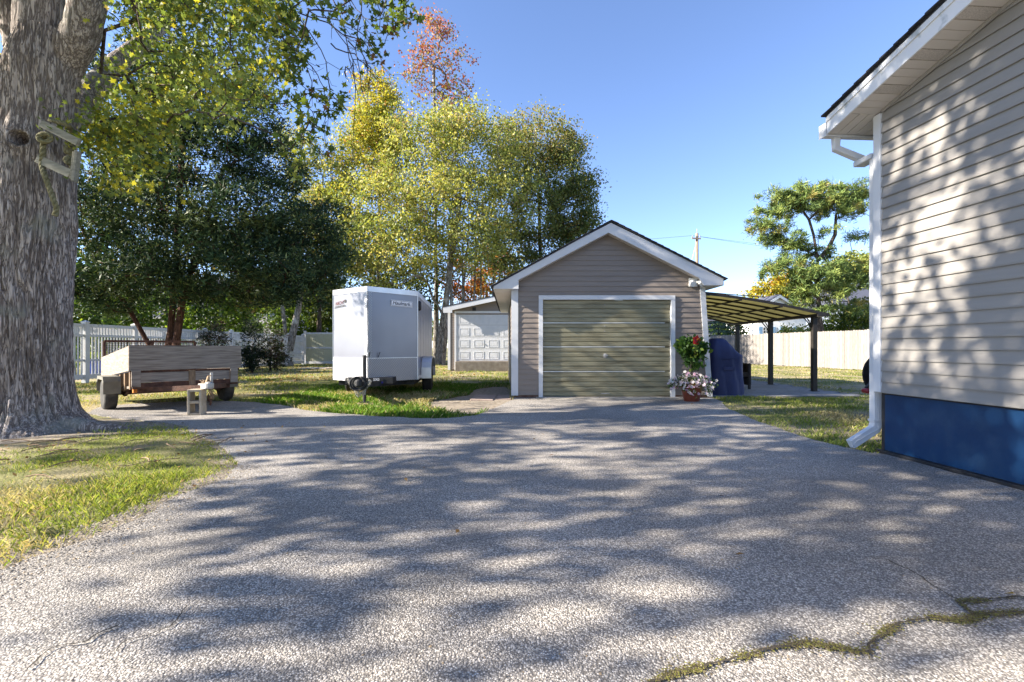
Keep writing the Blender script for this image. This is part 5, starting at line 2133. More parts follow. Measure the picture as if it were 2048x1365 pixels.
hb_ = thing('house', 'far house with a dark blue-grey roof, glimpsed between the pine and the near house', 'house', (50, 62, 0))
mb = MB().box(44, 62, 62, 72, 0, 6.6)
part('wall', mb, 'bluegrey', hb_, world=True)
mb = MB().hexa([(43.4, 61.2, 6.5), (62.5, 61.2, 6.5), (62.5, 67, 10.2), (43.8, 67, 10.2), (43.4, 72.6, 6.5), (62.5, 72.6, 6.5), (62.5, 67.3, 10.25), (43.8, 67.3, 10.25)])
part('roof', mb, 'slateroof', hb_, world=True)
hb2 = thing('house', 'far blue-grey house seen through the pergola above the wooden fence', 'house', (24, 55, 0))
mb = MB().box(20.5, 28.3, 55, 63, 0, 4.2)
part('wall', mb, 'bluegrey', hb2, world=True)
mb = MB().hexa([(20, 54.5, 4.2), (28.8, 54.5, 4.2), (28.8, 59, 5.6), (20, 59, 5.6), (20, 63.5, 4.2), (28.8, 63.5, 4.2), (28.8, 59.1, 5.62), (20, 59.1, 5.62)])
part('roof', mb, 'slateroof', hb2, world=True)
for px in (1447, 1474):
    wx = (px - 1024) / FPX * 55
    mb = MB().box(wx - .45, wx + .45, 54.93, 54.998, 2.3, 3.9)
    wf = part('window', mb, 'darkglass', hb2, world=True)
    mb = MB().box(wx - .52, wx + .52, 54.9, 54.929, 3.05, 3.14).box(wx - .52, wx - .45, 54.9, 54.999, 2.24, 3.96).box(wx + .45, wx + .52, 54.9, 54.999, 2.24, 3.96)
    part('window_frame', mb, 'whitepaint', wf, world=True)
hl = thing('house', 'neighbouring pale grey house, glimpsed behind the dark cedar on the left', 'house', (-27, 46, 0))
mb = MB().box(-40, -22, 46, 56, 0, 6.0)
part('wall', mb, 'greyhouse', hl, world=True)
mb = MB().hexa([(-40.6, 45.4, 5.9), (-21.4, 45.4, 5.9), (-21.4, 51, 8.6), (-40.6, 51, 8.6), (-40.6, 56.6, 5.9), (-21.4, 56.6, 5.9), (-21.4, 51.1, 8.65), (-40.6, 51.1, 8.65)])
part('roof', mb, 'slateroof', hl, world=True)
for px in (500, 545):
    wx = (px - 1024) / FPX * 46
    mb = MB().box(wx - .5, wx + .5, 45.93, 45.998, 3.6, 5.0)
    part('window', mb, 'darkglass', hl, world=True)

up = thing('utility_pole', 'wooden utility pole with insulators rising behind the tan garage roof', 'utility pole', (17.9, 45, 0))
mb = MB().tube([(0, 0, 0), (0, 0, 6), (0, 0, 12.1)], [.19, .16, .14], 12)
part('pole_shaft', mb, 'pole', up, smooth=True)
mb = MB().bar((-.55, -.16, 11.6), (.3, -.16, 11.55), .1, .12)
part('cross_arm', mb, 'pole', up)
for x in (-.5, -.15, .22):
    mb = MB().lathe([(.03, 0), (.06, .05), (.035, .09), (.06, .13), (.03, .2)], 8, (x, -.16, 11.66))
    part('insulator', mb, 'greysteel', up)
mb = MB().tube([(0, 0, 12.1), (0, 0, 12.55)], .03, 6)
part('pole_top_pin', mb, 'greysteel', up)
mb = MB().tube([(-.15, -.1, 11.0), (-1.2, -.1, 7.0), (-3.6, 0, 0)], .012, 4)
part('guy_wire', mb, 'greysteel', up)


def wire(name, p, q, sag, r, label):
    p, q = Vector(p), Vector(q)
    pts = []
    for k in range(17):
        t = k / 16
        c = p.lerp(q, t)
        c.z -= sag * 4 * t * (1 - t)
        pts.append(c)
    solo(name, MB().tube(pts, r, 5), 'wire', label, 'cable')


wire('power_line', (17.4, 44.84, 11.85), (70, 60, 13.0), 1.0, .012, 'thin power line running right from the utility pole, upper strand')
wire('power_line', (18.1, 44.84, 11.75), (70, 60, 11.8), 1.0, .012, 'thin power line running right from the utility pole, lower strand')
wire('power_line', (17.4, 44.84, 11.85), (-40, 60, 14.0), 1.0, .012, 'thin power line running left from the utility pole towards the trees')
wire('cable', (17.0, 46.0, 6.75), (62, 52.0, 6.9), 1.0, .05, 'thick black cable crossing behind the pergola, upper of the two')
wire('cable', (17.0, 46.0, 6.05), (62, 52.0, 6.2), .9, .05, 'thick black cable crossing behind the pergola, lower of the two')
# ================================================================== BIG MAPLE on the left
MX, MY = -6.3, 6.1
maple = thing('maple_tree', 'big old maple with thick furrowed trunk at the left edge, a swing strapped to it', 'tree', (MX, MY, 0))


def maple_axis(z):
    t = min(1, max(0, z / 4.8))
    return float(np.interp(z, [0, 2, 2.7, 3.67, 4.65, 5.3], [-6.37, -6.35, -6.27, -6.2, -6.08, -6.02])), MY - .02 * z


def maple_rad(z):
    ks = [(-.1, .76), (0, .69), (.08, .62), (.25, .52), (.5, .47), (1.0, .45), (1.6, .455), (2.2, .47), (2.7, .475), (3.1, .44), (3.67, .40), (4.2, .385), (4.65, .385), (5.2, .27)]
    for (a, ra), (b, rb) in zip(ks[:-1], ks[1:]):
        if a <= z <= b:
            return ra + (rb - ra) * (z - a) / (b - a)
    return ks[-1][1]


NT, NZ = 260, 420
vs_ = np.zeros((NZ, NT, 3))
HOLE_A, HOLE_Z = R(-60), 3.62
for j in range(NZ):
    z = -.08 + 5.2 * j / (NZ - 1)
    cx, cy = maple_axis(z)
    r0 = maple_rad(z)
    for i in range(NT):
        a = 2 * math.pi * i / NT
        ca, sa = math.cos(a), math.sin(a)
        tw = a + .12 * z
        q = Vector((math.cos(tw) * 2.2, math.sin(tw) * 2.2, z * .35))
        flare = max(0, 1 - z / .5) ** 2
        but = flare * (.13 * max(0, math.cos(3 * (a + .6))) + .08 * max(0, math.cos(2 * a - .3)) + .1 * mnoise.noise(q * 1.5))
        big = .035 * mnoise.noise(Vector((ca * 1.5, sa * 1.5, z * .9)))
        # furrowed bark: ridges running up the trunk, broken and wandering
        w1 = mnoise.noise(Vector((ca * 3, sa * 3, z * 1.6))) * .55
        f1 = mnoise.noise(Vector((ca * 8.5 + w1, sa * 8.5 + w1, z * 1.15)))
        f2 = mnoise.noise(Vector((ca * 19 + w1 * 2, sa * 19, z * 3.2)))
        ridge = -.06 * max(0, 1 - abs(f1) * 4.5) - .024 * max(0, 1 - abs(f2) * 4.0) + .012 * mnoise.noise(Vector((ca * 30, sa * 30, z * 9)))
        fade = 1.0 if z < 2.6 else max(.45, 1 - (z - 2.6) * .5)
        r = r0 + but + big + ridge * fade * (.8 if z > .1 else .5)
        # healed branch scar with its hole
        da = (a - HOLE_A + math.pi) % (2 * math.pi) - math.pi
        dh = math.hypot(da * .46, z - HOLE_Z)
        r += .085 * math.exp(-(dh / .2) ** 2)
        if dh < .115:
            r -= .30 * max(0, min(1, (.095 - dh) / .045))
        vs_[j, i] = (cx + r * ca, cy + r * sa, z)
V = vs_.reshape(-1, 3) - np.array((MX, MY, 0))
idx = np.arange(NZ * NT).reshape(NZ, NT)
F = np.stack([idx[:-1], np.roll(idx, -1, 1)[:-1], np.roll(idx, -1, 1)[1:], idx[1:]], -1).reshape(-1, 4)
me = npmesh('trunk', V, F, 'bark_maple', None, True)
trunk_o = link('trunk', me, maple)


def limb(name, pts, rads, n=28, rough=.02):
    p = catmull(pts, 9)
    rr = np.interp(np.linspace(0, 1, len(p)), np.linspace(0, 1, len(rads)), rads)
    mb = MB().tube(p, list(rr), n, cap=False)
    c = [p[i // n] for i in range(len(mb.v))]
    out = []
    for v, cc_ in zip(mb.v, c):
        v = Vector(v)
        d = v - cc_
        f = mnoise.noise(Vector((v.x * 9, v.y * 9, v.z * 3))) * rough + mnoise.noise(v * 17) * rough * .5
        out.append(tuple(v + d.normalized() * f))
    mb.v = out
    o = part(name, mb, 'bark_maple', maple, world=True, smooth=True)
    return o


LIMBS = [
    ([(-6.16, 6.1, 4.2), (-6.32, 6.05, 4.8), (-6.52, 6.0, 5.5), (-6.9, 5.6, 7.0), (-7.4, 5.0, 8.6)], [.2, .18, .155, .13, .1]),
    ([(-6.09, 6.02, 4.4), (-6.1, 6.02, 5.2), (-6.1, 6.0, 6.3), (-5.9, 5.7, 8.0), (-5.5, 5.2, 10.0)], [.3, .265, .23, .2, .12]),
    ([(-6.05, 6.08, 4.3), (-5.86, 6.05, 4.72), (-5.6, 6.0, 5.05), (-5.45, 5.95, 5.4), (-5.33, 5.9, 5.8), (-4.8, 5.6, 7.0), (-3.6, 4.4, 8.0)], [.2, .21, .2, .19, .18, .14, .1]),
    ([(-6.15, 6.1, 3.95), (-6.6, 6.15, 4.15), (-7.1, 6.2, 4.55), (-8.4, 6.0, 5.4), (-9.8, 5.5, 6.3)], [.2, .15, .14, .12, .08]),
    ([(-6.2, 6.3, 4.1), (-6.4, 6.9, 4.6), (-6.5, 7.4, 5.4), (-6.2, 8.4, 7.0)], [.22, .17, .15, .1]),
]
for p, r_ in LIMBS:
    limb('limb', p, r_)
# upper branches reaching through the crown, plus high leaf masses (cast the dappled shade)
nodes = [np.array(p) for p, _ in [(l[0][-1], 0) for l in LIMBS]]


def unseen(c, pad=.8):
    return ~((c[:, 1] > .3) & (c[:, 2] - EYE - pad < .757 * c[:, 1]) & (c[:, 0] > -1.16 * c[:, 1] - pad) & (c[:, 0] < 1.16 * c[:, 1] + pad))


hi = lobes_to_clumps([((-6.0, 5.2, 9.0), (6.0, 4.2, 3.6), 74), ((-10.5, 4.6, 7.0), (3.4, 3.4, 2.8), 36), ((-2.0, 3.8, 8.2), (3.2, 3.2, 2.4), 40), ((-9.8, 2.3, 6.2), (2.8, 1.7, 1.6), 30), ((-6.0, 2.6, 7.2), (3.2, 1.7, 2.0), 64), ((-4.5, 2.4, 9.0), (3, 1.6, 1.5), 26), ((-9.5, 1.3, 6.0), (2.6, 1.0, 1.5), 22), ((-7.0, 1.4, 5.2), (2.2, 1.0, .9), 17), ((-9.5, .2, 6.2), (3.0, .7, 1.6), 16)])
hi = hi[unseen(hi, 1.1)]


def hang(px, py, Y):
    p = at(px, py, Y)
    return (p.x, p.y, p.z)


vis = []
rv = random.Random(5)
for _ in range(330):
    px = rv.uniform(165, 600)
    if px < 340:
        lim = 330 - abs(px - 255) * .6
    elif px < 500:
        lim = 235
    else:
        lim = 235 - (px - 500) * .9
    py = rv.uniform(-40, 1) if rv.random() < .2 else lim * (rv.random() ** 1.15)
    vis.append(hang(px, py, rv.uniform(5.2, 8.4)))
for (px, py) in [(200, 300), (225, 330), (240, 360), (262, 372), (215, 270), (250, 300), (290, 290), (275, 255), (185, 250), (235, 365), (190, 225), (300, 330)]:
    vis.append(hang(px, py, rv.uniform(5.5, 6.2)))
for (px, py) in [(585, 150), (600, 190), (622, 175), (610, 225), (640, 205), (655, 190), (632, 240), (668, 225), (650, 255), (615, 262), (590, 275), (642, 285), (668, 200), (690, 205), (575, 205), (600, 130), (625, 300), (600, 320), (575, 300), (655, 310), (585, 345),
                 (640, 12), (665, 22), (690, 40), (705, 28), (655, -10), (620, 20), (580, 30), (595, 60), (560, 40), (612, 0),
                 (748, 8), (765, 25), (785, 15), (800, 35), (775, 45), (795, 60), (815, 45), (760, 55), (780, 68), (810, 20), (745, 35), (742, 100), (750, 108), (765, 108), (728, 90), (830, 25), (770, -10), (800, -15), (735, -10)]:
    vis.append(hang(px + rv.uniform(-6, 6), py + rv.uniform(-6, 6), rv.uniform(5.0, 6.6)))
for (px, py) in [(5, 200), (18, 215), (8, 235), (20, 225), (0, 100), (12, 60), (4, 330)]:
    vis.append(hang(px, py, rv.uniform(7.4, 8.2)))
vis = np.array(vis)
vpx, vpy = vis[:, 0] / vis[:, 1] * FPX + 1024, 695 - (vis[:, 2] - EYE) / vis[:, 1] * FPX
vis = vis[~((vpx < 262) & (vpx > 60) & (vpy < 125))]
isspr = np.array([(v[0] / v[1] * FPX + 1024) > 560 for v in vis])
# twig skeleton: starts at the limb ends
trunk_path = [LIMBS[2][0][3], LIMBS[2][0][4], LIMBS[2][0][5], (-2.6, 4.6, 7.6), (-1.8, 5.2, 7.2)]
lowt = vis[vis[:, 0] > -6.4]
mb, _, _ = skeleton(trunk_path, .14, lowt, tip=.0045, droop=.75, jit=.22, bias=-.15, power=2.6)
part('branch', mb, 'bark_dark', maple, world=True, smooth=True)
for li, hs_ in ((0, hi[hi[:, 0] < -6.5]), (1, hi[(hi[:, 0] >= -6.5)])):
    st_ = LIMBS[li][0]
    mb, _, _ = skeleton([st_[-2], st_[-1], tuple(np.array(st_[-1]) + np.array((0, -.5, 1.2)))], .13, hs_[rng.random(len(hs_)) < .8], tip=.012, jit=.3)
    part('branch', mb, 'bark_dark', maple, world=True, smooth=True)
MPAL = [((.135, .19, .05), 5), ((.19, .245, .065), 4), ((.29, .32, .07), 2.4), ((.46, .42, .05), 1.3), ((.24, .19, .08), .3)]
YPAL = [((.3, .3, .035), 4), ((.42, .37, .03), 3), ((.16, .2, .03), 2)]
V1, F1, c1 = clump_leaves(vis[~isspr], 36, .18, .076, MPAL, STAR, mixc=.55, flat=.8, jitter=.25)
V2, F2, c2 = clump_leaves(vis[isspr], 13, .10, .095, [((.07, .11, .022), 5), ((.11, .16, .03), 4), ((.24, .26, .04), 1), ((.2, .1, .04), .5)], STAR, mixc=.6, flat=.9)
low = vis[[(v[0] / v[1] * FPX + 1024) < 330 and (695 - (v[2] - EYE) / v[1] * FPX) > 180 for v in vis]]
V3, F3, c3 = clump_leaves(low, 18, .14, .078, YPAL, STAR, mixc=.5)
VV = np.vstack([V1, V2, V3]) - np.array((MX, MY, 0))
FF = np.vstack([F1, F2 + len(V1), F3 + len(V1) + len(V2)])
link('crown', npmesh('crown', VV, FF, 'leaf', np.vstack([c1, c2, c3])), maple)
hi = hi[rng.random(len(hi)) < .82]
V, F, cc = clump_leaves(hi, 62, .31, .17, MPAL, QUAD, mixc=.55)
link('upper_crown', npmesh('upper_crown', V - np.array((MX, MY, 0)), F, 'shade_leaf', cc), maple)

# thin drooping twigs hanging into the sky gap
mb = MB()
rt = random.Random(21)
base_tw = []
for (p0, p1, cvx) in [((560, -60), (720, 235), 40), ((600, -60), (745, 95), 30), ((640, -50), (705, 330), 30), ((735, -60), (745, 250), -30), ((540, -40), (640, 330), 60), ((520, 20), (600, 345), 55), ((545, 60), (660, 265), 30), ((700, 80), (735, 210), 20), ((600, 30), (770, 150), 40), ((660, 90), (740, 180), 25), ((690, 150), (745, 130), -25)]:
    a, b = Vector(hang(*p0, 5.7)), Vector(hang(*p1, 5.9))
    pts = []
    for k in range(12):
        t = k / 11
        c = a.lerp(b, t)
        c += Vector((cvx / FPX * 5.8, .15 * math.sin(t * 5), 0.1)) * math.sin(math.pi * t)
        c += Vector((rt.gauss(0, .012), rt.gauss(0, .02), rt.gauss(0, .012)))
        pts.append(c)
    mb.tube(pts, list(np.linspace(.0085, .003, 12)), 5)
    for q in range(5):
        k = rt.randrange(3, 11)
        s0 = pts[k]
        d = Vector((rt.uniform(-.1, .35), rt.uniform(-.15, .15), -rt.uniform(.05, .3)))
        mb.tube([s0, s0 + d * .5 + Vector((.02, 0, -.03)), s0 + d + Vector((.05, 0, .06))], [.0035, .003, .002], 4)
part('twig', mb, 'bark_dark', maple, world=True, smooth=True)
# surface roots
for (pts, r_) in (([(-5.8, 6.05, .08), (-5.3, 6.05, .02), (-4.9, 6.12, -.03)], [.13, .07, .03]),):
    limb('root', pts, r_, 14, .02)

# rope swing bundle
sw = thing('rope_swing', 'greenish board swing frame tied with thick rope, strapped high on the maple trunk', 'rope swing', (-5.4, 5.5, 3.3))
YS = 5.46


def sp(px, py, dy=0.0):
    return at(px, py, YS + dy)


for a, b, ht in (((84, 248), (158, 286), .088), ((76, 318), (143, 349), .10)):
    p, q = sp(*a), sp(*b, .02)
    mb = MB().bar(p, q, .05, ht)
    part('board', mb, 'swingwood', sw, world=True, bevel=.005)
p, q = sp(156.5, 303, -.02), sp(149, 364, .0)
mb = MB().bar(p, q, .028, .085, up=(.25, -1, 0))
mb.bar(p + Vector((-.035, .02, -.01)), q + Vector((-.03, .02, .03)), .03, .1, up=(.25, -1, 0))
part('board', mb, 'swingwood', sw, world=True, bevel=.004)


def rope(path, r=.03, tw=38):
    pts = catmull(path, 14)
    mb = MB()
    L = 0
    acc = [0]
    for a, b in zip(pts[:-1], pts[1:]):
        L += (b - a).length
        acc.append(L)
    for s_ in range(3):
        q = []
        for i, p in enumerate(pts):
            t = (pts[min(i + 1, len(pts) - 1)] - pts[max(i - 1, 0)]).normalized()
            u = t.cross(Vector((.3, 1, .2))).normalized()
            v = t.cross(u)
            a = acc[i] * tw + s_ * 2.094
            q.append(p + u * math.cos(a) * r * .52 + v * math.sin(a) * r * .52)
        mb.tube(q, r * .6, 6)
    return mb


part('rope', rope([sp(88, 268), sp(86, 300, -.02), sp(84, 330, .0), sp(90, 352, -.03), sp(100, 380, -.02), sp(109, 405, -.02), sp(113, 418), sp(110, 432)], .027), 'rope', sw, world=True, smooth=True)
part('rope', rope([sp(100, 240, .12), sp(112, 243, .02), sp(125, 247, 0), sp(138, 254, .05), sp(140, 262, .25)], .024), 'rope', sw, world=True, smooth=True)
kn = []
for k in range(15):
    a = k / 14 * 2 * math.pi * 1.9
    kn.append(sp(90 + 13 * math.cos(a), 276 + 8 * math.sin(a), -.03 - .05 * math.sin(a * .5)))
part('rope_knot', rope(kn, .024), 'rope', sw, world=True, smooth=True)
kn = []
for k in range(22):
    a = k / 21 * 2 * math.pi * 2.6
    kn.append(sp(138 + 6 * math.cos(a), 318 + (k - 11) * 2.6 + 10 * math.sin(a), .10 + .03 * math.cos(a)))
part('rope_coil', rope(kn, .026), 'rope', sw, world=True, smooth=True)

# ================================================================== CEDAR
cd = thing('cedar_tree', 'large dark cedar with several reddish stems behind the wooden trailer', 'tree', (-9.2, 12.6, 0))
CY = 12.4
L_ = lambda px, py, Y, r: (tuple(at(px, py, Y)), r)
lob = []
for (px, py, Y, rx, ry, rz, n_) in [
        (340, 110, 12.6, 1.0, 1.0, 1.5, 45), (300, 190, 12.4, 1.5, 1.4, 1.3, 55), (420, 210, 12.6, 1.5, 1.4, 1.3, 55),
        (250, 300, 12.0, 1.4, 1.6, 1.1, 60), (400, 320, 12.4, 1.8, 1.8, 1.0, 70), (540, 330, 12.8, 1.0, 1.3, 1.0, 40), (500, 240, 12.8, .9, 1.1, 1.1, 35),
        (210, 420, 11.6, 1.1, 1.6, 1.0, 55), (330, 440, 12.0, 1.7, 2.0, .9, 70), (480, 440, 12.4, 1.6, 1.9, .9, 70), (580, 450, 12.8, 1.0, 1.5, .9, 45),
        (190, 540, 11.6, 1.0, 1.6, .7, 50), (420, 540, 12.2, 1.7, 2.0, .7, 65), (560, 540, 12.6, 1.2, 1.6, .7, 50), (640, 520, 13.2, .75, 1.2, .8, 35),
        (300, 540, 11.4, 1.1, 1.2, .6, 35), (200, 605, 11.8, .8, 1.1, .35, 18), (480, 590, 12.6, 1.4, 1.4, .35, 28), (600, 585, 13, .8, 1.2, .4, 20), (360, 590, 11.8, .8, 1.0, .3, 12), (655, 450, 13.4, .5, .9, .8, 16)]:
    lob.append((tuple(at(px, py, Y)), (rx, ry, rz), n_))
cl = lobes_to_clumps(lob, 1.75)
stems = [([(-9.2, 12.6, 0), (-9.25, 12.6, 1.5), (-9.1, 12.6, 3.2), (-9.0, 12.6, 5.2), (-8.9, 12.6, 7.4), (-8.9, 12.6, 9.4)], .36, 1),
         ([(-9.0, 12.45, 0), (-8.95, 12.4, 1.2), (-8.78, 12.4, 2.4), (-8.3, 12.5, 4.2), (-7.8, 12.6, 6.0)], .27, 0),
         ([(-9.4, 12.5, 0), (-9.6, 12.4, 1.0), (-10.0, 12.2, 2.0), (-10.6, 11.9, 3.2), (-11.0, 11.7, 4.5)], .22, 0)]
own = np.argmin(np.stack([np.min(np.linalg.norm(cl[:, None] - np.array(s_[0])[None], axis=2), axis=1) for s_ in stems]), axis=0)
for k, (pts, r_, _) in enumerate(stems):
    tg = cl[own == k]
    mb, _, _ = skeleton(pts, r_, tg[rng.random(len(tg)) < .55], tip=.012, jit=.2, bias=-.1)
    part('trunk', mb, 'bark_cedar', cd, world=True, smooth=True)
CP = [((.02, .042, .02), 5), ((.035, .068, .026), 4), ((.055, .085, .03), 2), ((.09, .12, .04), 1)]
V, F, cc = clump_leaves(cl, 78, .23, .16, CP, SPRAY, mixc=.75, out_dir=True, flat=.6, spread=.8, jitter=.35)
V2, F2, c2 = clump_leaves(cl, 20, .3, .1, [((.17, .21, .08), 2), ((.09, .13, .06), 2)], SPRAY, mixc=.5, out_dir=True)  # paler sprays: highlights on the cedar put into the needle colour
link('crown', npmesh('crown', np.vstack([V, V2]) - np.array((-9.2, 12.6, 0)), np.vstack([F, F2 + len(V)]), 'needle', np.vstack([cc, c2])), cd)

# ================================================================== BROADLEAF TREES BEHIND
def lb(items):
    return [(tuple(at(px, py, Y)), (rx, ry, rz), n_) for (px, py, Y, rx, ry, rz, n_) in items]


G1 = [((.2, .245, .07), 4), ((.29, .32, .085), 4), ((.4, .39, .11), 3), ((.5, .44, .14), 1.6), ((.36, .27, .12), .7)]
G2 = [((.09, .125, .035), 4), ((.14, .175, .045), 4), ((.24, .23, .06), 2), ((.26, .19, .07), 1.1)]
YG = [((.33, .28, .03), 4), ((.42, .34, .03), 3), ((.22, .24, .03), 3), ((.42, .18, .03), 1)]
tree('broadleaf_tree', 'tall yellow-green tree with a pale grey trunk, tallest crown right behind the cargo trailer', [(-4.5, 29, 0), (-4.3, 29, 3), (-3.9, 29, 5.5), (-3.6, 29, 8), (-3.2, 29, 10.5)], .36,
     lb([(840, 330, 29, 3.4, 3, 3.2, 110), (950, 320, 29.5, 3.2, 3, 3.2, 100), (890, 430, 28.5, 4.2, 3.4, 2.6, 110), (770, 420, 28, 2.8, 2.6, 2.8, 80), (1000, 400, 29.5, 2.6, 2.6, 2.8, 70), (800, 520, 28, 2.6, 2.4, 1.8, 50), (950, 490, 28.5, 2.4, 2.4, 1.6, 30), (900, 250, 29, 2.4, 2.2, 1.8, 40)]),
     80, .45, .155, G1, bark='bark_grey', skel_frac=.75, tip=.018)
tree('broadleaf_tree', 'golden tree with an orange-tipped narrow top, left of the bare red-topped tree', [(-9.2, 31.5, 0), (-9.1, 31.5, 4), (-9.0, 31.5, 9), (-8.9, 31.5, 15)], .26,
     lb([(752, 195, 31.5, 1.35, 1.3, 2.0, 55), (770, 260, 31.5, 1.9, 1.6, 1.9, 60), (735, 255, 31, 1.3, 1.5, 1.6, 45), (730, 330, 31, 2.2, 2, 2, 55), (800, 300, 31.5, 1.6, 1.6, 1.8, 35), (720, 400, 31, 2.2, 2, 2, 45)]),
     78, .4, .155, [((.36, .36, .06), 4), ((.48, .42, .06), 4), ((.22, .27, .05), 3)], bark='bark_grey', topcol=(18.0, 21.5, [((.5, .24, .1), 2), ((.48, .36, .08), 2)]))
tree('broadleaf_tree', 'broad dark green and bronze oak behind the tan garage roof', [(2.4, 33, 0), (2.2, 33, 4), (2.0, 33, 8), (1.9, 33, 12)], .4,
     lb([(1080, 290, 33, 2.6, 2.6, 2.2, 75), (1120, 350, 33, 1.9, 2.2, 2.2, 60), (1040, 340, 32.5, 2.2, 2.4, 2.4, 60), (1140, 430, 33.5, 1.7, 2, 2, 55), (1070, 430, 32.5, 2.6, 2.6, 2.2, 70), (1100, 500, 33, 2.2, 2.2, 1.8, 60), (1175, 410, 33.5, .6, .8, .8, 8), (1160, 480, 33, 1.2, 1.6, 1.4, 40), (1135, 300, 33, 1.3, 1.6, 1.6, 36), (1165, 370, 33, .9, 1.3, 1.2, 22), (1180, 440, 33, .6, 1, 1, 14), (1020, 500, 32.5, 2, 2, 2, 45), (1000, 280, 33, 1.5, 1.5, 1.6, 25)]),
     84, .42, .155, [((.075, .11, .035), 5), ((.12, .155, .05), 4), ((.2, .22, .07), 2), ((.28, .22, .08), .8)], bark='bark_dark', topcol=(12, 18.5, [((.3, .25, .09), 3), ((.24, .26, .08), 3), ((.36, .25, .1), 1)]))
tree('broadleaf_tree', 'tall sparse tree with a red and purple autumn top rising above the golden crowns', [(-6.2, 38, 0), (-6.2, 38, 8), (-6.3, 38, 16), (-6.4, 38, 24)], .3,
     lb([(865, 80, 38, 1.5, 1.5, 2.2, 32), (860, 150, 38, 2.2, 2, 2.2, 34), (905, 180, 38, 1.6, 1.6, 1.8, 22), (830, 130, 38, 1.5, 1.5, 1.8, 14), (920, 115, 38, 1.2, 1.4, 1.0, 10), (885, 60, 38, .9, .9, 1.1, 14), (870, 250, 38, 2.6, 2, 2.2, 26), (925, 215, 38, 1.2, 1.4, 1.6, 18)]),
     22, .42, .2, [((.2, .12, .04), 2), ((.18, .17, .04), 2), ((.26, .07, .04), 2)], bark='bark_grey', topcol=(21, 27, [((.4, .13, .09), 3), ((.38, .2, .09), 2), ((.28, .09, .12), 1.4), ((.3, .26, .1), 1)]), tip=.02)
tree('broadleaf_tree', 'loose pale yellow-green tree between the dark cedar and the golden tree', [(-12.5, 30, 0), (-12.4, 30, 4), (-12.3, 30, 9), (-12.2, 30, 12)], .25,
     lb([(640, 350, 30, 1.9, 1.8, 2.2, 45), (600, 300, 30, 1.6, 1.6, 2.0, 30), (665, 430, 30, 2.2, 2, 2.2, 55), (690, 310, 30, 1.2, 1.4, 1.8, 26), (620, 430, 30, 1.6, 1.6, 2.2, 36), (700, 500, 30, 2, 2, 1.8, 40)]),
     62, .42, .155, G1, bark='bark_dark')
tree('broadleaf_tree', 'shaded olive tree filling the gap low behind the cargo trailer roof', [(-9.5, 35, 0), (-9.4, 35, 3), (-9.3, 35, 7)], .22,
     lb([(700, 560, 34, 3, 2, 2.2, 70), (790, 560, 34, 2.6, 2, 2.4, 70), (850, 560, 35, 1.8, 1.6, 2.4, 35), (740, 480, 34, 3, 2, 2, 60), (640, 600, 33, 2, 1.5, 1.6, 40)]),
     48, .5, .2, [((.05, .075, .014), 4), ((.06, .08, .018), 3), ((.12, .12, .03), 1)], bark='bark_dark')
tree('broadleaf_tree', 'orange autumn sapling beside the small white-doored garage', [(-3.4, 37, 0), (-3.3, 37, 4), (-3.2, 37, 7.5)], .1,
     lb([(930, 560, 37, 1.8, 1.2, 1.8, 34), (980, 530, 37, 1.4, 1.2, 1.4, 22), (915, 600, 37, 1.0, 1.2, 1.4, 16), (960, 590, 38, 1.4, 1.2, 1.2, 22)]),
     26, .36, .22, [((.42, .13, .025), 4), ((.4, .2, .04), 3), ((.28, .2, .04), 2)], bark='bark_grey')
# slender bare trunks in the gap
tree('broadleaf_tree', 'dark leafed tree closing the gap above the small garage roof', [(-1.0, 40, 0), (-1.0, 40, 4), (-1.1, 40, 9)], .2,
     lb([(985, 570, 40, 2.2, 1.6, 1.8, 40), (1010, 530, 40, 2.4, 1.6, 2, 40)]), 28, .45, .26, G2, bark='bark_dark')
tb = MB()
for k, (px, lean, Yt) in enumerate(((898, .4, 30), (908, -.3, 31), (918, .9, 32), (945, .3, 33), (958, .2, 33.5), (975, 1.0, 34), (885, .9, 28.6), (932, -.4, 32.4))):
    x = (px - 1024) / FPX * Yt
    st = thing('slender_tree', ['pale thin bare trunk just right of the grey main trunk', 'thin leaning trunk close behind the small garage corner', 'thin grey trunk leaning right over the small garage eave', 'straight pale trunk over the small garage roof, among orange leaves', 'right one of the paired pale trunks over the small garage roof', 'leaning brown trunk over the roof beside the tan garage eave', 'stout second stem leaning at the foot of the main grey trunk', 'dark thin trunk amid the orange leaves behind the small garage'][k], 'tree', (x, Yt, 0), group='slender trunks behind the yard')
    pts = [(x + lean * t * .7 + .06 * math.sin(t * 7 + k), Yt, 9.5 * t) for t in np.linspace(0, 1, 8)]
    mb = MB().tube(pts, list(np.linspace(.11 if k != 6 else .2, .03, 8)), 7, cap=False)
    for q in range(7):
        b_ = Vector(pts[3 + q % 5])
        d = Vector((rng.uniform(-1, 1), rng.uniform(-.5, .5), rng.uniform(.5, 1.4)))
        mb.tube([b_, b_ + d * .6, b_ + d * 1.3 + Vector((0, 0, .2))], [.025, .016, .008], 4, cap=False)
    part('trunk', mb, 'bark_grey', st, world=True, smooth=True)
    c_ = np.array([[x + lean * .6 + rng.normal() * .5, Yt + rng.normal() * .4, rng.uniform(6, 9.8)] for _ in range(12)])
    V, F, cc = clump_leaves(c_, 18, .32, .2, G1)
    link('crown', npmesh('crown', V - np.array((x, Yt, 0)), F, 'leaf', cc), st)

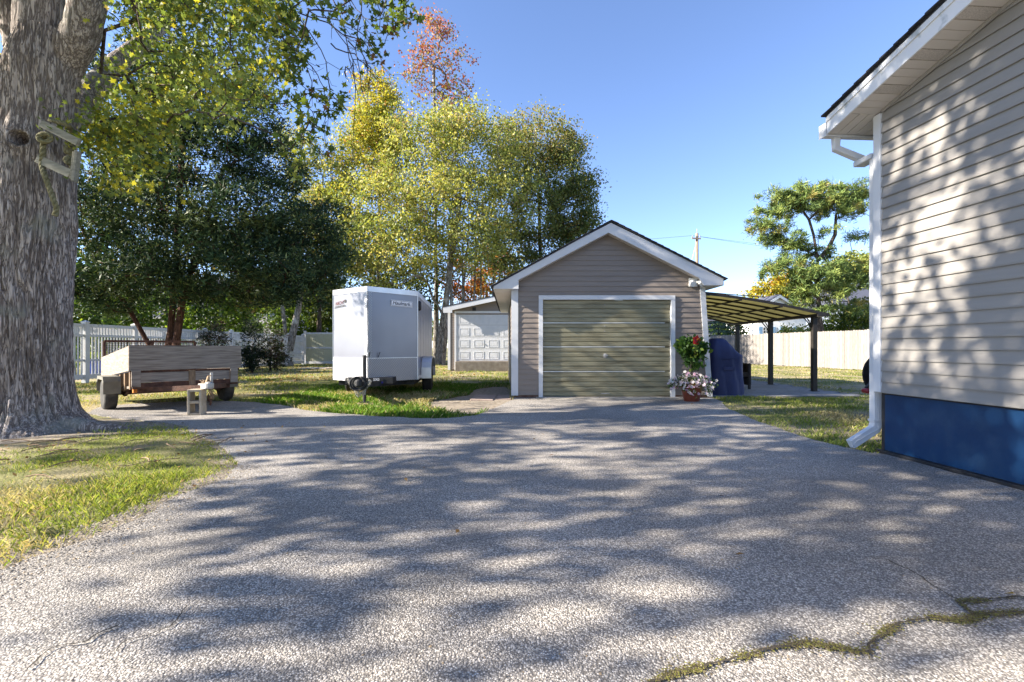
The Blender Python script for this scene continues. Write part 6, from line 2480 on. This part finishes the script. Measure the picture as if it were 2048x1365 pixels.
# forked grey tree in front of the vinyl fence
tree('forked_tree', 'grey barked forked tree standing in front of the back vinyl fence', [(-13.0, 27, 0), (-13.05, 27, .7), (-13.15, 27, 2.0), (-13.35, 27, 3.6), (-13.5, 27, 6.0), (-13.2, 27, 8.0)], .34,
     lb([(570, 480, 27, 2.2, 2, 2, 40), (630, 520, 27, 2, 2, 1.5, 35), (540, 540, 27, 1.6, 1.6, 1.2, 22), (660, 470, 27, 1.6, 1.6, 1.6, 25)]), 30, .45, .22, G2, bark='bark_grey', tip=.02)
fk = MB().tube([(-12.95, 26.95, .9), (-12.7, 26.95, 1.9), (-12.4, 26.95, 3.2), (-12.1, 26.95, 5.2)], [.26, .2, .17, .12], 10, cap=False)
for o in C.objects:
    if o.name.startswith('forked_tree'):
        part('trunk_fork', fk, 'bark_grey', o, world=True, smooth=True)


# shrubs and bushes beyond/before the fence
def shrub(name, label, c, lobes, per, crad, ls, pal, tmpl=QUAD, m_='leaf', out=False, group=None):
    t = thing(name, label, 'shrub', c, group=group)
    cl_ = lobes_to_clumps(lobes)
    cl_ = cl_[cl_[:, 2] > .12]
    tr_ = [tuple(c), (c[0], c[1], c[2] + .4), (c[0], c[1], c[2] + .8)]
    mb, _, _ = skeleton(tr_, .05, cl_[rng.random(len(cl_)) < .5], tip=.008, jit=.1)
    part('stem', mb, 'bark_dark', t, world=True, smooth=True)
    V, F, cc = clump_leaves(cl_, per, crad, ls, pal, tmpl, out_dir=out)
    link('foliage', npmesh('foliage', V - np.array(c), F, m_, cc), t)
    return t


DK = [((.012, .022, .012), 4), ((.025, .042, .018), 3), ((.05, .07, .03), 1)]
RB = [((.05, .028, .018), 3), ((.04, .05, .02), 2), ((.09, .05, .03), 2)]
shrub('arborvitae', 'dark narrow arborvitae just right of the wooden trailer front board', (-10.95, 19.6, 0), [((-10.95, 19.6, 1.3), (.38, .38, 1.1), 60), ((-10.95, 19.6, .6), (.55, .5, .5), 40)], 40, .16, .14, DK, SPRAY, 'needle', True)
shrub('arborvitae', 'reddish green arborvitae in front of the solid white fence, left of the forked tree', (-10.5, 20.2, 0), [((-10.4, 20.2, 1.1), (.5, .45, .95), 60), ((-10.35, 20.2, .6), (.62, .5, .5), 40)], 34, .17, .14, DK[1:] + RB + [((.1, .13, .04), 2)], SPRAY, 'needle', True)
shrub('arborvitae', 'reddish brown small conifer behind the wooden trailer, before the picket fence', (-12.3, 19.3, 0), [((-12.3, 19.3, 1.4), (.5, .4, 1.0), 60)], 32, .18, .14, RB + DK, SPRAY, 'needle', True)
BG = [((.07, .13, .02), 4), ((.12, .2, .03), 4), ((.2, .27, .04), 2), ((.04, .08, .015), 3)]
labs = ['bright green bush beyond the white fence, right of the cedar stems', 'bright green bush beyond the white fence, behind the small conifers', 'bright green bush beyond the solid fence, left of the forked tree', 'bright green bush beyond the solid fence, right of the forked tree', 'bright green bush beyond the solid fence, touching the cargo trailer edge', 'shaded bush beyond the picket fence, between the maple and the cedar stems', 'shaded bush beyond the picket fence, hard by the maple trunk']
for k, (px, py, Y, rx, rz_, n_) in enumerate(((400, 610, 26, 1.6, 1.6, 60), (460, 625, 30, 1.8, 1.4, 60), (540, 630, 34, 2.0, 1.5, 60), (610, 630, 34, 2.0, 1.7, 60), (655, 625, 35, 1.8, 1.7, 60), (250, 620, 21, 1.8, 1.5, 60), (150, 600, 18, 1.6, 1.8, 60))):
    c = at(px, py, Y)
    shrub('bush', labs[k], (c.x, Y, 0), [((c.x, Y, c.z), (rx, 1.4, rz_), n_), ((c.x, Y, c.z * .5), (rx * 1.15, 1.2, c.z * .5), n_ // 2)], 42, .33, .2, BG, group='bushes beyond the white fence')
# leafy trees further back on the left
tree('broadleaf_tree', 'green tree peeping past the left edge of the maple trunk', [(-14.5, 13.5, 0), (-14.4, 13.5, 3), (-14.4, 13.5, 6)], .2,
     [((-14.8, 13.5, 5.5), (1.8, 1.6, 3.2), 80)], 30, .4, .18, BG, bark='bark_dark')
tree('broadleaf_tree', 'deep green tree behind the cedar at the upper left', [(-20, 27, 0), (-20, 27, 5), (-20, 27, 10)], .3,
     [((-20.5, 27, 9), (4.5, 2.5, 5), 140), ((-15.5, 28, 6.5), (3, 2, 3.5), 80)], 34, .5, .26, G2, bark='bark_dark')
# ---- right side
PX = 21.0
pine_c = at(1640, 660, 32)
pine = thing('pine_tree', 'tall windswept pine with flat layered limbs above the wooden fence', 'tree', (pine_c.x, 32, 0))
PP = lambda px, py, dy=0: tuple(at(px, py, 32 + dy))
ptr = [(pine_c.x + .2, 32, 0), PP(1637, 620), PP(1636, 560), PP(1635, 520), PP(1627, 470), PP(1618, 440), PP(1603, 418)]
pads = []
for (px, py, dy, rx, rz_, n_) in [(1560, 400, 0, 1.5, .32, 26), (1600, 392, .5, 1.5, .38, 26), (1635, 402, -.5, 1.5, .36, 28), (1690, 395, .4, 1.4, .36, 24), (1725, 385, 0, .7, .3, 10), (1540, 425, .3, 1.0, .25, 14), (1620, 420, .8, 1.7, .3, 22), (1680, 415, -.6, 1.5, .3, 20), (1710, 420, .5, .9, .26, 12), (1595, 380, -.4, .8, .26, 10), (1645, 382, .2, 1.0, .3, 12), (1700, 376, -.2, .7, .22, 8),
                              (1545, 465, .2, 1.3, .42, 26), (1580, 480, -.4, 1.2, .4, 22), (1520, 455, 0, .6, .3, 8), (1600, 500, .4, 1.0, .3, 14), (1655, 470, .3, .55, .16, 6), (1712, 470, .2, .55, .1, 6), (1660, 497, 0, .4, .14, 5),
                              (1575, 525, .2, 1.5, .35, 24), (1545, 540, 0, 1.0, .22, 10), (1610, 545, -.6, 1.2, .35, 18), (1640, 550, -.8, 1.3, .4, 22), (1700, 550, .2, 1.6, .36, 26), (1680, 530, .6, 1.3, .3, 16), (1600, 575, .2, 1.3, .35, 18), (1650, 585, -.4, 1.5, .38, 22), (1690, 575, .4, 1.5, .4, 20), (1620, 610, .2, 1.2, .3, 14), (1690, 615, 0, 1.5, .25, 16)]:
    pads.append((PP(px, py, dy), (rx * .92, 1.0, rz_ * 1.5), int(n_ * 1.15)))
pcl = lobes_to_clumps(pads)
pcl = pcl[rng.random(len(pcl)) < .92]
mb, _, _ = skeleton(ptr, .42, pcl[rng.random(len(pcl)) < .5], tip=.016, jit=.12, bias=-.05)
mb.tube([PP(1636, 520), PP(1655, 500), PP(1670, 470), PP(1672, 430), PP(1690, 410)], [.16, .13, .12, .08, .04], 7, cap=False)
part('trunk', mb, 'bark_dark', pine, world=True, smooth=True)
V, F, cc = clump_leaves(pcl + rng.normal(size=pcl.shape) * [.35, .3, .2], 80, .2, .36, [((.15, .215, .06), 4), ((.25, .3, .075), 3), ((.09, .14, .045), 3), ((.3, .26, .08), .7)], NEEDLE, out_dir=True, flat=.75, mixc=.7)
link('crown', npmesh('crown', V - np.array((pine_c.x, 32, 0)), F, 'needle', cc), pine)

tree('broadleaf_tree', 'yellow autumn tree behind the white outbuilding, left of the pine', [(28, 52, 0), (28, 52, 3), (28, 52, 6)], .25,
     lb([(1545, 585, 52, 2.2, 2, 1.8, 50), (1580, 575, 52, 2, 2, 2, 50), (1520, 600, 52, 1.2, 1.4, 1.6, 24), (1600, 560, 54, 2, 2, 1.8, 40)]), 36, .5, .3, YG, bark='bark_dark', group='trees beyond the wooden fence')
tree('broadleaf_tree', 'bushy yellow-green tree beyond the fence, just left of the near house corner board', [(30.5, 42, 0), (30.5, 42, 2.5), (30.5, 42, 5)], .25,
     lb([(1700, 530, 44, 2.2, 2, 1.0, 40), (1730, 535, 44, 2, 2, 1.2, 40), (1680, 560, 44, 1.5, 1.5, 1.2, 20), (1760, 540, 44, 2, 2, 1.5, 30)]), 36, .45, .28, G1[:3], bark='bark_dark', group='trees beyond the wooden fence')
shrub('bush', 'rounded green bush against the wooden fence, right of the pine trunk', (24.3, 34, 0), [((24.5, 34, 2.6), (2.0, 1.4, 1.3), 70), ((23.0, 34, 2.2), (1.4, 1.2, .9), 40), ((26.2, 34, 3.2), (1.6, 1.4, 1.5), 50)], 42, .3, .18, [((.05, .09, .018), 4), ((.09, .14, .025), 3), ((.2, .22, .04), 2)])
shrub('bush', 'low yellow-green bush at the foot of the pine, beside the white outbuilding', (20.3, 33.6, 0), [((20.3, 33.6, 1.9), (1.1, 1.0, .7), 50)], 36, .25, .16, G1[:3])
shrub('bush', 'green bush left of the white outbuilding, seen under the pergola', (17.6, 38, 0), [((17.6, 38, 2.4), (1.5, 1.2, 1.0), 50)], 36, .28, .18, BG)
# blue spruce behind the fence, under the pergola
spc = at(1437, 690, 36)
sp_t = thing('spruce_tree', 'blue green spruce peeking over the fence next to the tan garage', 'tree', (spc.x, 36, 0))
scl = []
for lv in range(11):
    z = .6 + lv * .36
    rr = 1.9 * (1 - lv / 11.5)
    for q in range(9):
        a = q * 2 * math.pi / 9 + lv * .5
        for f in (.35, .65, 1.0):
            scl.append((spc.x + rr * f * math.cos(a), 36 + rr * f * math.sin(a), z - .18 * f))
scl = np.array(scl)
mb, _, _ = skeleton([(spc.x, 36, 0), (spc.x, 36, 1.5), (spc.x, 36, 3), (spc.x, 36, 4.7)], .14, scl[2::3], tip=.012, jit=.02, bias=-.3)
part('trunk', mb, 'bark_dark', sp_t, world=True, smooth=True)
V, F, cc = clump_leaves(scl, 22, .14, .2, [((.06, .11, .09), 3), ((.1, .16, .12), 2), ((.17, .23, .14), 1)], SPRAY, out_dir=True, flat=.4)
link('crown', npmesh('crown', V - np.array((spc.x, 36, 0)), F, 'needle', cc), sp_t)

# distant woods closing the horizon
dw_v, dw_c = [], []
nW = 900
cw = np.stack([rng.uniform(-150, 150, nW), rng.uniform(75, 120, nW), rng.uniform(.5, 1, nW) ** .5 * 5.0], 1)
cw = np.vstack([cw, np.stack([rng.uniform(-150, -22, 500), rng.uniform(60, 90, 500), rng.uniform(0, 11, 500)], 1)])
V, F, cc = clump_leaves(cw, 34, 1.3, .75, G2 + [((.2, .18, .04), 1)])
o = link('distant_woods', npmesh('distant_woods', V, F, 'leaf', cc), kind='stuff')
o['label'] = 'distant line of woods low on the horizon behind the yards'

# neighbouring trees out of frame to the left whose shade falls over the drive
for k, (x, y, r_, h, n_, lab) in enumerate(((-20, 3.0, 3.0, 11, 20, 'taller leafy tree outside the left of the view, shading the house wall'),)):
    tree('broadleaf_tree', lab, [(x, y, 0), (x, y, 3), (x, y, h - 2), (x, y, h + 1)], .3, [((x, y, h), (r_, r_, 3.0), n_), ((x, y, h - 2.8), (r_ * .8, r_ * .8, 1.5), n_ // 2)], 30, .5, .24, G2, bark='bark_dark', group='trees left of the view')

# ================================================================== GRASS
drive_np = drive


def blades(N, x0, x1, y0, y1, hmin, hmax, wd, keep, pal, seg=1):
    X = rng.uniform(x0, x1, N)
    Y = rng.uniform(y0, y1, N)
    ok = ~in_poly(X, Y, drive_np)
    X, Y = X[ok], Y[ok]
    k = np.array([keep(x, y) for x, y in zip(X, Y)])
    ok = rng.random(len(X)) < k
    X, Y, k = X[ok], Y[ok], k[ok]
    n = len(X)
    h = rng.uniform(hmin, hmax, n) * (.6 + .5 * k)
    a = rng.uniform(0, 2 * math.pi, n)
    b = rng.uniform(0, 2 * math.pi, n)
    lean = rng.uniform(.15, 1.0, n) * h
    w_x, w_y = np.cos(a) * wd / 2, np.sin(a) * wd / 2
    lx, ly = np.cos(b) * lean, np.sin(b) * lean
    V = np.zeros((n, 4, 3))
    V[:, 0] = np.stack([X - w_x, Y - w_y, np.zeros(n)], 1)
    V[:, 1] = np.stack([X + w_x, Y + w_y, np.zeros(n)], 1)
    V[:, 2] = np.stack([X + w_x * .6 + lx * .4, Y + w_y * .6 + ly * .4, h * .65], 1)
    V[:, 3] = np.stack([X + lx, Y + ly, h], 1)
    F = np.arange(n * 4).reshape(n, 4)
    g = pal_pick(pal, n)
    dry = np.array([mnoise.noise(Vector((x * .75, y * .75, 4.4))) for x, y in zip(X, Y)])
    straw = pal_pick([((.42, .36, .2), 2), ((.35, .3, .15), 2), ((.48, .42, .26), 1)], n)
    t = rng.random(n) < np.clip(.36 + dry * 1.4, .08, .92)
    col = np.where(t[:, None], straw, g) * rng.uniform(.75, 1.25, (n, 1))
    return V.reshape(-1, 3), F, np.repeat(col, 4, axis=0)


GP = [((.16, .22, .04), 4), ((.24, .29, .06), 4), ((.34, .35, .09), 2)]


def lush(x, y):
    v = mnoise.noise(Vector((x * 1.1, y * 1.1, 1.7))) + .5 * mnoise.noise(Vector((x * 3.3, y * 3.3, 7.7)))
    return min(1, max(.04, .48 + v * 1.0))


def foot(x, y):
    if (x + 6.3) ** 2 + (y - 6.1) ** 2 < 1.0:
        return 0
    return 1


def near_keep(x, y):
    d = math.hypot(x + 6.2, y - 5.6)
    shade = 1 if d > 2.6 else max(.06, (d - .9) / 1.9)
    e = min(1, max(.0, (-2.42 - x) / .22)) if y < 4.2 else 1
    return lush(x, y) * foot(x, y) * shade * (.25 + .75 * e)


zones = [
    (95000, -7.5, -2.2, 1.9, 6.3, .02, .055, .0042, near_keep, GP),
    (26000, -9.5, -2.0, 5.8, 9.6, .03, .07, .008, lambda x, y: lush(x, y) * foot(x, y) * (.5 if x < -4 else 1), GP),
    (60000, -5.0, .1, 7.0, 13.5, .04, .10, .011, lambda x, y: min(1, .35 + lush(x, y)) * (0 if in_poly(np.array([x]), np.array([y]), bare)[0] else 1), [((.08, .17, .02), 4), ((.13, .23, .03), 4), ((.2, .28, .04), 1)]),
    (30000, -13, -4.6, 9.0, 17, .03, .07, .014, lambda x, y: lush(x, y), GP),
    (34000, -13, 3, 13, 30, .03, .09, .025, lambda x, y: lush(x, y), GP),
    (42000, 3.3, 9.5, 4.6, 10.0, .025, .06, .008, lambda x, y: (lush(x, y) + .15), GP),
    (36000, 4, 18, 9.9, 32, .03, .06, .024, lambda x, y: 0 if (x < 7.75 and y < 15.7) else lush(x, y), [((.16, .2, .04), 4), ((.22, .24, .05), 3), ((.3, .27, .08), 2)]),
]
VV, FF, CC = [], [], []
off = 0
for zn in zones:
    V, F, cc = blades(*zn)
    VV.append(V)
    FF.append(F + off)
    CC.append(cc)
    off += len(V)
o = link('grass', npmesh('grass', np.vstack(VV), np.vstack(FF), 'grass', np.vstack(CC)), kind='stuff')
o['label'] = 'patchy short lawn grass, green and straw coloured, around the driveway'

# loose grit on the driveway and along its edges
n = 9000
X = np.concatenate([rng.uniform(-2.5, 3.8, 5200), rng.normal(-2.36, .13, 3800)])
Y = np.concatenate([rng.uniform(1.2, 6.5, 5200), rng.uniform(1.2, 4.2, 3800)])
rr = rng.uniform(.0025, .007, n) * np.where(np.arange(n) < 5200, 1.0, 1.25)
T = np.array([(1, 0, .1), (0, 1, 0), (-1, 0, .15), (0, -1, 0), (.1, .1, .9)])
Fp = np.array([[0, 1, 4], [1, 2, 4], [2, 3, 4], [3, 0, 4]])
a = rng.uniform(0, 6.283, n)
ca, sa = np.cos(a)[:, None], np.sin(a)[:, None]
st2 = rng.uniform(.6, 1.2, n)[:, None]
gx_ = T[None, :, 0] * ca - T[None, :, 1] * sa * st2
gy_ = T[None, :, 0] * sa + T[None, :, 1] * ca * st2
V = np.stack([X[:, None] + gx_ * rr[:, None], Y[:, None] + gy_ * rr[:, None], .0155 + T[None, :, 2] * rr[:, None] * rng.uniform(.7, 1.1, (n, 1))], -1).reshape(-1, 3)
F = (Fp[None] + (np.arange(n) * 5)[:, None, None]).reshape(-1, 3)
col = pal_pick([((.3, .27, .23), 3), ((.42, .38, .33), 2), ((.18, .165, .15), 3), ((.35, .27, .18), 1)], n)
o = link('loose_gravel', npmesh('loose_gravel', V, F, 'litter', np.repeat(col, 5, axis=0)), kind='stuff')
o['label'] = 'loose grit and small stones scattered over the driveway surface'

# fallen leaves
n = 1500
X = np.concatenate([rng.uniform(-12, -1, 700), rng.uniform(-11, -6, 450), rng.uniform(-4, 8, 60), rng.uniform(-3, 2.5, 16), rng.uniform(-7, -2.4, 250)])
Y = np.concatenate([rng.uniform(15, 27, 700), rng.uniform(9, 17, 450), rng.uniform(8.5, 11, 60), rng.uniform(1.5, 6, 16), rng.uniform(2, 6.5, 250)])
P = np.stack([X, Y, np.full(len(X), .03)], 1)
col = pal_pick([((.24, .14, .06), 3), ((.33, .2, .08), 2), ((.4, .28, .08), 2), ((.16, .09, .05), 2)], len(X))
T, Fq = QUAD
a = rng.uniform(0, 6.283, len(X))
s = np.where(Y > 14, .11, .04)[:, None, None]
xx = np.stack([np.cos(a), np.sin(a), rng.normal(size=len(X)) * .25], 1)
yy = np.stack([-np.sin(a), np.cos(a), rng.normal(size=len(X)) * .25], 1)
V = (T[None, :, 0:1] * xx[:, None] + T[None, :, 1:2] * yy[:, None] + T[None, :, 2:3] * np.array([0, 0, 1.0])[None, None]) * s + P[:, None]
F = (Fq[None] + (np.arange(len(X)) * 4)[:, None, None]).reshape(-1, 4)
o = link('fallen_leaves', npmesh('fallen_leaves', V.reshape(-1, 3), F, 'litter', np.repeat(col, 4, axis=0)), kind='stuff')
o['label'] = 'scattered brown fallen leaves on the grass and driveway'

# twigs lying around the maple roots
mb = MB()
for k in range(46):
    x, y = random.uniform(-6.2, -3.2), random.uniform(3.6, 5.6)
    a = random.uniform(0, 6.28)
    L = random.uniform(.08, .4)
    pts = [(x + L * t * math.cos(a + .3 * t), y + L * t * math.sin(a + .3 * t), .018 + .02 * math.sin(t * 3)) for t in (0, .35, .7, 1)]
    mb.tube(pts, random.uniform(.003, .007), 4)
o = solo('twigs', mb, 'brownwood', 'small fallen twigs strewn on the soil around the maple roots', None, kind='stuff')
